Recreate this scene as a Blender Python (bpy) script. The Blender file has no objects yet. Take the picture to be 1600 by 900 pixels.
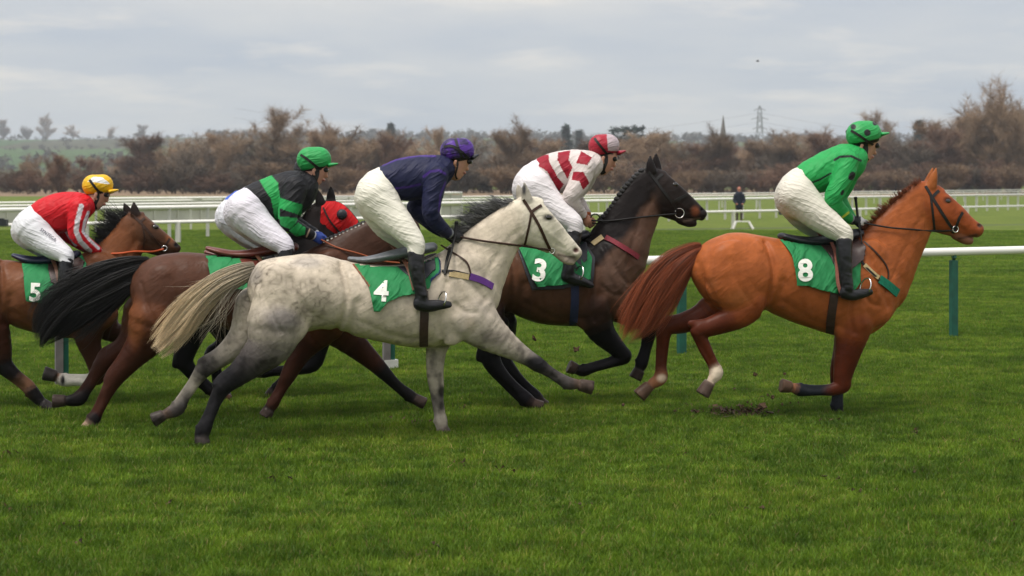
import bpy, bmesh, math, random
import numpy as np
from mathutils import Vector, Matrix

# ------------------------------------------------------------------ camera, world, sun, exposure
FPX = 2400.0          # focal length in pixels of the 1600 px wide photograph
HOR = 284.0           # row of the horizon
CAMH = 2.1            # eye height
scene = bpy.context.scene
cam_data = bpy.data.cameras.new('camera')
cam = bpy.data.objects.new('camera', cam_data)
scene.collection.objects.link(cam)
cam.location = (0, 0, CAMH)
cam.rotation_euler = (math.pi / 2, 0, 0)
cam_data.sensor_width = 36.0
cam_data.lens = 36.0 * FPX / 1600.0
cam_data.shift_y = -(450.0 - HOR) / 1600.0
cam_data.clip_start = 0.1
cam_data.clip_end = 20000
cam_data.dof.use_dof = True
cam_data.dof.focus_distance = 13.3
cam_data.dof.aperture_fstop = 2.8
scene.camera = cam

SUN_EL, SUN_AZ = math.radians(67), math.radians(-135)     # azimuth from +Y towards +X: behind the camera, to the left
world = bpy.data.worlds.new('World')
scene.world = world
world.use_nodes = True
wt = world.node_tree
wt.nodes.clear()
def wn(t, **kw):
    n = wt.nodes.new(t)
    for k, v in kw.items(): setattr(n, k, v)
    return n
w_out = wn('ShaderNodeOutputWorld'); w_bg = wn('ShaderNodeBackground')
w_bg.inputs['Strength'].default_value = 0.1
w_sky = wn('ShaderNodeTexSky', sky_type='NISHITA', sun_disc=False)
w_sky.sun_elevation = SUN_EL
w_sky.sun_rotation = SUN_AZ
w_sky.air_density = 1.0; w_sky.dust_density = 2.0
w_tc = wn('ShaderNodeTexCoord')
w_sep = wn('ShaderNodeSeparateXYZ')
w_add = wn('ShaderNodeMath', operation='ADD'); w_add.inputs[1].default_value = 0.13
w_max = wn('ShaderNodeMath', operation='MAXIMUM'); w_max.inputs[1].default_value = 0.05
w_dx = wn('ShaderNodeMath', operation='DIVIDE'); w_dy = wn('ShaderNodeMath', operation='DIVIDE')
w_comb = wn('ShaderNodeCombineXYZ')
w_n1 = wn('ShaderNodeTexNoise'); w_n1.inputs['Scale'].default_value = 0.48; w_n1.inputs['Detail'].default_value = 7; w_n1.inputs['Roughness'].default_value = 0.52
w_n2 = wn('ShaderNodeTexNoise'); w_n2.inputs['Scale'].default_value = 1.7; w_n2.inputs['Detail'].default_value = 6; w_n2.inputs['Roughness'].default_value = 0.55
w_map2 = wn('ShaderNodeMapping'); w_map2.inputs['Location'].default_value = (3.3, 7.1, 0)
w_r1 = wn('ShaderNodeValToRGB')
e = w_r1.color_ramp.elements
e[0].position = 0.36; e[0].color = (0.42, 0.465, 0.535, 1)
e[1].position = 0.60; e[1].color = (0.62, 0.615, 0.605, 1)
w_r2 = wn('ShaderNodeValToRGB')
e = w_r2.color_ramp.elements
e[0].position = 0.52; e[0].color = (0, 0, 0, 1)
e[1].position = 0.70; e[1].color = (1, 1, 1, 1)
w_mixw = wn('ShaderNodeMix', data_type='RGBA'); w_mixw.inputs['B'].default_value = (0.76, 0.71, 0.65, 1)
w_scale = wn('ShaderNodeVectorMath', operation='SCALE'); w_scale.inputs['Scale'].default_value = 11.0
w_mix = wn('ShaderNodeMix', data_type='RGBA'); w_mix.inputs['Factor'].default_value = 0.9
L = wt.links.new
L(w_tc.outputs['Generated'], w_sep.inputs[0])
L(w_sep.outputs['Z'], w_add.inputs[0]); L(w_add.outputs[0], w_max.inputs[0])
L(w_sep.outputs['X'], w_dx.inputs[0]); L(w_max.outputs[0], w_dx.inputs[1])
L(w_sep.outputs['Y'], w_dy.inputs[0]); L(w_max.outputs[0], w_dy.inputs[1])
L(w_dx.outputs[0], w_comb.inputs['X']); L(w_dy.outputs[0], w_comb.inputs['Y'])
L(w_comb.outputs[0], w_n1.inputs['Vector'])
L(w_comb.outputs[0], w_map2.inputs['Vector']); L(w_map2.outputs[0], w_n2.inputs['Vector'])
L(w_n1.outputs['Fac'], w_r1.inputs['Fac']); L(w_n2.outputs['Fac'], w_r2.inputs['Fac'])
w_half = wn('ShaderNodeMath', operation='MULTIPLY'); w_half.inputs[1].default_value = 0.75
L(w_r2.outputs['Color'], w_half.inputs[0])
L(w_half.outputs[0], w_mixw.inputs['Factor']); L(w_r1.outputs['Color'], w_mixw.inputs['A'])
w_el = wn('ShaderNodeValToRGB')      # an overcast sky brightens and warms away from the horizon
e = w_el.color_ramp.elements
e[0].position = 0.0; e[0].color = (0.84, 0.905, 0.965, 1)
e[1].position = 0.16; e[1].color = (1.20, 1.16, 1.11, 1)
q = e.new(1.0); q.color = (1.85, 1.84, 1.84, 1)      # standard overcast sky: the zenith outshines the horizon
w_mul = wn('ShaderNodeMix', data_type='RGBA', blend_type='MULTIPLY'); w_mul.inputs['Factor'].default_value = 1.0
L(w_sep.outputs['Z'], w_el.inputs['Fac']); L(w_mixw.outputs['Result'], w_mul.inputs['A']); L(w_el.outputs['Color'], w_mul.inputs['B'])
L(w_mul.outputs['Result'], w_scale.inputs[0])
L(w_sky.outputs['Color'], w_mix.inputs['A']); L(w_scale.outputs[0], w_mix.inputs['B'])
L(w_mix.outputs['Result'], w_bg.inputs['Color']); L(w_bg.outputs[0], w_out.inputs['Surface'])

sun_d = bpy.data.lights.new('sun', 'SUN')
sun_d.energy = 3.0
sun_d.angle = math.radians(20)
sun_d.color = (1.0, 0.95, 0.87)
sun = bpy.data.objects.new('sun', sun_d)
scene.collection.objects.link(sun)
sd = Vector((math.sin(SUN_AZ) * math.cos(SUN_EL), math.cos(SUN_AZ) * math.cos(SUN_EL), math.sin(SUN_EL)))
sun.rotation_euler = sd.to_track_quat('Z', 'Y').to_euler()
sun.location = (-20, -20, 40)

scene.view_settings.view_transform = 'Standard'
scene.view_settings.look = 'None'
scene.view_settings.gamma = 1.0
scene.view_settings.exposure = 0.10
scene.view_settings.use_curve_mapping = False
scene.render.engine = 'CYCLES'
scene.cycles.use_denoising = True
scene.cycles.max_bounces = 6
scene.cycles.diffuse_bounces = 3
scene.cycles.glossy_bounces = 3
scene.cycles.transmission_bounces = 3
scene.cycles.volume_bounces = 0
scene.cycles.caustics_reflective = False
scene.cycles.caustics_refractive = False

# ------------------------------------------------------------------ object helpers
COL = scene.collection
def link(o, parent=None):
    COL.objects.link(o)
    if parent is not None: o.parent = parent
    return o
def tag(o, label=None, cat=None, group=None, kind=None):
    if label: o['label'] = label
    if cat: o['category'] = cat
    if group: o['group'] = group
    if kind: o['kind'] = kind
    return o
def empty(name, loc=(0, 0, 0), rz=0.0):
    o = bpy.data.objects.new(name, None); o.empty_display_size = 0.2
    o.location = loc; o.rotation_euler = (0, 0, rz)
    return link(o)
def np_mesh(name, V, F, smooth=True):
    """mesh from numpy vertices (n,3) and faces (m,k)"""
    me = bpy.data.meshes.new(name)
    V = np.asarray(V, np.float32); F = np.asarray(F, np.int32)
    n, k = F.shape
    me.vertices.add(len(V)); me.vertices.foreach_set('co', V.ravel())
    me.loops.add(n * k); me.loops.foreach_set('vertex_index', F.ravel())
    me.polygons.add(n)
    me.polygons.foreach_set('loop_start', np.arange(0, n * k, k, dtype=np.int32))
    if smooth: me.polygons.foreach_set('use_smooth', np.ones(n, bool))
    me.update(calc_edges=True)
    return me
def set_col(me, C, name='coat'):
    C = np.asarray(C, np.float32)
    if C.shape[1] == 3: C = np.hstack([C, np.ones((len(C), 1), np.float32)])
    a = me.attributes.new(name, 'FLOAT_COLOR', 'POINT')
    a.data.foreach_set('color', C.ravel())
def obj(name, me, mat=None, parent=None, loc=None):
    o = bpy.data.objects.new(name, me)
    if mat is not None and len(me.materials) == 0: me.materials.append(mat)
    if loc is not None: o.location = loc
    return link(o, parent)
class MB:
    """collects simple shapes into one mesh"""
    def __init__(s): s.v = []; s.f = []
    def box(s, c, size, R=None):
        i = len(s.v); h = np.array(size) / 2
        for sx in (-1, 1):
            for sy in (-1, 1):
                for sz in (-1, 1):
                    p = np.array((sx, sy, sz)) * h
                    if R is not None: p = R @ p
                    s.v.append(tuple(np.array(c) + p))
        for q in ((0, 1, 3, 2), (4, 6, 7, 5), (0, 4, 5, 1), (2, 3, 7, 6), (0, 2, 6, 4), (1, 5, 7, 3)):
            s.f.append(tuple(i + k for k in q))
    def tube(s, pts, rads, seg=8, cap=True):
        pts = [np.array(p, float) for p in pts]
        n = len(pts); i0 = len(s.v)
        up = np.array((0, 0, 1.0))
        for k in range(n):
            t = pts[min(k + 1, n - 1)] - pts[max(k - 1, 0)]
            t /= (np.linalg.norm(t) + 1e-9)
            a = np.cross(t, up)
            if np.linalg.norm(a) < 0.1: a = np.cross(t, np.array((1.0, 0, 0)))
            a /= np.linalg.norm(a); b = np.cross(t, a)
            r = rads[k] if hasattr(rads, '__len__') else rads
            for j in range(seg):
                an = 2 * math.pi * j / seg
                s.v.append(tuple(pts[k] + r * (math.cos(an) * a + math.sin(an) * b)))
        for k in range(n - 1):
            for j in range(seg):
                a0 = i0 + k * seg + j; a1 = i0 + k * seg + (j + 1) % seg
                s.f.append((a0, a1, a1 + seg, a0 + seg))
        if cap:
            s.f.append(tuple(i0 + j for j in range(seg))[::-1])
            s.f.append(tuple(i0 + (n - 1) * seg + j for j in range(seg)))
    def build(s, name, mat, parent=None, smooth=False, loc=None):
        me = bpy.data.meshes.new(name)
        me.from_pydata(s.v, [], s.f); me.update()
        if smooth: me.polygons.foreach_set('use_smooth', np.ones(len(me.polygons), bool))
        return obj(name, me, mat, parent, loc)

# ------------------------------------------------------------------ materials
def new_mat(name):
    m = bpy.data.materials.new(name); m.use_nodes = True
    t = m.node_tree; b = t.nodes['Principled BSDF']
    return m, t, b
def simple(name, col, rough=0.6, nscale=30.0, namt=0.15, bump=0.0, bscale=None, metal=0.0, spec=0.5, coords='Object', stretch=None, sheen=0.0):
    m, t, b = new_mat(name)
    tc = t.nodes.new('ShaderNodeTexCoord')
    src = tc.outputs[coords]
    if stretch:
        mp = t.nodes.new('ShaderNodeMapping'); mp.inputs['Scale'].default_value = stretch
        t.links.new(src, mp.inputs['Vector']); src = mp.outputs[0]
    n = t.nodes.new('ShaderNodeTexNoise'); n.inputs['Scale'].default_value = nscale; n.inputs['Detail'].default_value = 5
    t.links.new(src, n.inputs['Vector'])
    mr = t.nodes.new('ShaderNodeMapRange'); mr.inputs['From Min'].default_value = 0.3; mr.inputs['From Max'].default_value = 0.7
    mr.inputs['To Min'].default_value = 1 - namt; mr.inputs['To Max'].default_value = 1 + namt
    t.links.new(n.outputs['Fac'], mr.inputs['Value'])
    sc = t.nodes.new('ShaderNodeVectorMath'); sc.operation = 'SCALE'; sc.inputs[0].default_value = col
    t.links.new(mr.outputs[0], sc.inputs['Scale']); t.links.new(sc.outputs[0], b.inputs['Base Color'])
    b.inputs['Roughness'].default_value = rough; b.inputs['Metallic'].default_value = metal
    b.inputs['Specular IOR Level'].default_value = spec
    if sheen: b.inputs['Sheen Weight'].default_value = sheen
    if bump:
        n2 = t.nodes.new('ShaderNodeTexNoise'); n2.inputs['Scale'].default_value = bscale or nscale; n2.inputs['Detail'].default_value = 4
        t.links.new(src, n2.inputs['Vector'])
        bp = t.nodes.new('ShaderNodeBump'); bp.inputs['Strength'].default_value = bump; bp.inputs['Distance'].default_value = 0.01
        t.links.new(n2.outputs['Fac'], bp.inputs['Height']); t.links.new(bp.outputs[0], b.inputs['Normal'])
    return m
def attr_mat(name, rough=0.5, nscale=40, namt=0.1, bump=0.2, bscale=60, spec=0.4, sheen=0.0, attr='coat', stretch=(1, 1, 1), dapple=None):
    """base colour from the mesh's own colour attribute, broken up by fine noise"""
    m, t, b = new_mat(name)
    at = t.nodes.new('ShaderNodeAttribute'); at.attribute_name = attr
    tc = t.nodes.new('ShaderNodeTexCoord')
    mp = t.nodes.new('ShaderNodeMapping'); mp.inputs['Scale'].default_value = stretch
    t.links.new(tc.outputs['Object'], mp.inputs['Vector'])
    n = t.nodes.new('ShaderNodeTexNoise'); n.inputs['Scale'].default_value = nscale; n.inputs['Detail'].default_value = 6; n.inputs['Roughness'].default_value = 0.65
    t.links.new(mp.outputs[0], n.inputs['Vector'])
    mr = t.nodes.new('ShaderNodeMapRange'); mr.inputs['From Min'].default_value = 0.3; mr.inputs['From Max'].default_value = 0.7
    mr.inputs['To Min'].default_value = 1 - namt; mr.inputs['To Max'].default_value = 1 + namt
    t.links.new(n.outputs['Fac'], mr.inputs['Value'])
    sc = t.nodes.new('ShaderNodeVectorMath'); sc.operation = 'SCALE'
    t.links.new(at.outputs['Color'], sc.inputs[0]); t.links.new(mr.outputs[0], sc.inputs['Scale'])
    out = sc.outputs[0]
    t.links.new(out, b.inputs['Base Color'])
    b.inputs['Roughness'].default_value = rough; b.inputs['Specular IOR Level'].default_value = spec
    b.inputs['Sheen Weight'].default_value = sheen
    n2 = t.nodes.new('ShaderNodeTexNoise'); n2.inputs['Scale'].default_value = bscale; n2.inputs['Detail'].default_value = 4
    t.links.new(mp.outputs[0], n2.inputs['Vector'])
    bp = t.nodes.new('ShaderNodeBump'); bp.inputs['Strength'].default_value = bump; bp.inputs['Distance'].default_value = 0.01
    t.links.new(n2.outputs['Fac'], bp.inputs['Height']); t.links.new(bp.outputs[0], b.inputs['Normal'])
    return m

def crease(m, rot, scale, strength, dist, seed=0.0):
    """long fine creases across cloth, as relief"""
    t = m.node_tree; b = t.nodes['Principled BSDF']
    tc = t.nodes.new('ShaderNodeTexCoord')
    nz = t.nodes.new('ShaderNodeTexNoise'); nz.inputs['Scale'].default_value = 4.0; nz.inputs['Detail'].default_value = 2
    t.links.new(tc.outputs['Object'], nz.inputs['Vector'])
    wa = t.nodes.new('ShaderNodeVectorMath'); wa.operation = 'SCALE'; wa.inputs['Scale'].default_value = 0.10; t.links.new(nz.outputs['Color'], wa.inputs[0])
    ad = t.nodes.new('ShaderNodeVectorMath'); ad.operation = 'ADD'; t.links.new(tc.outputs['Object'], ad.inputs[0]); t.links.new(wa.outputs[0], ad.inputs[1])
    r1 = t.nodes.new('ShaderNodeMapping'); r1.inputs['Rotation'].default_value = rot; t.links.new(ad.outputs[0], r1.inputs['Vector'])
    s1 = t.nodes.new('ShaderNodeMapping'); s1.inputs['Scale'].default_value = scale; s1.inputs['Location'].default_value = (seed, seed * .7, 0); t.links.new(r1.outputs[0], s1.inputs['Vector'])
    n = t.nodes.new('ShaderNodeTexNoise'); n.noise_dimensions = '3D'; n.inputs['Scale'].default_value = 1.0; n.inputs['Detail'].default_value = 2.5; n.inputs['Roughness'].default_value = .5
    t.links.new(s1.outputs[0], n.inputs['Vector'])
    mr = t.nodes.new('ShaderNodeMapRange'); mr.inputs['From Min'].default_value = .35; mr.inputs['From Max'].default_value = .68; t.links.new(n.outputs['Fac'], mr.inputs['Value'])
    pw = t.nodes.new('ShaderNodeMath'); pw.operation = 'POWER'; pw.inputs[1].default_value = 1.8; t.links.new(mr.outputs[0], pw.inputs[0])
    bp = t.nodes.new('ShaderNodeBump'); bp.inputs['Strength'].default_value = strength; bp.inputs['Distance'].default_value = dist
    t.links.new(pw.outputs[0], bp.inputs['Height'])
    old = b.inputs['Normal'].links[0].from_socket if b.inputs['Normal'].is_linked else None
    if old: t.links.new(old, bp.inputs['Normal'])
    t.links.new(bp.outputs[0], b.inputs['Normal'])
    return m

M = {}
M['coat'] = attr_mat('horse coat', rough=0.42, nscale=13, namt=0.18, bump=0.16, bscale=38, spec=0.11, sheen=0.0)
crease(M['coat'], (0, math.radians(35), 0), (5, 9, 16), 0.22, 0.016, 11.0)
M['silk'] = attr_mat('racing silk', rough=0.55, nscale=14, namt=0.08, bump=0.10, bscale=30, spec=0.2)
M['breeches'] = attr_mat('nylon breeches', rough=0.6, nscale=8, namt=0.05, bump=0.06, bscale=40, spec=0.3)
crease(M['breeches'], (0, math.radians(-24), 0), (3.0, 14, 40), 0.42, 0.014)
crease(M['silk'], (0, math.radians(38), 0), (4.0, 12, 30), 0.7, 0.012, 3.0)
M['skin'] = attr_mat('skin', rough=0.5, nscale=40, namt=0.1, bump=0.1, bscale=60, spec=0.4)
M['cap'] = attr_mat('cap silk', rough=0.45, nscale=25, namt=0.08, bump=0.15, bscale=30, spec=0.35)
M['cloth'] = attr_mat('number cloth', rough=0.7, nscale=25, namt=0.08, bump=0.10, bscale=60, spec=0.25)
crease(M['cap'], (0, math.radians(20), 0), (9, 20, 55), 0.6, 0.008, 5.0)
crease(M['cloth'], (0, math.radians(50), 0), (2.5, 3, 14), 0.9, 0.016, 7.0)
M['boot'] = simple('boot leather', (0.011, 0.011, 0.014), 0.32, 18, 0.3, 0.3, 22, spec=0.4)
M['glove'] = attr_mat('glove', rough=0.6, nscale=40, namt=0.15, bump=0.3, bscale=60)
M['black_strap'] = simple('black leather strap', (0.013, 0.012, 0.012), 0.5, 60, 0.3, 0.1, spec=0.3)
M['brown_strap'] = simple('brown leather strap', (0.04, 0.017, 0.010), 0.5, 60, 0.3, 0.1, spec=0.3)
M['metal'] = simple('bright steel', (0.75, 0.74, 0.72), 0.25, 40, 0.1, metal=1.0)
M['white_paint'] = simple('white number print', (0.78, 0.78, 0.72), 0.6, 30, 0.08)
M['dark_print'] = simple('dark sponsor print', (0.03, 0.03, 0.06), 0.6, 30, 0.1)
M['eye'] = simple('horse eye', (0.008, 0.005, 0.004), 0.08, 20, 0.2, spec=0.8)
M['lens'] = simple('goggle lens', (0.05, 0.05, 0.055), 0.1, 20, 0.1, spec=0.9)
# ------------------------------------------------------------------ distance-field modelling in a side-view frame
class Frame:
    """side-view frame of one horse and rider: X along the heading, Y lateral (away from the spectator), Z up"""
    def __init__(s, px, depth, yaw):
        s.O = np.array(((px - 800) / FPX * depth, depth, 0.0)); s.yaw = yaw
        c, q = math.cos(yaw), math.sin(yaw)
        s.ex = np.array((c, q, 0)); s.el = np.array((-q, c, 0))
        s.oel = s.O @ s.el
    def t(s, px, lat):
        u = (px - 800) / FPX
        return (lat + s.oel) / (math.cos(s.yaw) - u * math.sin(s.yaw))
    def at(s, px, py, lat=0.0):
        t = s.t(px, lat)
        P = np.array(((px - 800) / FPX * t, t, (HOR - py) / FPX * t + CAMH)) - s.O
        return np.array((P @ s.ex, lat, P[2]))
    def rad(s, px, r, lat=0.0): return r * s.t(px, lat) / FPX
    def proj(s, V):
        W = s.O + V[:, :1] * s.ex + V[:, 1:2] * s.el + V[:, 2:3] * np.array((0, 0, 1.0))
        return np.stack([800 + FPX * W[:, 0] / W[:, 1], HOR - FPX * (W[:, 2] - CAMH) / W[:, 1]], 1)

def smin(a, b, k):
    h = np.maximum(k - np.abs(a - b), 0) / k
    return np.minimum(a, b) - h * h * (k * 0.25)
def catmull(A, sub):
    A = np.asarray(A, float)
    if len(A) < 3 or sub < 2: return A
    P = np.vstack([2 * A[0] - A[1], A, 2 * A[-1] - A[-2]])
    out = []
    for i in range(1, len(P) - 2):
        p0, p1, p2, p3 = P[i - 1:i + 3]
        for j in range(sub):
            t = j / sub
            q = 0.5 * (2 * p1 + (p2 - p0) * t + (2 * p0 - 5 * p1 + 4 * p2 - p3) * t * t + (3 * p1 - p0 - 3 * p2 + p3) * t ** 3)
            lo, hi = np.minimum(p1, p2), np.maximum(p1, p2)
            q[3:] = np.clip(q[3:], lo[3:], hi[3:])      # radii never overshoot
            out.append(q)
    out.append(A[-1])
    return np.array(out)

class Chain:
    """tapered limb through nodes (x, lat, z, r, lateral ratio) with colours"""
    def __init__(s, nodes, cols, k=0.03, sub=3):
        A = np.array([list(n) for n in nodes], float)
        C = np.array(cols, float)
        s.k = k
        AC = catmull(np.hstack([A, C]), sub)
        s.A = AC[:, :5]; s.C = AC[:, 5:8]
    def bounds(s):
        r = (s.A[:, 3] * np.maximum(1, s.A[:, 4]))[:, None]
        return (s.A[:, :3] - r).min(0), (s.A[:, :3] + r).max(0)
    def segs(s):
        A = s.A
        if len(A) == 1: yield A[0], A[0], 0
        for i in range(len(A) - 1): yield A[i], A[i + 1], i
    @staticmethod
    def seg_d(a, b, X, Y, Z):
        dx, dz = b[0] - a[0], b[2] - a[2]
        dy = b[1] - a[1]
        den = dx * dx + dz * dz + dy * dy + 1e-12
        t = np.clip(((X - a[0]) * dx + (Y - a[1]) * dy + (Z - a[2]) * dz) / den, 0, 1)
        r = a[3] + t * (b[3] - a[3]); q = a[4] + t * (b[4] - a[4])
        ex = X - a[0] - t * dx; ey = (Y - a[1] - t * dy) / q; ez = Z - a[2] - t * dz
        return np.sqrt(ex * ex + ey * ey + ez * ez) - r, t
    def ev(s, V):
        d = np.full(len(V), 9.0); C = np.zeros((len(V), 3))
        for a, b, i in s.segs():
            e, t = s.seg_d(a, b, V[:, 0], V[:, 1], V[:, 2])
            m = e < d
            d[m] = e[m]
            j = min(i + 1, len(s.C) - 1)
            C[m] = (s.C[i] + t[:, None] * (s.C[j] - s.C[i]))[m]
        return d, C
    def add(s, G, grow=0.0):
        mar = s.k + 2.5 * G.h
        lo, hi = s.bounds(); sl = G.sl(lo - mar - grow, hi + mar + grow)
        if sl is None: return
        T = np.full([q.stop - q.start for q in sl], 1.0, np.float32)
        for a, b, i in s.segs():
            r = max(a[3] * max(1, a[4]), b[3] * max(1, b[4])) + mar + grow
            s2 = G.sl(np.minimum(a[:3], b[:3]) - r, np.maximum(a[:3], b[:3]) + r)
            if s2 is None: continue
            s2 = tuple(slice(max(q.start, p.start), min(q.stop, p.stop)) for q, p in zip(s2, sl))
            d, _ = s.seg_d(a.astype(np.float32), b.astype(np.float32), *G.open(s2))
            loc = tuple(slice(q.start - p.start, q.stop - p.start) for q, p in zip(s2, sl))
            T[loc] = np.minimum(T[loc], d)
        G.D[sl] = smin(G.D[sl], T - grow, s.k)

class Loft:
    """trunk: sections (x, ztop, zbot, halfwidth) along X"""
    def __init__(s, secs, col, k=0.05):
        S = np.array(sorted(secs), float)
        xs = np.linspace(S[0, 0], S[-1, 0], 90)
        A = np.zeros((len(S), 8)); A[:, 0] = S[:, 0]; A[:, 1] = S[:, 1]; A[:, 2] = S[:, 2]; A[:, 3] = S[:, 3]; A[:, 4] = 1
        B = catmull(A, 8)
        s.x = xs
        s.c = np.interp(xs, B[:, 0], (B[:, 1] + B[:, 2]) / 2)
        s.a = np.interp(xs, B[:, 0], np.maximum((B[:, 1] - B[:, 2]) / 2, 0.02))
        s.b = np.interp(xs, B[:, 0], np.maximum(B[:, 3], 0.02))
        s.col = np.array(col, float); s.k = k
    def bounds(s):
        return (np.array((s.x[0], -s.b.max(), (s.c - s.a).min())), np.array((s.x[-1], s.b.max(), (s.c + s.a).max())))
    def d(s, X, Y, Z):
        xc = np.clip(X, s.x[0], s.x[-1])
        c = np.interp(xc, s.x, s.c); a = np.interp(xc, s.x, s.a); b = np.interp(xc, s.x, s.b)
        u = (Z - c); 
        k0 = np.sqrt((u / a) ** 2 + (Y / b) ** 2) + 1e-6
        k1 = np.sqrt((u / a ** 2) ** 2 + (Y / b ** 2) ** 2) + 1e-6
        d = k0 * (k0 - 1) / k1
        d = np.maximum(d, -np.minimum(a, b))
        o = np.abs(X - xc)
        return np.where(o > 0, np.sqrt(o * o + np.maximum(d, 0) ** 2), d)
    def ev(s, V): return s.d(V[:, 0], V[:, 1], V[:, 2]), np.tile(s.col, (len(V), 1))
    def add(s, G, grow=0.0):
        mar = s.k + 2.5 * G.h + grow
        lo, hi = s.bounds(); sl = G.sl(lo - mar, hi + mar)
        if sl is None: return
        G.D[sl] = smin(G.D[sl], (s.d(*G.open(sl)) - grow).astype(np.float32), s.k)

class CCone:
    """flat-ended cone between a and b"""
    def __init__(s, a, b, ra, rb, col, k=0.006):
        s.a, s.b, s.ra, s.rb, s.col, s.k = np.array(a, float), np.array(b, float), ra, rb, np.array(col, float), k
    def bounds(s):
        r = max(s.ra, s.rb)
        return np.minimum(s.a, s.b) - r, np.maximum(s.a, s.b) + r
    def d(s, X, Y, Z):
        ax = s.b - s.a; Lh = np.linalg.norm(ax); ax = ax / Lh
        px, py, pz = X - s.a[0], Y - s.a[1], Z - s.a[2]
        h = px * ax[0] + py * ax[1] + pz * ax[2]
        q = np.sqrt(np.maximum(px * px + py * py + pz * pz - h * h, 0))
        r = s.ra + (s.rb - s.ra) * np.clip(h / Lh, 0, 1)
        dr = (q - r) * 0.95; dh = np.maximum(-h, h - Lh)
        return np.maximum(dr, dh)
    def ev(s, V): return s.d(V[:, 0], V[:, 1], V[:, 2]), np.tile(s.col, (len(V), 1))
    def add(s, G, grow=0.0):
        mar = s.k + 2.5 * G.h + grow
        lo, hi = s.bounds(); sl = G.sl(lo - mar, hi + mar)
        if sl is None: return
        G.D[sl] = smin(G.D[sl], (s.d(*G.open(sl)) - grow).astype(np.float32), s.k)

class Grid:
    def __init__(s, lo, hi, h):
        s.h = h; s.lo = np.array(lo, float) - 3 * h
        n = np.ceil((np.array(hi) + 3 * h - s.lo) / h).astype(int) + 1
        s.n = n
        s.ax = [(s.lo[i] + h * np.arange(n[i])).astype(np.float32) for i in range(3)]
        s.D = np.full(n, 1.0, np.float32)
    @staticmethod
    def fit(prims, h, grow=0.0):
        lo = np.min([p.bounds()[0] for p in prims], 0) - grow; hi = np.max([p.bounds()[1] for p in prims], 0) + grow
        G = Grid(lo, hi, h)
        for p in prims: p.add(G, grow)
        return G
    def sl(s, lo, hi):
        a = np.maximum(np.floor((lo - s.lo) / s.h).astype(int), 0); b = np.minimum(np.ceil((hi - s.lo) / s.h).astype(int) + 1, s.n)
        if (b <= a).any(): return None
        return tuple(slice(i, j) for i, j in zip(a, b))
    def open(s, sl=None):
        if sl is None: sl = tuple(slice(0, k) for k in s.n)
        return s.ax[0][sl[0]][:, None, None], s.ax[1][sl[1]][None, :, None], s.ax[2][sl[2]][None, None, :]
    def sample(s, P):
        P = np.atleast_2d(P)
        g = np.clip((P - s.lo) / s.h, 0, s.n - 1.001)
        i = g.astype(int); f = g - i
        r = 0
        for dx in (0, 1):
            for dy in (0, 1):
                for dz in (0, 1):
                    w = (f[:, 0] if dx else 1 - f[:, 0]) * (f[:, 1] if dy else 1 - f[:, 1]) * (f[:, 2] if dz else 1 - f[:, 2])
                    r = r + w * s.D[i[:, 0] + dx, i[:, 1] + dy, i[:, 2] + dz]
        return r
    def grad(s, P):
        P = np.atleast_2d(P); e = s.h
        g = np.stack([s.sample(P + np.eye(3)[i] * e) - s.sample(P - np.eye(3)[i] * e) for i in range(3)], 1)
        return g / (np.linalg.norm(g, axis=1, keepdims=True) + 1e-9)
    def mesh(s):
        """surface nets: vertices and quads"""
        D = s.D; S = D < 0
        n = s.n
        c = [S[i:n[0] - 1 + i, j:n[1] - 1 + j, k:n[2] - 1 + k] for i in (0, 1) for j in (0, 1) for k in (0, 1)]
        cnt = sum(q.astype(np.int8) for q in c)
        act = (cnt > 0) & (cnt < 8)
        idx = np.argwhere(act)
        ids = np.full(act.shape, -1, np.int32); ids[act] = np.arange(len(idx))
        corner = np.array([(i, j, k) for i in (0, 1) for j in (0, 1) for k in (0, 1)])
        vals = np.stack([D[idx[:, 0] + q[0], idx[:, 1] + q[1], idx[:, 2] + q[2]] for q in corner], 1)
        acc = np.zeros((len(idx), 3)); num = np.zeros(len(idx))
        for a in range(8):
            for b in range(a + 1, 8):
                if np.abs(corner[a] - corner[b]).sum() != 1: continue
                va, vb = vals[:, a], vals[:, b]
                m = (va < 0) != (vb < 0)
                t = va[m] / (va[m] - vb[m])
                acc[m] += corner[a] + t[:, None] * (corner[b] - corner[a]); num[m] += 1
        V = s.lo + s.h * (idx + acc / num[:, None])
        Q = []
        for ax in range(3):
            o1, o2 = (ax + 1) % 3, (ax + 2) % 3
            sa = [slice(0, n[i]) for i in range(3)]; sb = list(sa)
            sa[ax] = slice(0, n[ax] - 1); sb[ax] = slice(1, n[ax])
            A, B = S[tuple(sa)], S[tuple(sb)]
            e = np.argwhere(A != B)
            e = e[(e[:, o1] > 0) & (e[:, o2] > 0) & (e[:, o1] < n[o1] - 1) & (e[:, o2] < n[o2] - 1)]
            ins = A[e[:, 0], e[:, 1], e[:, 2]]
            u1 = np.zeros(3, int); u1[o1] = 1; u2 = np.zeros(3, int); u2[o2] = 1
            g = lambda p: ids[p[:, 0], p[:, 1], p[:, 2]]
            q = np.stack([g(e - u1 - u2), g(e - u2), g(e), g(e - u1)], 1)
            q[~ins] = q[~ins][:, ::-1]
            Q.append(q)
        return V, np.vstack(Q)

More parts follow.
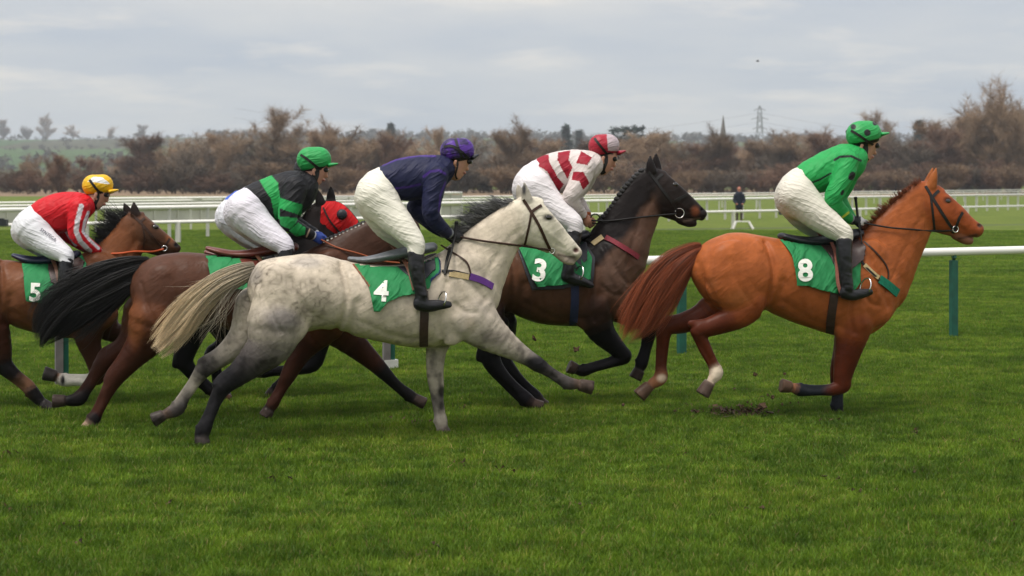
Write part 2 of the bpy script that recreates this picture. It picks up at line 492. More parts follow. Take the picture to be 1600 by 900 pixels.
def blend_cols(prims, V, sig=0.012):
    W = np.zeros(len(V)); C = np.zeros((len(V), 3))
    for p in prims:
        d, c = p.ev(V)
        w = np.exp(-np.clip(d, -0.06, 1.0) / sig)
        w = np.maximum(w, 1e-12)
        W += w; C += w[:, None] * c
    return C / W[:, None]
def spots(C, uv, lst):
    """coat markings: (px, py, rx, ry, colour, strength)"""
    for (x, y, rx, ry, col, st) in lst:
        q = np.sqrt(((uv[:, 0] - x) / rx) ** 2 + ((uv[:, 1] - y) / ry) ** 2)
        w = st * np.clip(1.6 - 1.6 * q, 0, 1)[:, None]
        w = w * w * (3 - 2 * w)
        C[:] = C * (1 - w) + np.array(col) * w
def poly_sd(P, X, Z):
    """signed distance to a polygon in the X-Z plane"""
    P = np.array(P, float); n = len(P)
    d = np.full(np.broadcast(X, Z).shape, 1e9); sgn = np.ones(d.shape)
    for i in range(n):
        a = P[i]; b = P[i - 1]
        ex, ez = b - a
        wx, wz = X - a[0], Z - a[1]
        t = np.clip((wx * ex + wz * ez) / (ex * ex + ez * ez + 1e-12), 0, 1)
        d = np.minimum(d, (wx - ex * t) ** 2 + (wz - ez * t) ** 2)
        c1 = Z >= a[1]; c2 = Z < b[1]; c3 = ex * wz > ez * wx
        fl = (c1 & c2 & c3) | (~c1 & ~c2 & ~c3)
        sgn = np.where(fl, -sgn, sgn)
    return np.sqrt(d) * sgn
def in_poly(P, uv):
    return poly_sd(P, uv[:, 0], uv[:, 1])
def hit(G, F, px, py, side=-1, off=0.0, l0=0.55):
    """point on the near (side -1) or far (+1) surface of a field seen at a pixel"""
    lats = np.linspace(side * l0, 0.0, 170)
    if side < 0: P = np.array([F.at(px, py, l) for l in lats])
    else:
        p0 = F.at(px, py, -0.15); P = np.array([(p0[0], l, p0[2]) for l in lats])
    d = G.sample(P) - off
    k = np.argmax(d < 0)
    if not (d < 0).any():
        return P[np.argmin(d)]
    if k == 0: return P[0]
    t = d[k - 1] / (d[k - 1] - d[k])
    return P[k - 1] + t * (P[k] - P[k - 1])
def resample(pts, step):
    pts = np.array(pts, float)
    if len(pts) > 2:
        A = np.zeros((len(pts), 8)); A[:, :pts.shape[1]] = pts
        pts = catmull(A, 6)[:, :pts.shape[1]]
    d = np.r_[0, np.cumsum(np.linalg.norm(np.diff(pts, axis=0), axis=1))]
    n = max(2, int(d[-1] / step) + 1)
    q = np.linspace(0, d[-1], n)
    return np.stack([np.interp(q, d, pts[:, i]) for i in range(pts.shape[1])], 1)
def ribbon(mb, P, N, w, h):
    """flat strap through points P with surface normals N"""
    P = np.array(P); i0 = len(mb.v); n = len(P)
    for k in range(n):
        t = P[min(k + 1, n - 1)] - P[max(k - 1, 0)]; t = t / (np.linalg.norm(t) + 1e-9)
        b = np.cross(N[k], t); b /= (np.linalg.norm(b) + 1e-9)
        for sx, sz in ((-1, -1), (1, -1), (1, 1), (-1, 1)):
            mb.v.append(tuple(P[k] + b * sx * w / 2 + N[k] * (sz * h / 2)))
    for k in range(n - 1):
        for j in range(4):
            a, b2 = i0 + 4 * k + j, i0 + 4 * k + (j + 1) % 4
            mb.f.append((a, b2, b2 + 4, a + 4))
    mb.f.append((i0 + 3, i0 + 2, i0 + 1, i0)); e = i0 + 4 * (n - 1); mb.f.append((e, e + 1, e + 2, e + 3))
def strap(name, G, F, pts, w, mat, parent, both=True, h=0.006, off=0.003, step=6):
    mb = MB()
    for side in ((-1, 1) if both else (-1,)):
        q = resample(pts, step)
        P = np.array([hit(G, F, a, b, side) for a, b in q])
        if len(P) > 4:
            for _ in range(2): P[1:-1] = 0.25 * P[:-2] + 0.5 * P[1:-1] + 0.25 * P[2:]
        N = G.grad(P)
        ribbon(mb, P + N * off, N, w, h)
    return mb.build(name, mat, parent)
def hair(name, strands, rads, mat, parent, cols=None):
    """strands: list of (n,3) arrays, three-sided tapering tubes"""
    V = []; Fq = []; n0 = 0; CC = []
    rng = np.random.RandomState(5)
    for S, r in zip(strands, rads):
        n = len(S)
        T = np.gradient(S, axis=0); T /= np.linalg.norm(T, axis=1, keepdims=True) + 1e-9
        a = np.cross(T, rng.normal(size=3)); a /= np.linalg.norm(a, axis=1, keepdims=True) + 1e-9
        b = np.cross(T, a)
        tt = np.linspace(0, 1, n)
        rr = r * np.minimum(1, 0.5 + 3 * tt) * np.clip(1.05 - tt ** 2.5, 0.08, 1)
        for j in range(3):
            an = 2.0944 * j
            V.append(S + rr[:, None] * (math.cos(an) * a + math.sin(an) * b))
        for k in range(n - 1):
            for j in range(3):
                p, q = n0 + j * n + k, n0 + ((j + 1) % 3) * n + k
                Fq.append((p, q, q + 1, p + 1))
        n0 += 3 * n
        if cols is not None: CC.append(np.tile(cols(tt, rng), (3, 1)))
    me = np_mesh(name, np.vstack(V), np.array(Fq))
    if cols is not None: set_col(me, np.vstack(CC))
    return obj(name, me, mat, parent)
def text_mesh(txt, bold=0.02):
    cu = bpy.data.curves.new('lettering', 'FONT'); cu.body = txt; cu.offset = bold; cu.resolution_u = 4
    cu.align_x = 'CENTER'; cu.align_y = 'CENTER'
    o = bpy.data.objects.new('lettering', cu)
    COL.objects.link(o)
    bpy.context.view_layer.update()
    me = bpy.data.meshes.new_from_object(o.evaluated_get(bpy.context.evaluated_depsgraph_get()))
    bpy.data.objects.remove(o); bpy.data.curves.remove(cu)
    bm = bmesh.new(); bm.from_mesh(me)
    bmesh.ops.triangulate(bm, faces=bm.faces[:])
    bmesh.ops.subdivide_edges(bm, edges=bm.edges[:], cuts=1)
    bm.to_mesh(me); bm.free()
    return me
def decal(name, txt, G, F, px, py, hpx, ang, mat, parent, off=0.004, bold=0.02, slant=0.0, wide=1.0):
    """lettering lying on a field's near surface, centred on a pixel"""
    me = text_mesh(txt, bold)
    n = len(me.vertices); co = np.zeros(n * 3, np.float32); me.vertices.foreach_get('co', co); co = co.reshape(-1, 3)
    hh = 0.72
    c, s = math.cos(ang), math.sin(ang)
    out = np.zeros_like(co)
    for i, (x, y, _) in enumerate(co):
        x = (x * wide + y * slant) / hh * hpx; y = y / hh * hpx
        q = (px + c * x - s * y, py - (s * x + c * y))
        out[i] = hit(G, F, q[0], q[1], -1) if isinstance(G, Grid) else on_sheet(G, F, q[0], q[1])
    if isinstance(G, Grid): out = out + G.grad(out) * off
    else: out[:, 1] -= off
    me.vertices.foreach_set('co', out.astype(np.float32).ravel()); me.update()
    return obj(name, me, mat, parent)

def vnoise(P, seed=0):
    """value noise at points (n,3), about -1..1"""
    P = np.asarray(P, float); i = np.floor(P).astype(np.int64); f = P - i; f = f * f * (3 - 2 * f)
    def hsh(a, b, c):
        h = (a * 374761393 + b * 668265263 + c * 2147483647 + seed * 1274126177) & 0xffffffff
        h = ((h ^ (h >> 13)) * 1274126177) & 0xffffffff
        return ((h ^ (h >> 16)) & 0xffff) / 32767.5 - 1
    r = 0
    for dx in (0, 1):
        for dy in (0, 1):
            for dz in (0, 1):
                w = (f[:, 0] if dx else 1 - f[:, 0]) * (f[:, 1] if dy else 1 - f[:, 1]) * (f[:, 2] if dz else 1 - f[:, 2])
                r = r + w * hsh(i[:, 0] + dx, i[:, 1] + dy, i[:, 2] + dz)
    return r
def fbm(P, sc, seed=0, oct=3):
    r = 0; a = 1.0; t = 0
    for o in range(oct):
        r = r + a * vnoise(np.asarray(P) * sc * 2 ** o + 17.3 * o, seed + o); t += a; a *= 0.5
    return r / t
def line_mask(uv, pts, r, soft=0.4):
    """1 near a pixel polyline (radius r px), falling to 0"""
    pts = np.array(pts, float); d = np.full(len(uv), 1e9)
    for a, b in zip(pts[:-1], pts[1:]):
        e = b - a; w = uv - a
        t = np.clip((w @ e) / (e @ e + 1e-9), 0, 1)
        d = np.minimum(d, np.linalg.norm(w - t[:, None] * e, axis=1))
    return np.clip((r - d) / (r * soft) , 0, 1)
# ------------------------------------------------------------------ horses
YAW = math.radians(10)
def chain_px(F, pts, lat, cols, k=0.025, sub=3, ratio=0.9):
    """pts: (x, y, r[, lat[, ratio]]) in photograph pixels"""
    nd = []
    for p in pts:
        l = p[3] if len(p) > 3 and p[3] is not None else lat
        q = p[4] if len(p) > 4 else ratio
        P = F.at(p[0], p[1], l)
        nd.append((P[0], P[1], P[2], F.rad(p[0], p[2], l), q))
    if len(cols) == 1: cols = list(cols) * len(pts)
    return Chain(nd, cols, k, sub)
def chain_edges(F, prs, cols, k=0.04, sub=3, lat=0.0):
    """prs: (x1, y1, x2, y2, halfwidth m): two opposite outline points"""
    nd = []
    for (x1, y1, x2, y2, w) in prs:
        P = F.at((x1 + x2) / 2, (y1 + y2) / 2, lat)
        r = F.rad((x1 + x2) / 2, math.hypot(x2 - x1, y2 - y1) / 2, lat)
        nd.append((P[0], P[1], P[2], r, w / r))
    if len(cols) == 1: cols = list(cols) * len(prs)
    return Chain(nd, cols, k, sub)

def strands_along(F, guide, n, seed, lat_spread=0.06, t0=(0, .25), t1=(.6, 1.0), seg=14, fly=0.25, clumps=34):
    """guide: list of (x, y, halfwidth px) from root to tip; hairs gather in loose locks"""
    rng = np.random.RandomState(seed)
    g = np.array(guide, float)
    A = np.zeros((len(g), 8)); A[:, :3] = g; g = catmull(A, 8)[:, :3]
    s = np.linspace(0, 1, len(g))
    cl = []
    for c in range(clumps):
        u = rng.uniform(-1, 1); v = rng.uniform(-1, 1) * math.sqrt(max(0, 1 - u * u))
        cl.append((u, v, rng.uniform(*t1), rng.normal() * fly, rng.uniform(0, 6.28), rng.uniform(3, 8), rng.uniform(.04, .16), rng.uniform(.6, 1.3)))
    out = []
    for i in range(n):
        u, v, b, fl, ph, fr, am, tone = cl[rng.randint(clumps)]
        loose = rng.rand() < 0.06
        u2 = u + rng.normal() * .10; v2 = v + rng.normal() * .12; b = min(1.04, b + rng.normal() * .05)
        fl = fl + rng.normal() * (fly * (1.6 if loose else .25))
        a = rng.uniform(*t0) * rng.rand()
        tt = np.linspace(a, b, seg)
        x = np.interp(tt, s, g[:, 0]); y = np.interp(tt, s, g[:, 1]); w = np.interp(tt, s, g[:, 2])
        if b > 1: x[-1] += (g[-1, 0] - g[-3, 0]) * .6; y[-1] += (g[-1, 1] - g[-3, 1]) * .6
        tx = np.gradient(x); ty = np.gradient(y); l = np.hypot(tx, ty) + 1e-9
        nx, ny = -ty / l, tx / l
        q = np.maximum(0, (tt - a) / (b - a + 1e-6))
        uu = u2 + am * np.sin(fr * tt + ph) * q + fl * q ** 2.2
        px = x + nx * uu * w; py = y + ny * uu * w
        ml = np.interp(tt, [0, .3, 1], [0.5, 1, 1]) * lat_spread
        out.append(np.array([F.at(px[k], py[k], v2 * ml[k] + 0.02 * math.sin(fr * tt[k] + ph + 1) * q[k]) for k in range(seg)]))
    return out
def strands_mane(F, root, dirs, n, seed, lat=(-0.02, 0.03), jit=0.35, seg=9, curl=(0, 0), clumps=26):
    """root: crest polyline px; dirs: (dx, dy) px at each root point = hair length and lean"""
    rng = np.random.RandomState(seed)
    r = resample(root, 2); s = np.linspace(0, 1, len(r))
    d = np.array(dirs, float); ds = np.linspace(0, 1, len(d))
    cl = [(rng.rand(), rng.normal() * jit, rng.normal() * jit, rng.uniform(.6, 1.15), rng.uniform(0, 6.28)) for c in range(clumps)]
    out = []
    for i in range(n):
        t, ja, jb, f, ph = cl[rng.randint(clumps)]
        t = np.clip(t + rng.normal() * .035, 0, 1)
        if rng.rand() < .2: t = rng.rand()
        x, y = np.interp(t, s, r[:, 0]), np.interp(t, s, r[:, 1])
        dx, dy = np.interp(t, ds, d[:, 0]), np.interp(t, ds, d[:, 1])
        L0 = math.hypot(dx, dy); f = f * rng.uniform(.6, 1.1)
        dx = dx * f + (ja * .5 + rng.normal() * jit * .25) * L0 * .6; dy = dy * f + (jb * .5 + rng.normal() * jit * .25) * L0 * .6
        l0 = rng.uniform(*lat); l1 = l0 + rng.normal() * 0.035
        u = np.linspace(0, 1, seg)
        wv = .07 * L0 * np.sin(5 * u + ph) * u
        P = np.array([F.at(x + dx * q - dy / L0 * wv[k] + curl[0] * q * q, y + 4 + dy * q + dx / L0 * wv[k] + curl[1] * q * q, l0 + (l1 - l0) * q) for k, q in enumerate(u)])
        out.append(P)
    return out

HAIR = {}
def hair_mat(col, rough=0.45):
    return attr_mat('horse hair', rough=rough, nscale=60, namt=0.25, bump=0.0, spec=0.4)
M['hair'] = hair_mat(None)
def hair_col(root, tip=None, var=0.35):
    root = np.array(root); tip = root if tip is None else np.array(tip)
    def f(t, rng):
        v = 1 + var * rng.uniform(-1, 1)
        return (root + (tip - root) * t[:, None]) * v
    return f

# muscle lines in trunk coordinates (u: 0 rump .. 1 chest, v: 0 back .. 1 belly): polyline, width m, depth m (minus = ridge)
SCULPT = [
    ([(.375, .10), (.395, .40), (.385, .72), (.36, 1.0)], .035, .022),
    ([(.44, .55), (.42, .8), (.40, 1.0)], .06, .016),
    ([(.05, .35), (.07, .62), (.13, .95)], .022, .010),
    ([(.17, .30), (.21, .60), (.29, .88)], .030, .007),
    ([(.33, .10), (.345, .16)], .035, -.012),
    ([(.22, .04), (.30, .05)], .05, -.006),
    ([(.80, .30), (.775, .55), (.77, .78), (.79, .95)], .028, .014),
    ([(.83, .55), (.87, .66), (.92, .72)], .024, .010),
    ([(.85, .08), (.90, .32), (.955, .55)], .026, .012),
    ([(.84, .12), (.87, .38), (.91, .60)], .030, -.010),
    ([(.83, .72), (.84, .86)], .045, -.012),
    ([(.945, .62), (.965, .80)], .030, .010),
    ([(.60, .30), (.575, .58), (.59, .80)], .018, .003), ([(.65, .30), (.63, .58), (.64, .82)], .018, .003), ([(.70, .30), (.685, .58), (.69, .82)], .018, .003), ([(.55, .30), (.525, .58), (.54, .78)], .018, .003),
    ([(.45, .78), (.60, .90), (.74, .90)], .030, .006),
]
def plane_line(G, P2, w, dep):
    X = G.ax[0][:, None].astype(float); Z = G.ax[2][None, :].astype(float)
    d = np.full((len(G.ax[0]), len(G.ax[2])), 1e9)
    for a, b in zip(P2[:-1], P2[1:]):
        e = b - a
        t = np.clip(((X - a[0]) * e[0] + (Z - a[1]) * e[1]) / (e @ e + 1e-12), 0, 1)
        d = np.minimum(d, (X - a[0] - t * e[0]) ** 2 + (Z - a[1] - t * e[1]) ** 2)
    return dep * np.exp(-d / (w * w))
def sculpt(G, F, S):
    T = np.array(S['trunk'], float); x0, x1 = T[0, 0], T[-1, 0]
    acc = 0
    for (pl, w, dep) in SCULPT:
        P2 = []
        for u, v in pl:
            x = x0 + u * (x1 - x0); yt = np.interp(x, T[:, 0], T[:, 1]); yb = np.interp(x, T[:, 0], T[:, 2])
            p = F.at(x, yt + v * (yb - yt), -0.2); P2.append((p[0], p[2]))
        acc = acc + plane_line(G, catmull(np.hstack([np.array(P2), np.zeros((len(P2), 6))]), 5)[:, :2], w * .85, dep * 1.35)
    def across(prs, f):
        out = []
        for (a, b, c, d, w) in prs:
            p = F.at(a + f * (c - a), b + f * (d - b), -0.1); out.append((p[0], p[2]))
        return np.array(out)
    acc = acc + plane_line(G, across(S['neck'], .70), .022, .012) + plane_line(G, across(S['neck'][1:], .86), .03, -.006) + plane_line(G, across(S['neck'], .30), .03, .005)
    hd = S['head']
    jaw = [(hd[0][0] + f * (hd[0][2] - hd[0][0]) - 2, hd[0][1] + f * (hd[0][3] - hd[0][1])) for f in (.35, .7, 1.0)]
    jw = np.array([F.at(x, y, -0.08)[[0, 2]] for x, y in jaw]); acc = acc + plane_line(G, jw, .014, .014)
    acc = acc + plane_line(G, across(hd[2:5], .50), .009, -.006) + plane_line(G, across(hd[2:5], .66), .014, .008) + plane_line(G, across(hd[1:4], .78), .016, .006)
    eb = F.at(S['eye'][0] - 1, S['eye'][1] - 7, -.08)[[0, 2]]; acc = acc + plane_line(G, np.array([eb - (0.02, 0), eb + (0.02, -.01)]), .012, -.010)
    G.D += acc[:, None, :].astype(np.float32)

def build_horse(S):
    F = S['F']; C = S['C']; base = C['body']; leg = C.get('leg', base)
    root = empty('racehorse', F.O, F.yaw)
    tag(root, S['label'], 'horse', 'galloping racehorses')
    trunk_secs = []
    for (x, yt, yb, w) in S['trunk']:
        a, b = F.at(x, yt, 0), F.at(x, yb, 0)
        trunk_secs.append((a[0], a[2], b[2], w))
    trunk = Loft(trunk_secs, base)
    neck = chain_edges(F, S['neck'], [C.get('neck', base)], k=0.10)
    torso = [trunk, neck]
    for (pts, lat, k) in S.get('muscle', []):
        torso.append(chain_px(F, pts, lat, [base], k=k, ratio=0.5))
        torso.append(chain_px(F, [p[:3] for p in pts], -lat, [base], k=k, ratio=0.5))
    prims = list(torso)
    prims.append(chain_edges(F, S['head'], S.get('headcol', [C.get('head', base)]), k=0.035))
    for pts, k in S.get('headx', []): prims.append(chain_px(F, pts, 0.0, [C.get('muzzle', C.get('head', base))], k=k, ratio=0.75))
    for (pts, lat) in S['ears']: prims.append(chain_px(F, pts, lat, [C.get('ear', C.get('head', base))], k=0.012, ratio=0.6))
    for Lg in S['legs']:
        cols = [C[c] for c in Lg['c']]
        pp = [list(p) for p in Lg['p']]; n = len(pp); cn = [i for i in (n - 4, n - 3) if n - 3 >= 4 and i > n - 5 and (i == n - 3 or n >= 9)]
        tend = []
        for i in cn:                        # cannon: bone in front, tendon behind
            dx, dy = pp[i + 1][0] - pp[i - 1][0], pp[i + 1][1] - pp[i - 1][1]; l = math.hypot(dx, dy); bx, by = -dy / l, dx / l; r0 = pp[i][2]
            tend.append((pp[i][0] + bx * r0 * .62, pp[i][1] + by * r0 * .62, r0 * .42))
            pp[i][0] -= bx * r0 * .22; pp[i][1] -= by * r0 * .22; pp[i][2] = r0 * .74
        i0, i1 = cn[0] - 1, n - 2
        def back(i, f):
            dx, dy = pp[min(i + 1, n - 1)][0] - pp[i - 1][0], pp[min(i + 1, n - 1)][1] - pp[i - 1][1]; l = math.hypot(dx, dy); r0 = pp[i][2]
            return (pp[i][0] - dy / l * r0 * f, pp[i][1] + dx / l * r0 * f, r0 * .45)
        tend = [back(i0, .55)] + tend + [back(i1, .6)]
        qs = Lg.get('q', 0.85)
        pp = [tuple(p[:3]) + (p[3] if len(p) > 3 else None, qs if j < n - 5 else .80) for j, p in enumerate(pp)]
        prims.append(chain_px(F, pp, Lg['l'], cols, k=Lg.get('k', 0.035), ratio=qs))
        prims.append(chain_px(F, tend, Lg['l'], [cols[cn[0]]], k=.010, ratio=.8))
        prims.append(chain_px(F, [back(n - 2, .95)[:2] + (pp[n - 2][2] * .26,)], Lg['l'], [cols[n - 2]], k=.012, ratio=1.0))
        for pts, k in Lg.get('x', []):
            prims.append(chain_px(F, pts, Lg['l'], [cols[min(len(cols) - 1, 3)]], k=k, ratio=0.7))
        x1, y1, x2, y2, r1, r2 = Lg['hoof']
        ll = Lg['l'] if len(Lg['p'][-1]) < 4 or Lg['p'][-1][3] is None else Lg['p'][-1][3]
        prims.append(CCone(F.at(x1, y1, ll), F.at(x2, y2, ll), F.rad(x1, r1 * .95, ll), F.rad(x2, r2 * .90, ll), C[Lg.get('hc', 'hoof')], .012))
    G = Grid.fit(prims, S.get('vox', 0.0125))
    sculpt(G, F, S)
    if 'face' in S:                          # straight bony profile of the face
        (xa, ya), (xb, yb) = S['face']; A, B = F.at(xa, ya, 0), F.at(xb, yb, 0)
        d = np.array((B[0] - A[0], B[2] - A[2])); d /= np.linalg.norm(d)
        sl = G.sl(np.array((A[0] - .02, -.3, min(A[2], B[2]) - .1)), np.array((B[0] + .08, .3, A[2] + .1)))
        X, Y, Z = G.open(sl)
        al = (X - A[0]) * d[0] + (Z - A[2]) * d[1]
        pl = (X - A[0]) * (-d[1]) + (Z - A[2]) * d[0] + 0.9 * np.abs(Y) ** 1.6 - np.clip(.04 - al, 0, 1) * 1.2
        G.D[sl] = -smin(-G.D[sl], -pl.astype(np.float32), 0.022)
    for (x, y, lat, rx) in S.get('dent', []):
        for sgn in (-1, 1):
            p = hit(G, F, x, y, sgn)
            q = np.sqrt((G.open()[0] - p[0]) ** 2 + (G.open()[1] - p[1]) ** 2 + (G.open()[2] - p[2]) ** 2) - rx
            G.D = -smin(-G.D, q.astype(np.float32), 0.012)
    V, Q = G.mesh()
    Cv = blend_cols(prims, V)
    uv = F.proj(V)
    spots(Cv, uv, S.get('spots', []))
    for (pl, r, col, st) in S.get('lines', []):
        m = st * line_mask(uv, pl, r, .7)[:, None]; Cv = Cv * (1 - m) + np.array(col) * m
    # dapples and mottling of the coat, as colour of the hair itself
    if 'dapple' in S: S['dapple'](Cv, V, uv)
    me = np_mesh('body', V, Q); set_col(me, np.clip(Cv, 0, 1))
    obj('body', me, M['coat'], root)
    Gt = Grid.fit(torso, 0.02)          # torso only, for the tack
    Gt.prims = torso
    # eyes
    for side in (-1, 1):
        p = hit(G, F, S['eye'][0], S['eye'][1], -1)
        if side > 0:
            yl = column_hits(G, p[:1], p[2:], 1)[0]; p = np.array((p[0], -p[1] if np.isnan(yl) else yl, p[2]))
        n = G.grad(p)[0]
        r = 0.029
        bm = bmesh.new(); bmesh.ops.create_uvsphere(bm, u_segments=14, v_segments=9, radius=r)
        me = bpy.data.meshes.new('eye'); bm.to_mesh(me); bm.free()
        me.polygons.foreach_set('use_smooth', np.ones(len(me.polygons), bool))
        o = obj('eye', me, M['eye'], root, tuple(p - n * 0.014)); o.scale = (1.2, 0.75, 0.85)
    return root, G, Gt

def column_hits(G, X, Z, side):
    """lateral coordinate of the field's near/far surface above points of the X-Z plane (nan where there is none)"""
    lat = np.linspace(side * 0.46, 0.0, 150)
    out = np.full(len(X), np.nan)
    P = np.zeros((len(X), 3)); P[:, 0] = X; P[:, 2] = Z
    prev = None; done = np.zeros(len(X), bool)
    for i, l in enumerate(lat):
        P[:, 1] = l; d = G.sample(P)
        if prev is not None:
            m = (d < 0) & (prev >= 0) & ~done
            t = prev[m] / (prev[m] - d[m] + 1e-9)
            out[m] = lat[i - 1] + t * (l - lat[i - 1]); done |= m
        prev = d
    return out
def shell(name, F, prims, poly, mat, parent, off, thick, h=0.01, col=(0.02, 0.25, 0.08), wrinkle=0.0, paint=None, lat=-0.27, seed=0, drape=0.0, hem=0.0):
    """thin sheets lying on the near and far side of the torso inside a side-view outline"""
    P2 = np.array([F.at(x, y, lat)[[0, 2]] for (x, y) in poly])
    G = Grid.fit(prims, 0.016)
    xs = np.arange(P2[:, 0].min() - h, P2[:, 0].max() + 2 * h, h); zs = np.arange(P2[:, 1].min() - h, P2[:, 1].max() + 2 * h, h)
    X, Z = np.meshgrid(xs, zs, indexing='ij')
    X = X.ravel(); Z = Z.ravel()
    sd = poly_sd(P2, X, Z)
    for _ in range(2):                      # pull the rim onto the outline
        gx = (poly_sd(P2, X + 1e-3, Z) - poly_sd(P2, X - 1e-3, Z)) / 2e-3; gz = (poly_sd(P2, X, Z + 1e-3) - poly_sd(P2, X, Z - 1e-3)) / 2e-3
        m = (sd > 0) & (sd < h * 1.3)
        X = np.where(m, X - gx * sd, X); Z = np.where(m, Z - gz * sd, Z); sd2 = poly_sd(P2, X, Z); sd = np.where(m, np.minimum(sd2, 1e-4), sd)
    keep0 = sd <= 2e-4
    res = []
    for side in (-1, 1):
        Y = column_hits(G, X, Z, side)
        ok = keep0 & ~np.isnan(Y)
        Yv = np.where(np.isnan(Y), 0, Y)
        nx, nz = len(xs), len(zs)
        okg = ok.reshape(nx, nz); Yg = Yv.reshape(nx, nz)
        for _ in range(3):                  # let the cloth bridge small hollows
            n = np.zeros_like(Yg); c = np.zeros_like(Yg)
            for dx, dz in ((1, 0), (-1, 0), (0, 1), (0, -1)):
                r = np.roll(np.roll(okg, dx, 0), dz, 1); n += np.where(r, np.roll(np.roll(Yg, dx, 0), dz, 1), 0); c += r
            Yg = np.where(okg & (c > 0), 0.5 * Yg + 0.5 * n / np.maximum(c, 1), Yg)
        Yv = Yg.ravel()
        zt, zb = P2[:, 1].max(), P2[:, 1].min()
        low = np.clip((zt - Z) / (zt - zb + 1e-6), 0, 1)
        o = off + drape * low ** 2
        if wrinkle:
            Pn = np.stack([X, np.full_like(X, side * 3.0 + seed), Z], 1)
            o = o + wrinkle * (0.35 + low) * (1 - 2.2 * np.abs(fbm(Pn * np.array((1.0, 1, 0.35)) + 0.35 * Pn[:, [2, 1, 0]] * np.array((1, 0, 0)), 11, seed, 3))) + 0.4 * wrinkle * np.sin(26 * X + 6 * Z + seed) * low
        V = np.stack([X, Yv + side * o, Z], 1)
        idx = np.full(len(X), -1, int); idx[ok] = np.arange(ok.sum())
        I = idx.reshape(nx, nz)
        q = np.stack([I[:-1, :-1], I[1:, :-1], I[1:, 1:], I[:-1, 1:]], -1).reshape(-1, 4)
        q = q[(q >= 0).all(1)]
        if side > 0: q = q[:, ::-1]
        V = V[ok]
        used = np.unique(q); rm = np.full(len(V), -1, int); rm[used] = np.arange(len(used)); V = V[used]; q = rm[q]
        me = np_mesh(name, V, q)
        C = np.tile(np.array(col, float), (len(V), 1))
        if paint is not None: paint(C, F.proj(V), V, P2)
        set_col(me, C)
        ob = obj(name, me, mat, parent)
        md = ob.modifiers.new('thickness', 'SOLIDIFY'); md.thickness = thick; md.offset = -1
        res.append((ob, V))
    # lettering rests on the near sheet
    ob, V = res[0]
    class Sheet: pass
    S = Sheet()
    S.V = V
    return ob, S
def on_sheet(S, F, px, py):
    """near sheet point seen at a pixel"""
    l = -0.28
    for _ in range(4):
        p = F.at(px, py, l)
        d = (S.V[:, 0] - p[0]) ** 2 + (S.V[:, 2] - p[2]) ** 2
        k = np.argsort(d)[:4]; w = 1 / (d[k] + 1e-6); l = (S.V[k, 1] * w).sum() / w.sum()
    return F.at(px, py, l)
def rope(name, pts, r, mat, parent, seg=7, sub=4):
    pts = np.array(pts, float)
    if len(pts) > 2:
        A = np.zeros((len(pts), 8)); A[:, :3] = pts; pts = catmull(A, sub)[:, :3]
    mb = MB(); mb.tube(pts, r, seg); return mb.build(name, mat, parent, True)
def ring(name, c, R, r, mat, parent, ax=(1, 0, 0), bx=(0, 0, 1)):
    mb = MB(); ax, bx = np.array(ax, float), np.array(bx, float)
    pts = [np.array(c) + R * (math.cos(a) * ax + math.sin(a) * bx) for a in np.linspace(0, 2 * math.pi, 19)]
    mb.tube(pts, r, 6, cap=False); return mb.build(name, mat, parent, True)
# ------------------------------------------------------------------ the six horses, traced in the photograph's pixels
HS = {}
NB = (0.05, 0.05, 0.055)
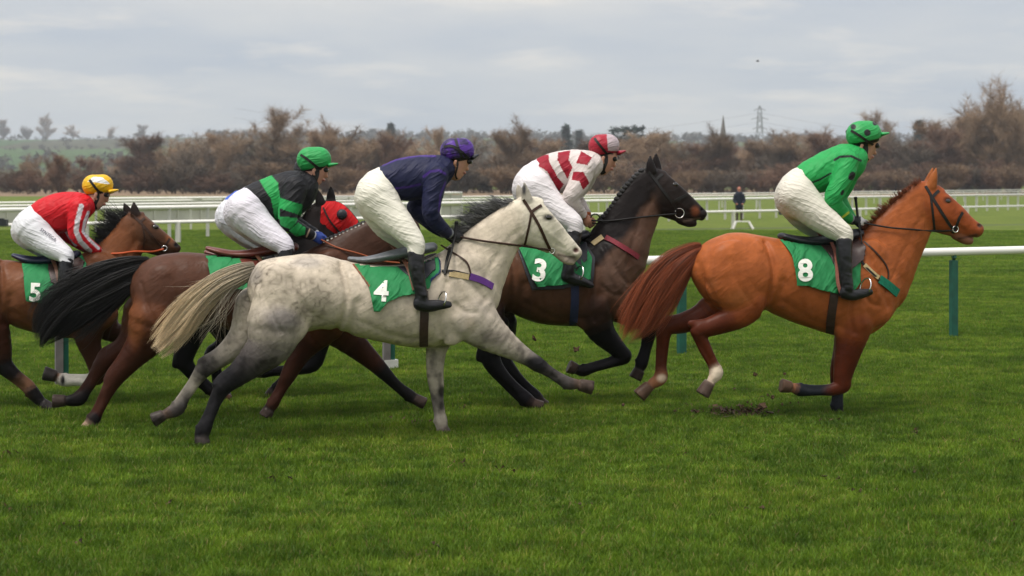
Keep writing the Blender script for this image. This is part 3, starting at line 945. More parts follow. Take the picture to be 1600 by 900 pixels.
# chestnut, number 8, leading
HS['chestnut'] = dict(
    F=Frame(1250, 13.75, YAW), label='chestnut racehorse number 8 leading the field, reddish tail streaming behind it',
    C=dict(body=(0.345, 0.096, 0.029), neck=(0.31, 0.086, 0.026), head=(0.28, 0.064, 0.019), muzzle=(0.20, 0.085, 0.05), ear=(0.30, 0.09, 0.025),
           g=(0.20, 0.050, 0.015), d=(0.078, 0.017, 0.007), w=(0.62, 0.50, 0.38), p=(0.24, 0.10, 0.05), b=(0.013, 0.015, 0.02), hoof=(0.075, 0.05, 0.04), hoofp=(0.085, 0.050, 0.034)),
    trunk=[(1080, 412, 432, .05), (1088, 394, 448, .13), (1104, 378, 470, .21), (1130, 367, 486, .265), (1160, 364, 490, .285), (1200, 370, 489, .27), (1240, 377, 504, .285),
           (1280, 380, 517, .30), (1312, 378, 526, .29), (1345, 372, 527, .26), (1372, 384, 514, .21), (1390, 408, 494, .15), (1398, 435, 470, .06)],
    neck=[(1338, 376, 1394, 486, .19), (1362, 346, 1418, 434, .14), (1386, 322, 1434, 398, .115), (1408, 303, 1441, 374, .10), (1430, 287, 1447, 362, .095)],
    muscle=[([(1142, 412, 36), (1142, 440, 42), (1168, 460, 32)], -0.17, .03), ([(1362, 400, 26), (1352, 450, 34), (1372, 484, 24)], -0.15, .05), ([(1328, 490, 26), (1322, 512, 18)], -0.17, .05)],
    head=[(1443, 283, 1450, 357, .085), (1464, 293, 1460, 361, .10), (1484, 309, 1479, 365, .092), (1506, 329, 1495, 368, .066), (1520, 341, 1508, 370, .056), (1531, 349, 1521, 369, .054)],
    headx=[([(1494, 366, 9), (1508, 374, 8), (1515, 376, 6.5)], .014), ([(1528, 358, 9), (1526, 364, 7)], .012), ([(1452, 350, 9), (1470, 357, 8), (1490, 363, 7)], .012)],
    ears=[([(1455, 292, 9), (1459, 277, 6.5), (1463, 263, 1.6)], -0.045), ([(1450, 290, 9), (1454, 277, 6.5), (1457, 263, 1.6)], 0.045)],
    eye=(1481, 314), dent=[(1530, 352, 0, 0.020)], face=((1470, 295), (1536, 350)), lines=[([(1498, 373), (1512, 370), (1526, 367)], 2.5, (0.05, 0.02, 0.015), .8), ([(1463, 350), (1452, 340), (1447, 318)], 6, (0.20, 0.045, 0.014), .5), ([(1490, 328), (1506, 346)], 4, (0.26, 0.06, 0.02), .5)],
    legs=[dict(l=-0.14, c='ggdddddww', p=[(1178, 472, 25), (1158, 490, 22), (1130, 503, 18), (1106, 512, 14.5), (1091, 518, 12.5), (1101, 542, 10.5), (1113, 566, 9), (1120, 582, 10.5), (1113, 593, 8)],
               hoof=(1109, 597, 1097, 617, 9.5, 13), x=[([(1118, 505, 9), (1095, 507, 8), (1080, 506, 6)], .02)]),
          dict(l=0.13, c='gddddddpp', p=[(1130, 470, 30), (1098, 493, 20), (1066, 505, 16), (1044, 510, 13.5), (1037, 522, 12), (1035, 548, 9.8), (1033, 572, 9), (1033, 590, 10.5), (1020, 599, 8.5)],
               hoof=(1015, 602, 998, 619, 9.5, 13), hc='hoofp', x=[([(1060, 500, 8), (1040, 502, 8), (1031, 504, 6)], .02)]),
          dict(l=-0.13, c='gdddddbbbp', q=.8, p=[(1334, 508, 30), (1327, 540, 23), (1320, 570, 18), (1316, 592, 14.5), (1316, 602, 13), (1300, 609, 9.5), (1280, 610, 8.6), (1260, 610, 9.5), (1249, 609, 10), (1240, 606, 7.5)], k=.04,
               hoof=(1236, 605, 1220, 602, 9.5, 12.5), hc='hoofp'),
          dict(l=0.13, c='gdddbbb', p=[(1334, 505, 30), (1322, 545, 20), (1312, 575, 15), (1310, 595, 12.5), (1309, 615, 9), (1308, 634, 10), (1308, 642, 8.5)], hoof=(1309, 644, 1312, 653, 10, 12))],
    spots=[(1531, 352, 6, 6, (0.03, 0.015, 0.012), .9), (1522, 372, 18, 9, (0.16, 0.08, 0.06), .6), (1481, 313, 10, 7, (0.06, 0.018, 0.01), .9), (1120, 582, 13, 12, (0.70, 0.58, 0.45), 1.0), (1034, 591, 11, 9, (0.6, 0.46, 0.34), .9),
           (1112, 443, 14, 14, (0.20, 0.085, 0.04), .35), (1155, 465, 30, 20, (0.42, 0.17, 0.06), .3)],
)
def tan_dapple(Cv, V, uv):
    Cv *= (1 + 0.16 * fbm(V, 7, 3))[:, None]
    m = line_mask(uv, [(1345, 372), (1372, 340), (1400, 312), (1432, 287)], 10, .8)[:, None]
    Cv[:] = Cv * (1 - .7 * m) + np.array((0.15, 0.04, 0.014)) * .7 * m
HS['chestnut']['dapple'] = tan_dapple

# grey, number 4, nearest
def grey_dapple(Cv, V, uv):
    rump = np.clip(1.15 - np.hypot((uv[:, 0] - 445) / 115, (uv[:, 1] - 452) / 85), 0, 1)
    W = V + 0.02 * np.stack([fbm(V, 14, 21), fbm(V, 14, 22), fbm(V, 14, 23)], 1)
    cell = np.abs(vnoise(W * 26, 31)) + .45 * np.abs(vnoise(W * 17 + 5, 32))
    net = np.clip(1 - cell * 2.1, 0, 1)                      # darker net between pale dapples
    big = np.clip(.5 + 1.1 * fbm(V, 6.5, 40, 2), 0, 1)
    up = np.clip((V[:, 2] - 0.75) / 0.2, 0, 1)
    k = (0.10 + 0.62 * rump * (.35 + .65 * big)) * net * up + .38 * rump * big * up
    Cv *= (1 - np.clip(k, 0, .7))[:, None] ** np.array((1.0, 1.02, 1.05))
    fl = np.clip(fbm(V, 42, 50, 2) - .42, 0, 1) * 2.0        # flecks of darker hair
    Cv *= (1 - .45 * np.clip(fl, 0, 1))[:, None]
    Cv *= (1 + 0.12 * fbm(V, 9, 5))[:, None]
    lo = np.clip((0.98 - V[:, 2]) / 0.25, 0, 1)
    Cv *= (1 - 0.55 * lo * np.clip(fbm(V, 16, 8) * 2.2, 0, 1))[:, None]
GD = (0.016, 0.015, 0.017)
HS['grey'] = dict(
    F=Frame(560, 12.55, YAW), label='pale grey dappled racehorse number 4 nearest the camera, cream tail flying',
    C=dict(body=(0.56, 0.48, 0.385), neck=(0.60, 0.515, 0.41), head=(0.66, 0.60, 0.49), muzzle=(0.45, 0.36, 0.30), ear=(0.42, 0.38, 0.32),
           l=(0.42, 0.365, 0.30), m=(0.16, 0.14, 0.125), d=GD, e=(0.06, 0.052, 0.05), p=(0.10, 0.065, 0.05), hoof=(0.055, 0.045, 0.04), hoofp=(0.062, 0.044, 0.036)),
    trunk=[(388, 436, 462, .05), (393, 424, 480, .13), (406, 409, 506, .215), (432, 402, 522, .27), (470, 398, 520, .285), (505, 399, 514, .275), (545, 408, 523, .29), (590, 414, 533, .305),
           (640, 412, 542, .305), (680, 402, 542, .275), (720, 398, 533, .235), (750, 412, 515, .19), (768, 436, 496, .13), (775, 455, 480, .05)],
    neck=[(694, 390, 770, 476, .19), (722, 366, 784, 438, .135), (752, 343, 797, 406, .11), (782, 325, 806, 388, .095), (806, 314, 817, 378, .088)],
    muscle=[([(442, 446, 34), (436, 476, 42), (452, 504, 32)], -0.17, .03), ([(728, 420, 26), (722, 462, 34), (748, 496, 26)], -0.15, .05), ([(700, 500, 30), (705, 520, 20)], -0.17, .05)],
    head=[(812, 313, 817, 374, .08), (835, 307, 826, 384, .098), (853, 320, 843, 388, .09), (874, 350, 860, 391, .063), (891, 369, 877, 398, .054), (904, 384, 892, 404, .052)],
    headx=[([(868, 392, 8), (884, 405, 7.5), (893, 408, 6.5)], .014), ([(900, 394, 9), (898, 401, 7)], .012), ([(818, 366, 10), (836, 379, 9), (856, 387, 8)], .012)],
    ears=[([(824, 313, 9), (821, 300, 7), (819, 285, 1.6)], -0.045), ([(816, 312, 9), (812, 299, 6.5), (809, 288, 1.6)], 0.045)],
    eye=(857, 340), dent=[(900, 391, 0, 0.023)], face=((844, 312), (909, 389)), lines=[([(872, 398), (886, 401), (898, 402)], 2.5, (0.10, 0.07, 0.06), .8), ([(814, 372), (808, 384)], 9, (0.33, 0.28, 0.22), .5)],
    legs=[dict(l=-0.14, c='lmedddddd', p=[(430, 505, 44), (424, 535, 36), (398, 562, 26), (368, 588, 18), (350, 603, 14.5), (338, 624, 11), (328, 648, 10), (318, 672, 12), (314, 680, 10)], k=.05,
               hoof=(314, 682, 317, 695, 11, 14), x=[([(380, 572, 9), (352, 588, 9), (338, 600, 7)], .02)]),
          dict(l=0.13, c='lllmelmep', p=[(400, 480, 34), (385, 520, 26), (362, 545, 19), (334, 566, 14.5), (317, 579, 13), (302, 600, 9.6), (288, 620, 9.5), (278, 638, 11.5), (262, 646, 8.5)],
               hoof=(256, 648, 238, 657, 9.5, 13), x=[([(350, 550, 8), (326, 560, 8), (314, 565, 6)], .02)]),
          dict(l=-0.13, c='lllmdeep', p=[(738, 498, 38), (764, 520, 29), (797, 542, 18.5), (826, 560, 12.5), (840, 569, 12), (862, 583, 8.6), (886, 598, 10), (900, 600, 8)], k=.05, q=.8,
               hoof=(905, 601, 926, 606, 10, 12.5), hc='hoofp'),
          dict(l=0.12, c='lllllmlll', p=[(690, 510, 30), (683, 540, 18), (680, 565, 14.5), (680, 588, 13), (682, 602, 12), (684, 625, 9.6), (687, 645, 9.2), (689, 658, 10.5), (690, 666, 9)], hoof=(690, 668, 695, 679, 10, 13), hc='hoofp')],
    spots=[(900, 391, 7, 6, (0.10, 0.045, 0.04), .95), (895, 404, 14, 8, (0.22, 0.17, 0.16), .6), (857, 340, 12, 7, (0.04, 0.035, 0.035), .95), (819, 296, 5, 14, (0.03, 0.03, 0.035), .85),
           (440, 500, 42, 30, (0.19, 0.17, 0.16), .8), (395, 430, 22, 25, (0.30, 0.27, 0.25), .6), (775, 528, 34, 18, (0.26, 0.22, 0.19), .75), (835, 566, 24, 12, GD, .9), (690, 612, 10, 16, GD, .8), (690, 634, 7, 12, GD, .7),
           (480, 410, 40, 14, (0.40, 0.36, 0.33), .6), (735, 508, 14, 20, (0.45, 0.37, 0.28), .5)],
    dapple=grey_dapple,
)
# dark brown, number 3
HS['brown'] = dict(
    F=Frame(900, 14.3, YAW), label='dark brown racehorse number 3 with ring bit, between the grey and the chestnut',
    C=dict(body=(0.082, 0.038, 0.022), neck=(0.12, 0.066, 0.046), head=(0.02, 0.015, 0.014), muzzle=(0.025, 0.016, 0.014), ear=(0.014, 0.011, 0.011),
           g=(0.05, 0.025, 0.018), d=(0.006, 0.0055, 0.007), p=(0.05, 0.026, 0.019), hoof=(0.040, 0.027, 0.022), t=(0.18, 0.06, 0.025)),
    trunk=[(676, 420, 450, .05), (684, 405, 470, .14), (704, 385, 492, .22), (734, 375, 500, .27), (770, 374, 494, .275), (800, 378, 492, .28), (840, 384, 505, .30), (880, 384, 509, .30),
           (915, 378, 509, .275), (945, 376, 503, .24), (970, 392, 488, .19), (988, 416, 462, .12), (994, 432, 446, .05)],
    neck=[(928, 356, 994, 440, .19), (948, 330, 1003, 400, .13), (968, 304, 1011, 372, .108), (988, 282, 1017, 345, .095), (1006, 265, 1022, 336, .09)],
    muscle=[([(740, 420, 38), (745, 450, 40)], -0.16, .05), ([(962, 400, 26), (950, 440, 32), (968, 474, 24)], -0.15, .05), ([(915, 480, 28), (915, 496, 18)], -0.17, .05)],
    head=[(1014, 263, 1020, 332, .085), (1036, 267, 1032, 336, .10), (1055, 281, 1050, 340, .09), (1075, 301, 1066, 344, .066), (1089, 315, 1078, 343, .056), (1099, 325, 1090, 342, .054)],
    headx=[([(1064, 342, 9), (1076, 347, 8), (1084, 349, 5.5)], .012), ([(1097, 334, 8), (1096, 339, 6)], .012), ([(1024, 326, 9), (1042, 332, 9), (1058, 338, 8)], .012)],
    ears=[([(1018, 268, 9), (1016, 256, 6.5), (1016, 244, 1.6)], -0.045), ([(1026, 266, 9), (1025, 253, 6.5), (1025, 240, 1.6)], 0.045)],
    eye=(1055, 288), dent=[(1097, 328, 0, 0.020)], face=((1036, 266), (1103, 328)), lines=[([(1068, 346), (1080, 343), (1094, 341)], 2.2, (0.18, 0.13, 0.10), .6)],
    legs=[dict(l=-0.13, c='gddddddp', p=[(745, 470, 40), (768, 505, 28), (768, 535, 20), (766, 558, 16), (778, 580, 12.5), (800, 604, 11), (822, 624, 11.5), (830, 630, 9)], hoof=(832, 631, 846, 637, 9.5, 12), hc='hoof', x=[([(758, 535, 9), (752, 552, 8), (749, 560, 6)], .02)]),
          dict(l=0.13, c='gddddddp', p=[(755, 465, 38), (782, 505, 26), (782, 535, 18), (782, 556, 15), (796, 578, 12), (815, 600, 10.5), (836, 620, 11), (842, 627, 9)], hoof=(843, 628, 852, 636, 9.5, 11.5)),
          dict(l=-0.12, c='gdddddddd', p=[(925, 480, 32), (938, 515, 22), (956, 536, 16), (970, 550, 12.5), (975, 558, 11.5), (955, 566, 9), (930, 573, 8.4), (912, 579, 9.5), (903, 578, 7.5)], k=.045,
               hoof=(900, 577, 888, 572, 9.5, 12)),
          dict(l=0.12, c='gdddddd', p=[(955, 470, 30), (990, 492, 20), (1013, 505, 14), (1015, 516, 12.5), (1010, 542, 9), (1003, 566, 10), (1000, 575, 8)], hoof=(999, 578, 992, 592, 9.5, 12))],
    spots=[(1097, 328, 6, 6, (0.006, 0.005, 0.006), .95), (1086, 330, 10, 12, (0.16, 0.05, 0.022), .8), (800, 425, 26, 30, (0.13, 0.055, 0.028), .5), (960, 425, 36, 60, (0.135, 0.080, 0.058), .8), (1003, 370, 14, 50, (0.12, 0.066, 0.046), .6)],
)
def dark_dapple(Cv, V, uv):
    Cv *= (1 + 0.25 * fbm(V, 6, 13))[:, None]
    m = line_mask(uv, [(925, 385), (945, 362), (968, 335), (985, 305), (1008, 270)], 34, .35)
    m = np.clip(m + 0.5 * fbm(V, 12, 4) * (m > 0) * (m < 1), 0, 1)[:, None]
    Cv[:] = Cv * (1 - m) + np.array((0.013, 0.010, 0.010)) * m
HS['brown']['dapple'] = dark_dapple
# bay, under the green and black silks, head hidden by the grey
HS['bay'] = dict(
    F=Frame(400, 13.5, YAW), label='dark bay racehorse behind the grey, with plaited mane and long black tail',
    C=dict(body=(0.078, 0.033, 0.020), neck=(0.058, 0.028, 0.019), head=(0.07, 0.03, 0.02), muzzle=(0.04, 0.02, 0.016), ear=(0.04, 0.02, 0.015),
           g=(0.105, 0.038, 0.018), h=(0.045, 0.015, 0.009), d=(0.008, 0.007, 0.008), p=(0.30, 0.20, 0.14), hoof=(0.05, 0.035, 0.03)),
    trunk=[(204, 440, 462, .05), (210, 424, 482, .14), (226, 408, 508, .215), (252, 398, 520, .27), (285, 395, 514, .28), (320, 397, 508, .275), (360, 400, 518, .29), (410, 404, 530, .305),
           (450, 402, 537, .30), (485, 396, 536, .27), (515, 396, 528, .23), (540, 412, 512, .18), (556, 434, 492, .12), (562, 452, 474, .05)],
    neck=[(486, 390, 562, 478, .19), (520, 371, 590, 448, .135), (555, 353, 612, 424, .11), (588, 337, 630, 405, .095), (608, 331, 636, 396, .088)],
    muscle=[([(258, 444, 32), (252, 470, 40), (264, 496, 30)], -0.17, .03), ([(518, 416, 26), (510, 456, 34), (534, 490, 24)], -0.15, .05)],
    head=[(618, 332, 612, 396, .085), (634, 348, 608, 402, .095), (646, 368, 618, 410, .085), (656, 394, 634, 420, .062), (663, 414, 645, 428, .054)],
    headx=[([(656, 424, 10), (654, 430, 8)], .012)],
    ears=[([(614, 337, 8), (606, 330, 6), (598, 326, 1.6)], -0.04), ([(618, 336, 8), (611, 328, 6), (604, 324, 1.6)], 0.04)],
    eye=(640, 368), dent=[],
    legs=[dict(l=-0.14, c='ghhhhhhdp', p=[(240, 500, 40), (230, 528, 30), (208, 556, 21), (188, 580, 16), (176, 597, 13), (163, 622, 10), (153, 642, 9.4), (146, 656, 11), (141, 662, 9)], k=.05,
               hoof=(140, 663, 134, 671, 9.5, 11), hc='p', x=[([(196, 560, 9), (176, 580, 8), (168, 592, 6)], .02)]),
          dict(l=0.13, c='ghhhhhddd', p=[(226, 490, 34), (212, 525, 25), (192, 545, 18), (168, 560, 14.5), (158, 572, 13), (144, 594, 9.6), (132, 612, 10), (124, 623, 11), (108, 626, 8.5)],
               hoof=(102, 626, 82, 627, 9.5, 12), x=[([(186, 540, 8), (166, 549, 8), (158, 555, 6)], .02)]),
          dict(l=-0.12, c='ghhhhhhd', p=[(505, 505, 34), (483, 532, 23), (468, 555, 16), (456, 576, 13.5), (450, 588, 12), (438, 610, 9), (427, 630, 9.5), (421, 638, 8.5)], k=.045, hoof=(420, 640, 414, 651, 10, 12)),
          dict(l=0.12, c='ghhdddd', p=[(520, 505, 32), (556, 540, 20), (584, 566, 14), (598, 580, 11.5), (620, 602, 8.6), (640, 618, 9.5), (646, 622, 8)], hoof=(648, 623, 664, 631, 9, 11))],
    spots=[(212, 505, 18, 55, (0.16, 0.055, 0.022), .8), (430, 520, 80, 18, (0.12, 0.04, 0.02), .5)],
)
# dark horse in the red hood, almost hidden behind the bay
HS['hooded'] = dict(
    F=Frame(420, 14.9, YAW), label='nearly black racehorse in a red hood, mostly hidden behind the bay', vox=0.015,
    C=dict(body=(0.03, 0.018, 0.014), neck=(0.014, 0.011, 0.011), head=(0.02, 0.014, 0.012), ear=(0.013, 0.011, 0.011), d=(0.006, 0.0055, 0.007), p=(0.06, 0.03, 0.02), hoof=(0.04, 0.028, 0.023)),
    trunk=[(276, 440, 460, .05), (282, 424, 478, .14), (298, 408, 494, .22), (326, 400, 502, .27), (356, 398, 500, .275), (390, 402, 500, .28), (420, 404, 508, .29), (446, 402, 512, .285),
           (472, 398, 510, .26), (496, 400, 500, .21), (514, 420, 482, .13), (520, 436, 462, .05)],
    neck=[(448, 372, 512, 448, .18), (464, 350, 516, 412, .13), (480, 332, 518, 388, .105), (494, 318, 516, 374, .09)],
    muscle=[], head=[(502, 315, 508, 372, .082), (520, 313, 516, 372, .095), (537, 325, 530, 372, .085), (555, 343, 545, 377, .063), (568, 357, 558, 384, .054), (577, 366, 568, 384, .05)],
    headx=[([(572, 376, 9), (570, 382, 7)], .012)],
    ears=[([(501, 317, 8), (498, 306, 6), (495, 295, 1.6)], -0.042), ([(517, 313, 8), (517, 302, 6), (517, 291, 1.6)], 0.042)],
    eye=(534, 335), dent=[],
    legs=[dict(l=-0.13, c='ddddddp', p=[(310, 478, 34), (300, 515, 24), (290, 545, 18), (288, 566, 14), (304, 586, 11), (328, 608, 9), (346, 620, 9)], hoof=(348, 621, 360, 626, 9, 10), hc='p', x=[([(284, 550, 9), (278, 562, 8), (274, 570, 6)], .02)]),
          dict(l=0.13, c='ddddddd', p=[(330, 470, 34), (360, 525, 22), (345, 545, 15), (332, 555, 13), (338, 580, 9), (342, 604, 9), (346, 610, 8)], hoof=(347, 612, 354, 622, 9, 11)),
          dict(l=-0.12, c='ddddddd', p=[(486, 480, 28), (502, 520, 17), (498, 548, 13), (489, 570, 11.5), (462, 578, 8.4), (428, 580, 8), (412, 582, 9)], hoof=(408, 582, 394, 580, 9, 11)),
          dict(l=0.12, c='ddddddd', p=[(490, 480, 28), (484, 520, 16), (470, 548, 12), (460, 566, 11), (446, 590, 8), (432, 606, 8), (428, 610, 8)], hoof=(427, 611, 420, 622, 9, 11))],
    spots=[],
)
# bay, number 5, at the left edge
HS['fifth'] = dict(
    F=Frame(80, 14.25, YAW), label='bay racehorse number 5 at the left edge, wild black mane and orange reins',
    C=dict(body=(0.145, 0.055, 0.026), neck=(0.17, 0.062, 0.026), head=(0.10, 0.045, 0.025), muzzle=(0.04, 0.022, 0.018), ear=(0.02, 0.014, 0.013),
           g=(0.085, 0.031, 0.016), h=(0.048, 0.018, 0.011), d=(0.009, 0.008, 0.009), p=(0.17, 0.085, 0.05), w=(0.55, 0.52, 0.47), hoof=(0.035, 0.03, 0.03)),
    trunk=[(-118, 435, 458, .05), (-112, 420, 476, .14), (-96, 406, 498, .21), (-70, 399, 508, .27), (-38, 398, 504, .28), (-5, 403, 500, .27), (25, 408, 511, .285), (60, 410, 521, .30),
           (95, 408, 527, .295), (125, 402, 528, .265), (150, 402, 519, .23), (172, 420, 503, .18), (186, 442, 482, .11), (191, 456, 470, .05)],
    neck=[(132, 396, 190, 470, .19), (154, 380, 202, 436, .135), (172, 364, 211, 412, .11), (188, 348, 215, 398, .095), (202, 336, 219, 392, .088)],
    muscle=[([(152, 420, 26), (142, 460, 32), (160, 490, 24)], -0.15, .05), ([(118, 496, 26), (122, 510, 18)], -0.17, .05), ([(-40, 420, 38), (-30, 452, 40), (-14, 474, 28)], -0.16, .05)],
    head=[(207, 333, 214, 388, .082), (221, 331, 221, 391, .096), (238, 343, 235, 393, .088), (256, 361, 249, 395, .064), (267, 370, 259, 395, .055), (276, 379, 270, 394, .053)],
    headx=[([(274, 388, 8.5), (272, 393, 7)], .012), ([(250, 392, 8), (262, 396, 7), (267, 397, 6)], .012), ([(220, 382, 9), (236, 389, 8), (250, 393, 7)], .012)],
    ears=[([(212, 335, 8), (210, 326, 6), (209, 316, 1.6)], -0.042), ([(202, 336, 8), (198, 327, 6), (194, 318, 1.6)], 0.042)],
    eye=(243, 354), dent=[(276, 383, 0, 0.018)], face=((221, 331), (282, 383)),
    legs=[dict(l=-0.14, c='ghhddpdd', p=[(-28, 480, 36), (-14, 512, 28), (-2, 545, 20), (4, 568, 15), (22, 586, 11), (42, 602, 11), (50, 612, 10.5), (62, 626, 8.5)], k=.045, hoof=(66, 630, 80, 640, 9, 11)),
          dict(l=0.13, c='ghhdddd', p=[(-50, 480, 34), (-66, 520, 24), (-84, 545, 16), (-98, 560, 13), (-118, 590, 9.5), (-134, 612, 10), (-142, 618, 8.5)], hoof=(-146, 620, -160, 628, 9, 11)),
          dict(l=-0.12, c='ghhhhwwwp', p=[(140, 490, 32), (138, 530, 20), (146, 556, 15), (152, 580, 12.5), (151, 590, 12), (136, 594, 9.4), (118, 594, 9.6), (100, 594, 10), (92, 590, 7.5)], k=.045, hoof=(88, 588, 68, 583, 9.5, 12.5)),
          dict(l=0.12, c='ghhhddd', p=[(150, 490, 30), (170, 515, 18), (190, 522, 13.5), (206, 528, 12), (196, 548, 9), (180, 566, 9), (172, 570, 8)], hoof=(170, 572, 158, 578, 9, 11))],
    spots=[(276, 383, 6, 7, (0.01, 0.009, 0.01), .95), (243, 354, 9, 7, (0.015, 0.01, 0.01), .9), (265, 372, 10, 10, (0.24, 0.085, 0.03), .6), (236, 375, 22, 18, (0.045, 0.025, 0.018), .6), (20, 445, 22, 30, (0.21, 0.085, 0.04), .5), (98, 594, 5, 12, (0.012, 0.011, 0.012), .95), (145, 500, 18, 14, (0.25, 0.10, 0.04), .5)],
)
built = {}
for key, S in HS.items():
    built[key] = build_horse(S)
# ------------------------------------------------------------------ riders
SKIN = (0.46, 0.235, 0.165)
def fold_noise(V, ax, sc, seed):
    """creases running along ax"""
    ax = np.array(ax, float); ax /= np.linalg.norm(ax)
    P = V - 0.93 * (V @ ax)[:, None] * ax
    n = fbm(P, sc, seed, 3)
    return 1 - 2.4 * np.abs(n)
def normals(V, Q):
    a, b, c = V[Q[:, 0]], V[Q[:, 1]], V[Q[:, 2]]
    n = np.cross(b - a, c - a); N = np.zeros_like(V)
    for j in range(Q.shape[1]): np.add.at(N, Q[:, j], n)
    return N / (np.linalg.norm(N, axis=1, keepdims=True) + 1e-12)
def flip_lat(pts, dx=0, dy=0):
    return [(p[0] + dx, p[1] + dy, p[2], -p[3]) + tuple(p[4:]) for p in pts]
def sdf_obj(name, prims, h, mat, parent, col, paint=None, F=None, wr=None, cut=None, grow=0.0):
    G = Grid.fit(prims, h, grow)
    if cut is not None:
        X, Y, Z = G.open(); G.D = np.maximum(G.D, cut(X, Y, Z)).astype(np.float32)
    V, Q = G.mesh()
    if wr is not None:
        N = normals(V, Q); V = V + N * wr(V)[:, None]
    me = np_mesh(name, V, Q)
    C = np.tile(np.array(col, float), (len(V), 1))
    if paint is not None: paint(C, F.proj(V), V)
    set_col(me, C)
    return obj(name, me, mat, parent), G
def put(C, m, col):
    if m.dtype == bool: C[m] = col
    else: C[:] = C * (1 - m[:, None]) + np.array(col) * m[:, None]
def half_plane(F, a, b, lat=0.0):
    """field negative above the line a-b (pixels, left to right)"""
    A, B = F.at(a[0], a[1], lat), F.at(b[0], b[1], lat)
    d = np.array((B[0] - A[0], B[2] - A[2])); d /= np.linalg.norm(d)
    return lambda X, Y, Z: -((X - A[0]) * (-d[1]) + (Z - A[2]) * d[0]) + 0 * Y

def one_strap(name, G, F, pts, w, mat, parent, **kw):
    """a band on each side, each its own part"""
    q = resample(pts, kw.get('step', 4))
    P0 = np.array([hit(G, F, a, b, -1) for a, b in q])
    for side in (-1, 1):
        P = P0.copy()
        if side > 0:
            y = column_hits(G, P[:, 0], P[:, 2], 1); ok = ~np.isnan(y); P[:, 1] = np.where(ok, y, 0); P = P[ok]
        if len(P) < 2: continue
        if len(P) > 4:
            for _ in range(2): P[1:-1] = 0.25 * P[:-2] + 0.5 * P[1:-1] + 0.25 * P[2:]
        mb = MB(); N = G.grad(P); ribbon(mb, P + N * kw.get('off', .003), N, w, kw.get('h', .007)); mb.build(name, mat, parent)
def fist(F, c, lat, sgn, ax, s=1.0):
    """closed hand: palm, four curled fingers of different length, thumb on top. c: local centre, sgn -1 near hand, ax: forearm direction in X-Z"""
    f = np.array((ax[0], 0, ax[1])); f /= np.linalg.norm(f)
    u = np.array((-f[2], 0, f[0]))
    if u[2] < 0: u = -u
    l = np.array((0, -sgn, 0.0))                  # towards the palm side (inwards)
    c = np.array(c)
    K = lambda pts, r, k=0.006: Chain([tuple(p) + (q * s, 1.0) for p, q in zip(pts, r)], [(0, 0, 0)], k, 3) if False else Chain([tuple(p) + (q * s, 1.0) for p, q in zip(pts, r)], [(0, 0, 0)] * len(pts), k, 3)
    out = [K([c - f * .055 * s, c - f * .035 * s], [.026, .027], .02),
           K([c - f * .03 * s + u * .018 * s, c + f * .022 * s + u * .022 * s], [.021, .019], .02), K([c - f * .03 * s - u * .014 * s, c + f * .016 * s - u * .024 * s], [.021, .018], .02),
           K([c - f * .02 * s, c + f * .02 * s], [.024, .022], .02)]
    for i in range(4):
        o = u * (.030 - .0205 * i) * s; ln = (.90, 1.0, .93, .76)[i] * s
        b = c + f * .022 * s + o
        out.append(K([b, b + f * .026 * ln + l * .004 * s, b + f * .030 * ln + l * .028 * s, b + f * .006 * ln + l * .040 * s, b - f * .012 * ln + l * .030 * s], [.0105, .0100, .0094, .0088, .0080], .004))
    out.append(K([c - f * .030 * s + u * .026 * s, c - f * .002 * s + u * .042 * s + l * .012 * s, c + f * .024 * s + u * .043 * s + l * .018 * s, c + f * .038 * s + u * .036 * s + l * .020 * s], [.0135, .0118, .0105, .0085], .008))
    return out

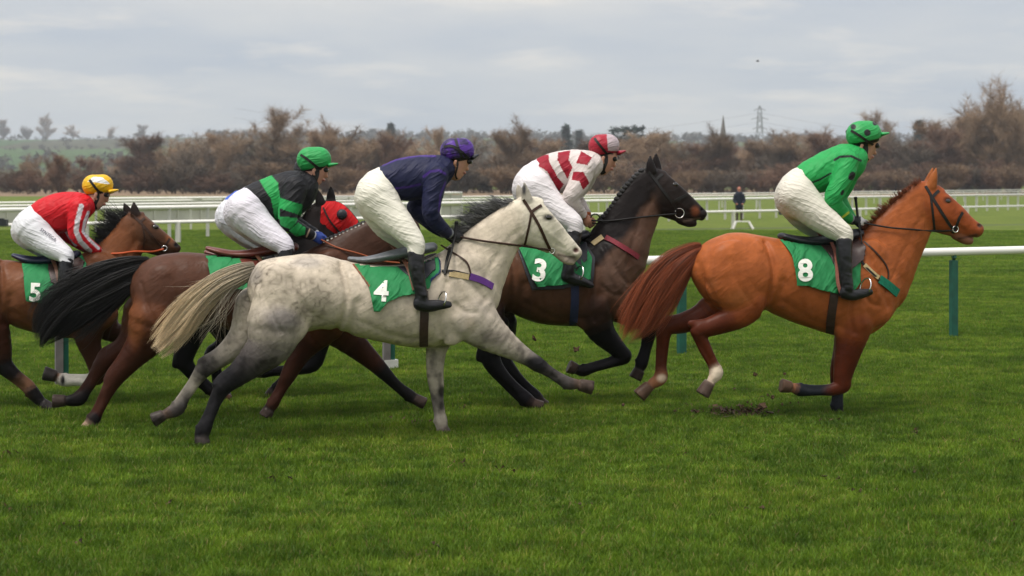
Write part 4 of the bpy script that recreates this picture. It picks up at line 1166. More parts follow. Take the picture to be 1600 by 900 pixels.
def build_rider(S):
    F = S['F']
    root = empty('person', F.O, F.yaw)
    tag(root, S['label'], 'person', 'jockeys riding in the race')
    cx = lambda pts, k=0.03, ratio=1.0, sub=3: chain_px(F, pts, 0.0, [(0, 0, 0)], k=k, ratio=ratio, sub=sub)
    ce = lambda prs, k=0.04: chain_edges(F, prs, [(0, 0, 0)], k=k)
    hc = S['helmet']; nose, chin, ear, col = S['nose'], S['chin'], S['ear'], S['collar']
    torso = ce(S['torso'], .05)
    arms = [cx(S['arm'], .035), cx(S.get('farm') or flip_lat(S['arm'], 6, -2), .035)]
    hips = ce(S['hips'], .05)
    slim = lambda pts: [(p[0], p[1], p[2] * (.93 if 0 < i < 4 else 1.0)) + tuple(p[3:]) for i, p in enumerate(pts)]
    thighs = [cx(slim(S['thigh']), .05), cx(slim(S.get('fthigh') or flip_lat(S['thigh'], -6, 2)), .05)]
    calves = [cx(S['calf'], .02), cx(S.get('fcalf') or flip_lat(S['calf'], 0, 0), .02)]
    feet = [cx(S['foot'], .02, .8), cx(flip_lat(S['foot'], 0, 0), .02, .8)]
    ex, ey = (ear[0] + 0.52 * (nose[0] - ear[0])), (hc[1] + 0.55 * (nose[1] - hc[1]))
    head = [cx([(hc[0] - 3, hc[1] + 5, hc[3] * .82), (hc[0] + 6, hc[1] + 4, hc[3] * .82)], .02, .86),
            cx([(ex, ey, 12.5), (chin[0] - 7, chin[1] - 8, 9.5)], .02, .82), cx([(chin[0] - 4, chin[1] - 4.5, 5.5)], .02, .9),
            cx([(ear[0], ear[1] + 3, 10), (chin[0] - 9, chin[1] - 7, 7)], .02, 1.0),
            cx([(nose[0] - 5.0, nose[1] - 9, 2.8), (nose[0] - 1.2, nose[1] - 2, 3.2)], .010, .85), cx([(nose[0] - 5, nose[1] + 4.2, 2.6)], .008, 1.8), cx([(chin[0] - 1 + .3 * (nose[0] - chin[0]), chin[1] - 6.2, 2.6)], .008, 1.7),
            cx([(ear[0] - 2, ear[1] + 8, 10.5), (col[0], col[1], 11.5), (col[0] - 8, col[1] + 8, 13)], .03)]
    for sg in (-1, 1):
        head.append(cx([(ear[0], ear[1] - 4, 3.0, sg * .078, .5), (ear[0] - 1.5, ear[1] + 1, 2.6, sg * .078, .5), (ear[0] + .5, ear[1] + 4.5, 1.8, sg * .074, .5)], .006))
        head.append(cx([(ex + 3.5, ey - 2, 2.4, sg * .032)], .006))
    # hands
    hp = S['hand']; P0 = F.at(hp[0], hp[1], hp[2]); W = F.at(*[S['arm'][-2][0], S['arm'][-2][1], S['arm'][-2][3]])
    axn = (P0[0] - W[0], P0[2] - W[2])
    fh = S.get('fhand', (hp[0] + 4, hp[1] + 1, -hp[2])); P1 = F.at(*fh)
    hands = [fist(F, P0, hp[2], -1, axn), fist(F, P1, fh[2], 1, axn)]
    # continuous body under the clothes
    sh = -0.014
    body = [torso] + arms + [hips] + thighs + calves + feet
    G = Grid.fit(body + head + hands[0] + hands[1], 0.009)
    G.D[:] = 1.0
    for p in body: p.add(G, sh)
    for p in head: p.add(G, 0.0)
    for p in hands[0] + hands[1]: p.add(G, -0.003)
    V, Q = G.mesh()
    me = np_mesh('body', V, Q); C = np.tile(np.array(SKIN) * (1 + 0.0), (len(V), 1)) * (1 + 0.10 * fbm(V, 30, 2))[:, None]
    uv = F.proj(V)
    spots(C, uv, [(nose[0] - 5.5, nose[1] + 4.6, 4.5, 2.0, (0.30, 0.10, 0.085), .8), (nose[0] - 2, nose[1] - 1, 4, 4, (0.5, 0.22, 0.15), .6), (ex + 4, ey - 4, 4, 2.0, (0.03, 0.02, 0.018), .8), (ear[0] + 5, ear[1] + 4, 9, 9, (0.36, 0.17, 0.12), .4)])
    if 'hair' in S: put(C, line_mask(uv, [(ear[0] - 8, ear[1] - 6), (ear[0] - 6, ear[1] + 6)], 7), S['hair'])
    set_col(me, C); obj('body', me, M['skin'], root)
    # clothing
    tax = F.at(S['thigh'][-1][0], S['thigh'][-1][1], 0) - F.at(S['thigh'][0][0], S['thigh'][0][1], 0)
    bax = F.at(S['torso'][-1][0], S['torso'][-1][1], 0) - F.at(S['torso'][0][0], S['torso'][0][1], 0)
    wb = lambda V: 0.0035 * fold_noise(V, tax / np.linalg.norm(tax) + np.array((.55, .3, 0.3)), 11, 4) - 0.002
    obj_b, Gb = sdf_obj('breeches', [hips] + thighs, 0.0085, M['breeches'], root, S['bcol'], S.get('bpaint'), F, wb)
    ws = lambda V: 0.005 * fold_noise(V, bax / np.linalg.norm(bax) + np.array((0.1, 0.3, -.9)), 9, S.get('seed', 1))
    obj_s, Gs = sdf_obj('shirt', [torso] + arms, 0.0085, M['silk'], root, S['scol'], S['spaint'], F, ws)
    for k in (0, 1):
        sdf_obj('boot', [calves[k], feet[k]], 0.009, M['boot'], root, S.get('bootcol', (0.02, 0.02, 0.02)), None, F, lambda V: 0.003 * fold_noise(V, np.array((1, .2, -.3)), 30, 3))
        gl = sdf_obj('glove', hands[k], 0.0048, M['glove'], root, S['gcol'][0], S.get('gpaint'), F, grow=0.0015)[0]
        ck = [cx([S['arm'][-2] if k == 0 else flip_lat([S['arm'][-2]])[0], (S['arm'][-1] if k == 0 else flip_lat([S['arm'][-1]])[0])], .01)] if False else None
    # helmet with silk cap, peak, lining, chin strap, goggles
    hel = [cx([(hc[0] - hc[2] + hc[3], hc[1] + 2, hc[3], 0, .92), (hc[0] + hc[2] - hc[3], hc[1] + 1, hc[3] * .96, 0, .92)], .02)]
    cutl = half_plane(F, *S['brim'])
    oh, Gh = sdf_obj('helmet', hel, 0.0065, M['cap'], root, S['ccol'], S.get('cpaint'), F, lambda V: 0.0022 * fold_noise(V, np.array((1, .3, .2)), 24, 6), cut=cutl)
    pk = S['peak']
    sdf_obj('peak', [cx([(pk[0][0], pk[0][1], 4.0, 0, 4.2), (pk[1][0], pk[1][1], 1.5, 0, 5.0)], .01)], 0.006, M['cap'], oh, S.get('pcol', S['ccol']), None, F)
    sdf_obj('lining', [cx([(hc[0] - 4, hc[1] + 4, hc[3] * .90, 0, .93), (hc[0] + 5, hc[1] + 4, hc[3] * .88, 0, .93)], .01)], 0.009, M['black_strap'], oh, (0.02, 0.02, 0.02), None, F, cut=half_plane(F, (S['brim'][0][0], S['brim'][0][1] + 6), (S['brim'][1][0], S['brim'][1][1] + 5)))
    Gx = Grid.fit(hel, 0.01, 0.004)
    one_strap('goggle_band', Gx, F, S['band'], 0.022, M['black_strap'], oh, h=0.006, off=0.002, step=3)
    Gf = Grid.fit(head, 0.009)
    one_strap('chin_strap', Gf, F, [(ear[0] + 2, ear[1] - 9), (ear[0] + 3, ear[1] + 2), (chin[0] - 8, chin[1] - 6), (chin[0] - 5, chin[1] - 1)], S.get('csw', 0.034), M['black_strap'], oh, h=0.012, off=0.003, step=3)
    gx, gy = S.get('gog', (ex + 7, ey - 3))
    g0, _ = sdf_obj('goggles', [cx([(gx, gy - 1, 4.6, -.03, 1.25), (gx, gy - 1, 4.6, .03, 1.25)], .01)], 0.006, M['black_strap'], root, (0.02, 0.02, 0.02), None, F)
    sdf_obj('lens', [cx([(gx + 2.2, gy, 3.3, -.03, 1.3), (gx + 2.2, gy, 3.3, .03, 1.3)], .008)], 0.006, M['lens'], g0, (0.02, 0.02, 0.02), None, F)
    # sleeve cuffs / wrist bands
    for k in (0, 1):
        a = S['arm'][-1] if k == 0 else (S.get('farm') or flip_lat(S['arm'], 6, -2))[-1]
        Pa = F.at(a[0], a[1], a[3]); Ph = P0 if k == 0 else P1
        f = (Ph - Pa) / (np.linalg.norm(Ph - Pa) + 1e-9)
        r = F.rad(a[0], a[2], a[3])
        mb = MB(); mb.tube([Pa - f * .004, Pa + f * .026, Pa + f * .045], [r * 1.02, r * .96, r * .8], 14)
        mb.build('wrist_band', S['cuff'], root, True)
    S['Gb'] = Gb; S['P0'] = P0; S['P1'] = P1
    return root

M['grey_cuff'] = simple('grey knit cuff', (0.22, 0.23, 0.25), 0.9, 50, 0.2, 0.2)
M['navy_cuff'] = simple('navy knit cuff', (0.03, 0.03, 0.07), 0.9, 50, 0.2, 0.2)
M['orange_cuff'] = simple('orange cuff', (0.42, 0.11, 0.03), 0.8, 50, 0.2, 0.2)
M['white_cuff'] = simple('white cuff', (0.62, 0.62, 0.66), 0.8, 50, 0.2, 0.2)
KG = (0.022, 0.30, 0.075)      # emerald green silk
BLK = (0.014, 0.014, 0.017)

RS = {}
def paint8(C, uv, V):
    m = np.maximum(line_mask(uv, [(1304, 250), (1312, 245), (1330, 244), (1345, 251)], 2.2, .3), line_mask(uv, [(1262, 288), (1280, 281), (1298, 271)], 1.8, .3))
    m = np.maximum(m, line_mask(uv, [(1332, 273), (1330, 277)], 5.2, .15)); m = np.maximum(m, line_mask(uv, [(1317, 299), (1315, 303)], 2.6, .2))
    put(C, m, BLK)
    put(C, line_mask(uv, [(1326, 332), (1316, 340)], 2.0, .3), (0.45, 0.5, 0.05))
def cap8(C, uv, V):
    for (x, y, r) in ((1333, 198, 4.5), (1355, 207, 5.5), (1367, 192, 4)): put(C, line_mask(uv, [(x, y), (x + .5, y + .5)], r, .15), BLK)
RS['chestnut'] = dict(
    F=HS['chestnut']['F'], label='jockey in plain green silks with black seams on the leading chestnut horse', seed=1,
    helmet=(1350, 209, 28, 22), brim=((1322, 226), (1380, 214)), peak=((1374, 210), (1387, 208)), band=[(1330, 204), (1340, 210), (1353, 219), (1364, 226)],
    nose=(1368, 241), chin=(1357, 253), ear=(1347, 231), collar=(1340, 240), gog=(1369, 228), csw=.075,
    torso=[(1236, 272, 1264, 290, .145), (1258, 252, 1284, 298, .165), (1284, 237, 1309, 294, .178), (1306, 228, 1331, 284, .188), (1326, 229, 1342, 266, .15)],
    arm=[(1324, 251, 17, -.175), (1320, 270, 17, -.20), (1310, 292, 15.5, -.225), (1302, 312, 13.5, -.23), (1312, 328, 11.5, -.19), (1325, 340, 8.5, -.11)],
    farm=[(1330, 251, 17, .175), (1326, 270, 16, .20), (1318, 290, 15, .225), (1310, 308, 13, .23), (1318, 326, 11, .19), (1330, 342, 8.5, .11)],
    hand=(1342, 347, -.065), fhand=(1347, 351, .065),
    hips=[(1234, 269, 1262, 289, .145), (1216, 292, 1266, 304, .175), (1220, 318, 1262, 320, .165)],
    thigh=[(1246, 306, 30, -.085), (1262, 322, 29, -.13), (1284, 341, 25, -.19), (1304, 356, 20, -.25), (1318, 366, 15, -.29), (1319, 379, 12.2, -.31)],
    fthigh=[(1238, 310, 28, .085), (1250, 330, 26, .13), (1268, 348, 22, .20), (1288, 360, 18, .26), (1308, 368, 14, .30), (1312, 380, 12, .32)],
    calf=[(1319, 377, 12.6, -.31), (1319, 400, 12, -.325), (1321, 428, 10.5, -.335), (1323, 448, 10, -.34)], foot=[(1321, 457, 11, -.34), (1330, 461, 9, -.34), (1346, 459, 7.5, -.345), (1359, 456, 5.2, -.345)],
    scol=KG, spaint=paint8, bcol=(0.66, 0.62, 0.54), ccol=KG, cpaint=cap8, gcol=[(0.02, 0.02, 0.025)], gpaint=lambda C, uv, V: put(C, (uv[:, 0] > 1345) & (uv[:, 1] < 352), (0.55, 0.52, 0.54)), cuff=M['grey_cuff'])
def paint4(C, uv, V):
    P = (0.05, 0.02, 0.17)
    m = np.maximum(line_mask(uv, [(598, 258), (620, 249), (655, 243), (680, 244)], 2.2, .6), line_mask(uv, [(662, 276), (672, 268), (686, 266), (696, 272)], 2.5, .5))
    m = np.maximum(m, line_mask(uv, [(614, 295), (640, 292), (656, 288)], 2.0, .6)); m = np.maximum(m, line_mask(uv, [(696, 285), (688, 305), (686, 330)], 2.0, .6))
    put(C, m, P)
def cap4(C, uv, V):
    n = fbm(V, 26, 11)
    put(C, np.clip(n * 5, 0, 1) * .85, (0.02, 0.014, 0.05))
    put(C, line_mask(uv, [(712, 218), (716, 232), (722, 246)], 3, .4), BLK)
RS['grey'] = dict(
    F=HS['grey']['F'], label='jockey in navy silks with purple piping and purple cap on the grey horse', seed=2,
    helmet=(715, 234, 27, 20), brim=((688, 249), (743, 246)), peak=((738, 246), (747, 242)), band=[(694, 230), (706, 228), (722, 238), (734, 250)],
    nose=(731, 266), chin=(719, 280), ear=(712, 256), collar=(702, 262), gog=(733, 253), csw=.014,
    torso=[(584, 267, 612, 290, .145), (606, 254, 632, 308, .168), (634, 246, 652, 312, .18), (660, 243, 672, 306, .19), (684, 244, 696, 284, .15)],
    arm=[(682, 274, 18, -.175), (678, 296, 16.5, -.20), (674, 320, 14.5, -.22), (675, 338, 13, -.215), (687, 353, 11, -.17), (698, 363, 8.8, -.11)],
    farm=[(678, 272, 17, .175), (664, 296, 15, .21), (652, 316, 12.5, .24), (648, 326, 11, .23), (666, 345, 10, .17), (690, 362, 8.5, .10)],
    hand=(712, 369, -.065), fhand=(706, 371, .06), hair=(0.30, 0.14, 0.06),
    hips=[(582, 268, 610, 288, .145), (558, 292, 616, 306, .175), (562, 318, 612, 322, .165)],
    thigh=[(590, 308, 32, -.085), (604, 328, 29, -.13), (622, 348, 25, -.19), (638, 366, 20, -.25), (649, 380, 15, -.29), (650, 396, 12.6, -.31)],
    fthigh=[(584, 312, 30, .085), (592, 332, 27, .13), (604, 352, 23, .20), (620, 368, 18, .26), (634, 380, 14, .30), (638, 394, 12, .32)],
    calf=[(650, 396, 12.4, -.31), (651, 420, 12, -.325), (655, 445, 10, -.335), (659, 462, 9.5, -.34)], foot=[(657, 474, 11.5, -.34), (668, 478, 9.5, -.34), (684, 477, 8, -.345), (701, 476, 5.5, -.345)],
    scol=(0.013, 0.015, 0.048), spaint=paint4, bcol=(0.72, 0.69, 0.60), ccol=(0.075, 0.022, 0.25), cpaint=cap4, pcol=(0.012, 0.012, 0.02), gcol=[(0.018, 0.018, 0.022)], cuff=M['grey_cuff'])
def paint3(C, uv, V):
    R = (0.27, 0.008, 0.022)
    arm = line_mask(uv, [(916, 258), (905, 285), (890, 308), (905, 330)], 19, .05) > .5
    tor = ~arm & (uv[:, 0] < 912)
    for pl in ([(838, 244), (840, 256), (858, 268), (868, 286), (876, 298)],): pass
    q = in_poly([(839, 245), (857, 241), (858, 252), (872, 278), (884, 292), (876, 303), (866, 288), (855, 268), (838, 257)], uv) < 0
    q |= in_poly([(872, 238), (891, 235), (889, 250), (897, 268), (888, 282), (878, 264), (871, 250)], uv) < 0
    put(C, q & tor, R)
    q = in_poly([(908, 236), (925, 246), (918, 258), (900, 255)], uv) < 0
    put(C, q, R)
    q = in_poly([(896, 268), (912, 269), (921, 286), (911, 297), (905, 283), (893, 281)], uv) < 0
    put(C, q, R)
def cap3(C, uv, V):
    put(C, uv[:, 0] < 948 + (uv[:, 1] - 210) * .08, (0.34, 0.012, 0.03)); put(C, line_mask(uv, [(948, 238), (968, 239)], 3, .3), (0.30, 0.012, 0.03))
RS['brown'] = dict(
    F=HS['brown']['F'], label='jockey in red and white hooped silks with halved cap on the dark brown horse', seed=3,
    helmet=(944, 226, 24.5, 18), brim=((920, 243), (970, 238)), peak=((966, 239), (976, 236)), band=[(929, 216), (938, 228), (948, 240)],
    nose=(961, 260), chin=(948, 272), ear=(943, 250), collar=(933, 258), gog=(959, 249), csw=.05,
    torso=[(826, 258, 852, 276, .14), (846, 245, 868, 296, .165), (870, 237, 888, 300, .178), (896, 235, 910, 292, .188), (914, 238, 930, 276, .15)],
    arm=[(913, 262, 17, -.175), (908, 280, 16, -.205), (898, 297, 14.5, -.235), (892, 308, 13, -.24), (900, 322, 10.5, -.19), (909, 334, 8, -.12)],
    hand=(916, 344, -.065), fhand=(920, 346, .06),
    hips=[(826, 257, 852, 274, .14), (805, 280, 856, 292, .172), (808, 306, 852, 308, .162)],
    thigh=[(836, 294, 30, -.085), (850, 312, 28, -.13), (870, 330, 24, -.19), (886, 342, 19.5, -.25), (896, 350, 15, -.29), (898, 362, 11.5, -.31)],
    calf=[(898, 361, 11.2, -.31), (895, 382, 11, -.325), (890, 406, 9.5, -.335), (888, 422, 9.2, -.34)], foot=[(887, 431, 10.5, -.34), (896, 436, 9, -.34), (910, 440, 7.5, -.345), (923, 446, 5.0, -.345)],
    scol=(0.60, 0.53, 0.51), spaint=paint3, bcol=(0.70, 0.66, 0.68), ccol=(0.42, 0.34, 0.37), cpaint=cap3, pcol=(0.30, 0.012, 0.03), gcol=[(0.42, 0.20, 0.13)], cuff=M['orange_cuff'])
def paintb(C, uv, V):
    q = in_poly([(404, 279), (424, 274), (434, 285), (437, 306), (438, 340), (430, 345), (424, 312), (410, 290)], uv) < 0
    arm = line_mask(uv, [(466, 290), (456, 325), (450, 342), (485, 367)], 22, .05) > .5
    put(C, q & (~arm | (uv[:, 0] < 437)), KG)
    q = in_poly([(434, 308), (473, 320), (471, 337), (436, 325)], uv) < 0
    q |= in_poly([(436, 338), (466, 341), (462, 349), (453, 358), (438, 352)], uv) < 0
    q |= in_poly([(466, 348), (478, 356), (476, 367), (462, 370), (452, 360)], uv) < 0
    put(C, q & (uv[:, 0] > 432), KG)
    put(C, line_mask(uv, [(484, 358), (479, 370)], 1.3, .4), (0.5, 0.35, 0.25))
RS['bay'] = dict(
    F=HS['bay']['F'], label='jockey in black and green banded silks with green cap on the dark bay', seed=4,
    helmet=(491, 248, 27, 20), brim=((464, 268), (522, 257)), peak=((514, 258), (527, 256)), band=[(470, 242), (482, 250), (494, 260), (506, 268)],
    nose=(511, 277), chin=(497, 291), ear=(491, 269), collar=(482, 280), gog=(508, 266), csw=.06,
    torso=[(378, 296, 402, 316, .145), (402, 283, 428, 338, .168), (426, 274, 446, 344, .18), (450, 268, 464, 336, .19), (468, 270, 482, 312, .15)],
    arm=[(462, 292, 18, -.175), (456, 314, 17, -.205), (450, 333, 15, -.225), (452, 348, 12.5, -.225), (470, 360, 10.5, -.17), (484, 366, 8.2, -.11)],
    hand=(496, 371, -.065), fhand=(500, 374, .06),
    hips=[(376, 297, 402, 316, .145), (358, 318, 408, 330, .172), (362, 342, 408, 344, .165)],
    thigh=[(386, 330, 31, -.085), (398, 346, 28, -.13), (416, 362, 24, -.19), (432, 374, 20, -.25), (444, 383, 15, -.29), (447, 394, 12, -.31)],
    calf=[(447, 393, 12, -.31), (447, 414, 11.5, -.325), (449, 440, 10, -.335), (451, 456, 9.5, -.34)], foot=[(450, 466, 11, -.34), (460, 470, 9, -.34), (474, 470, 7.5, -.345), (488, 467, 5.2, -.345)],
    scol=(0.014, 0.014, 0.017), spaint=paintb, bcol=(0.66, 0.63, 0.70), ccol=KG, gcol=[(0.03, 0.07, 0.35)], cuff=M['white_cuff'])
def bpaint6(C, uv, V):
    put(C, (uv[:, 1] < 312) & (uv[:, 0] < 372), (0.03, 0.10, 0.5))
RS['hooded'] = dict(
    F=HS['hooded']['F'], label='far jockey in dark clothing and white breeches, mostly hidden behind the black and green jockey', seed=5,
    helmet=(482, 262, 23, 17), brim=((458, 278), (508, 270)), peak=((502, 270), (512, 269)), band=[(464, 256), (476, 264), (488, 272)],
    nose=(497, 287), chin=(485, 299), ear=(480, 278), collar=(472, 288), csw=.03,
    torso=[(366, 302, 388, 318, .14), (388, 290, 410, 336, .165), (412, 282, 430, 340, .178), (434, 277, 446, 330, .188), (450, 278, 462, 312, .15)],
    arm=[(446, 298, 15, -.175), (442, 316, 14, -.205), (436, 334, 12.5, -.225), (442, 346, 11, -.225), (458, 356, 9.5, -.17), (470, 364, 7.8, -.11)],
    hand=(480, 368, -.06), fhand=(484, 370, .06),
    hips=[(362, 304, 386, 318, .14), (344, 326, 394, 336, .172), (348, 348, 394, 350, .165)],
    thigh=[(370, 338, 28, -.085), (382, 354, 25, -.13), (398, 368, 21, -.19), (412, 378, 17, -.25), (424, 386, 13, -.29), (426, 396, 11, -.31)],
    calf=[(426, 395, 10.8, -.31), (426, 414, 10.5, -.325), (428, 436, 9, -.335), (430, 450, 8.5, -.34)], foot=[(429, 458, 10, -.34), (438, 462, 8.5, -.34), (450, 461, 7, -.345), (462, 459, 5.0, -.345)],
    scol=(0.016, 0.016, 0.022), spaint=lambda C, uv, V: None, bcol=(0.70, 0.70, 0.76), bpaint=bpaint6, ccol=(0.014, 0.014, 0.018), gcol=[(0.02, 0.02, 0.025)], cuff=M['navy_cuff'])
def paint5(C, uv, V):
    W = (0.62, 0.58, 0.62)
    put(C, line_mask(uv, [(127, 322), (121, 345), (119, 362), (126, 378), (140, 392)], 4.2, .15), W)
    put(C, line_mask(uv, [(138, 332), (132, 348), (130, 362), (140, 375), (154, 388)], 2.8, .3), W)
    put(C, line_mask(uv, [(100, 356), (108, 368), (118, 382)], 3.5, .3) * (V[:, 1] > 0), W)
def cap5(C, uv, V):
    put(C, in_poly([(136, 284), (146, 276), (160, 277), (172, 287), (168, 288), (150, 285)], uv) < 0, (0.72, 0.72, 0.70))
RS['fifth'] = dict(
    F=HS['fifth']['F'], label='jockey in red silks with white sleeve stripes and yellow cap, leftmost rider', seed=6,
    helmet=(153, 288, 24, 17), brim=((129, 304), (181, 299)), peak=((173, 299), (184, 297)), band=[(140, 281), (145, 288), (154, 299), (162, 304)],
    nose=(168, 315), chin=(155, 327), ear=(150, 307), collar=(142, 316), gog=(165, 305), csw=.03,
    torso=[(44, 327, 68, 346, .14), (62, 312, 86, 360, .165), (84, 303, 104, 362, .178), (108, 301, 120, 352, .188), (126, 304, 138, 338, .15)],
    arm=[(124, 325, 16, -.175), (121, 344, 14.5, -.20), (119, 361, 12.5, -.215), (124, 371, 11, -.21), (139, 383, 9.2, -.16), (151, 391, 7.6, -.11)],
    farm=[(120, 325, 15, .175), (108, 345, 13, .21), (100, 358, 11.5, .23), (104, 366, 10.5, .22), (124, 380, 9, .16), (144, 391, 7.6, .10)],
    hand=(157, 396, -.06), fhand=(152, 398, .06),
    hips=[(40, 327, 64, 344, .14), (24, 348, 72, 358, .17), (28, 368, 70, 370, .16)],
    thigh=[(52, 358, 28, -.085), (62, 370, 25, -.13), (78, 383, 21, -.19), (92, 392, 17, -.25), (102, 399, 13, -.29), (104, 409, 10.8, -.31)],
    calf=[(104, 408, 10.8, -.31), (102, 428, 10.5, -.325), (100, 450, 9.2, -.335), (101, 464, 8.8, -.34)], foot=[(100, 473, 10, -.34), (109, 477, 8.5, -.34), (122, 476, 7, -.345), (134, 474, 5, -.345)],
    scol=(0.52, 0.010, 0.018), spaint=paint5, bcol=(0.66, 0.66, 0.70), ccol=(0.72, 0.42, 0.01), cpaint=cap5, gcol=[(0.03, 0.03, 0.035)], cuff=M['white_cuff'])
for key, S in RS.items():
    S['root'] = build_rider(S)
decal('sponsor_lettering', 'SYNTEGA', RS['fifth']['Gb'], RS['fifth']['F'], 75, 368, 5.0, math.radians(-37), M['dark_print'], RS['fifth']['root'], off=0.012, bold=0.01)
# ------------------------------------------------------------------ tack, manes, tails
M['cloth_green'] = M['cloth']
def lat_strap(name, G, F, pts, w, mat, parent, **kw): return strap(name, G, F, pts, w, mat, parent, **kw)
M['purple_band'] = simple('purple webbing', (0.10, 0.02, 0.20), 0.7, 60, 0.15, 0.1)
M['red_band'] = simple('dark red webbing', (0.17, 0.008, 0.02), 0.7, 60, 0.15, 0.1)
M['green_band'] = simple('green fleece band', (0.0, 0.16, 0.09), 0.9, 60, 0.25, 0.3)
M['gold_patch'] = simple('pale elastic', (0.45, 0.34, 0.17), 0.6, 60, 0.15)
M['navy_web'] = simple('navy webbing', (0.012, 0.02, 0.07), 0.7, 60, 0.2)
M['orange_rein'] = simple('orange rubber rein', (0.50, 0.075, 0.012), 0.6, 50, 0.15)
M['rust_rein'] = simple('rust leather rein', (0.30, 0.07, 0.02), 0.5, 50, 0.15)
M['red_leather'] = simple('red-brown saddle leather', (0.13, 0.03, 0.02), 0.4, 25, 0.2)
M['tan_leather'] = simple('tan stirrup leather', (0.16, 0.07, 0.04), 0.5, 40, 0.2)
M['pink_leather'] = simple('pinkish stirrup leather', (0.26, 0.085, 0.06), 0.5, 40, 0.2)
M['dark_leather'] = simple('dark saddle leather', (0.045, 0.022, 0.02), 0.5, 25, 0.25, 0.15)
M['black_pad'] = simple('black saddle', (0.014, 0.015, 0.022), 0.55, 25, 0.25, 0.15)
M['navy_pad'] = simple('navy saddle', (0.016, 0.02, 0.055), 0.5, 25, 0.25, 0.1)
M['grey_pad'] = simple('grey saddle rim', (0.13, 0.14, 0.155), 0.45, 25, 0.2, 0.1)
def edge_paint(poly_px, wpx, col):
    def f(C, uv, V, P2):
        d = in_poly(poly_px, uv); put(C, (d > -wpx), col)
    return f
def saddle(key, seat, seatmat, flap, flapmat, leather, lmat, iron, girth, gmat, gw=0.07, seatq=3.0):
    root, G, Gt = built[key]; F = HS[key]['F']
    sd, _ = sdf_obj('saddle', [chain_px(F, seat, 0.0, [(0, 0, 0)], k=.02, ratio=seatq)], 0.009, seatmat, root, (0, 0, 0), None, F)
    shell('flap', F, Gt.prims, flap, flapmat, sd, 0.040, 0.010, 0.012)
    for sgn in (-1, 1):
        mb = MB(); q = resample(leather, 5)
        P = np.array([hit(Gt, F, a, b, sgn) for a, b in q]); N = Gt.grad(P)
        ribbon(mb, P + N * 0.052, N, 0.030, 0.007); mb.build('stirrup_leather', lmat, sd)
        foot = RS[key]['foot'][2]
        ll = sgn * (abs(foot[3]) + 0.0)
        pts = []
        for a in np.linspace(-0.15, 1.15, 13) * math.pi:
            c = F.at(iron[0], iron[1], ll)
            rx = F.rad(iron[0], iron[2], ll)
            pts.append(c + np.array((rx * 0.35 * math.cos(a) + 0.30 * rx * math.sin(a), -sgn * -0.052 * math.cos(a), rx * 1.1 * math.sin(a))))
        mb = MB(); mb.tube(pts, 0.007, 6); mb.build('stirrup_iron', M['metal'], sd, True)
        mb = MB(); q = resample(girth, 6); P = np.array([hit(Gt, F, a, b, sgn) for a, b in q]); N = Gt.grad(P)
        ribbon(mb, P + N * 0.006, N, gw, 0.010); mb.build('girth', gmat, sd)
    return sd
def bridle(key, cheek, brow, throat, nosb, bit, mat, w=0.027, R=0.028):
    root, G, Gt = built[key]; F = HS[key]['F']
    br = empty('bridle'); br.parent = root
    one_strap('cheek_strap', G, F, cheek, w, mat, br)
    if brow: one_strap('brow_band', G, F, brow, w, mat, br)
    if throat: one_strap('throat_lash', G, F, throat, w * .75, mat, br)
    if nosb: one_strap('nose_band', G, F, nosb, w, mat, br)
    for s in (-1, 1):
        p = hit(G, F, bit[0], bit[1], s); ring('bit_ring', p + np.array((0, s * .012, 0)), R, 0.0048, M['metal'], br)
    return br
def reins(key, bit, mids, mat, name='reins', r=0.008):
    root, G, Gt = built[key]; F = HS[key]['F']; S = RS[key]
    for s in (-1, 1):
        pts = [hit(G, F, bit[0], bit[1], s) + np.array((0, s * .015, 0))]
        for m in mids:
            p = hit(G, F, m[0], m[1], s); pts.append(p + np.array((0, s * (m[2] if len(m) > 2 else .02), 0)))
        pts.append(S['P0'] if s < 0 else S['P1'])
        rope('rein', pts, r, mat, root)
def breast(key, parts, loop=None, lmat=None):
    root, G, Gt = built[key]; F = HS[key]['F']
    b = empty('breast_girth'); b.parent = root
    for (nm, pts, w, mat) in parts: one_strap(nm, Gt, F, pts, w, mat, b, step=5, off=.008, h=.012)
    if loop: one_strap('neck_strap', Gt, F, loop, 0.014, lmat or M['brown_strap'], b, step=5, off=.006)
    return b
CG = (0.022, 0.205, 0.070)
NUM = 'cloth_number'
# ---- chestnut, 8
k = 'chestnut'; root, G, Gt = built[k]; F = HS[k]['F']
poly = [(1230, 374), (1239, 398), (1243, 446), (1258, 446), (1280, 453), (1304, 458), (1322, 462), (1343, 440), (1346, 412), (1342, 372), (1300, 366)]
cl, Gc = shell('saddle_cloth', F, Gt.prims, poly, M['cloth'], root, 0.016, 0.004, 0.012, CG, wrinkle=0.015, seed=4, drape=.012)
decal(NUM, '8', Gc, F, 1258, 424, 34, math.radians(2), M['white_paint'], cl, off=0.006, bold=0.03, wide=1.0)
saddle(k, [(1222, 369, 5.5), (1240, 374, 6.5), (1262, 377, 7.5), (1290, 376, 8.5), (1322, 368, 9), (1340, 364, 7)], M['black_pad'], [(1288, 372), (1300, 400), (1306, 430), (1330, 420), (1350, 406), (1356, 385), (1350, 364), (1320, 362)], M['dark_leather'],
       [(1284, 370), (1296, 384), (1303, 404), (1305, 440), (1312, 462)], M['pink_leather'], (1352, 449, 13), [(1306, 440), (1302, 470), (1298, 500), (1297, 520)], M['dark_leather'], .075)
bridle(k, [(1446, 291), (1456, 308), (1470, 330), (1484, 352), (1490, 358)], [(1457, 308), (1462, 302), (1467, 298)], [(1454, 306), (1457, 330), (1460, 359)], [(1504, 332), (1498, 342), (1493, 357), (1488, 364)], (1492, 358), M['black_strap'])
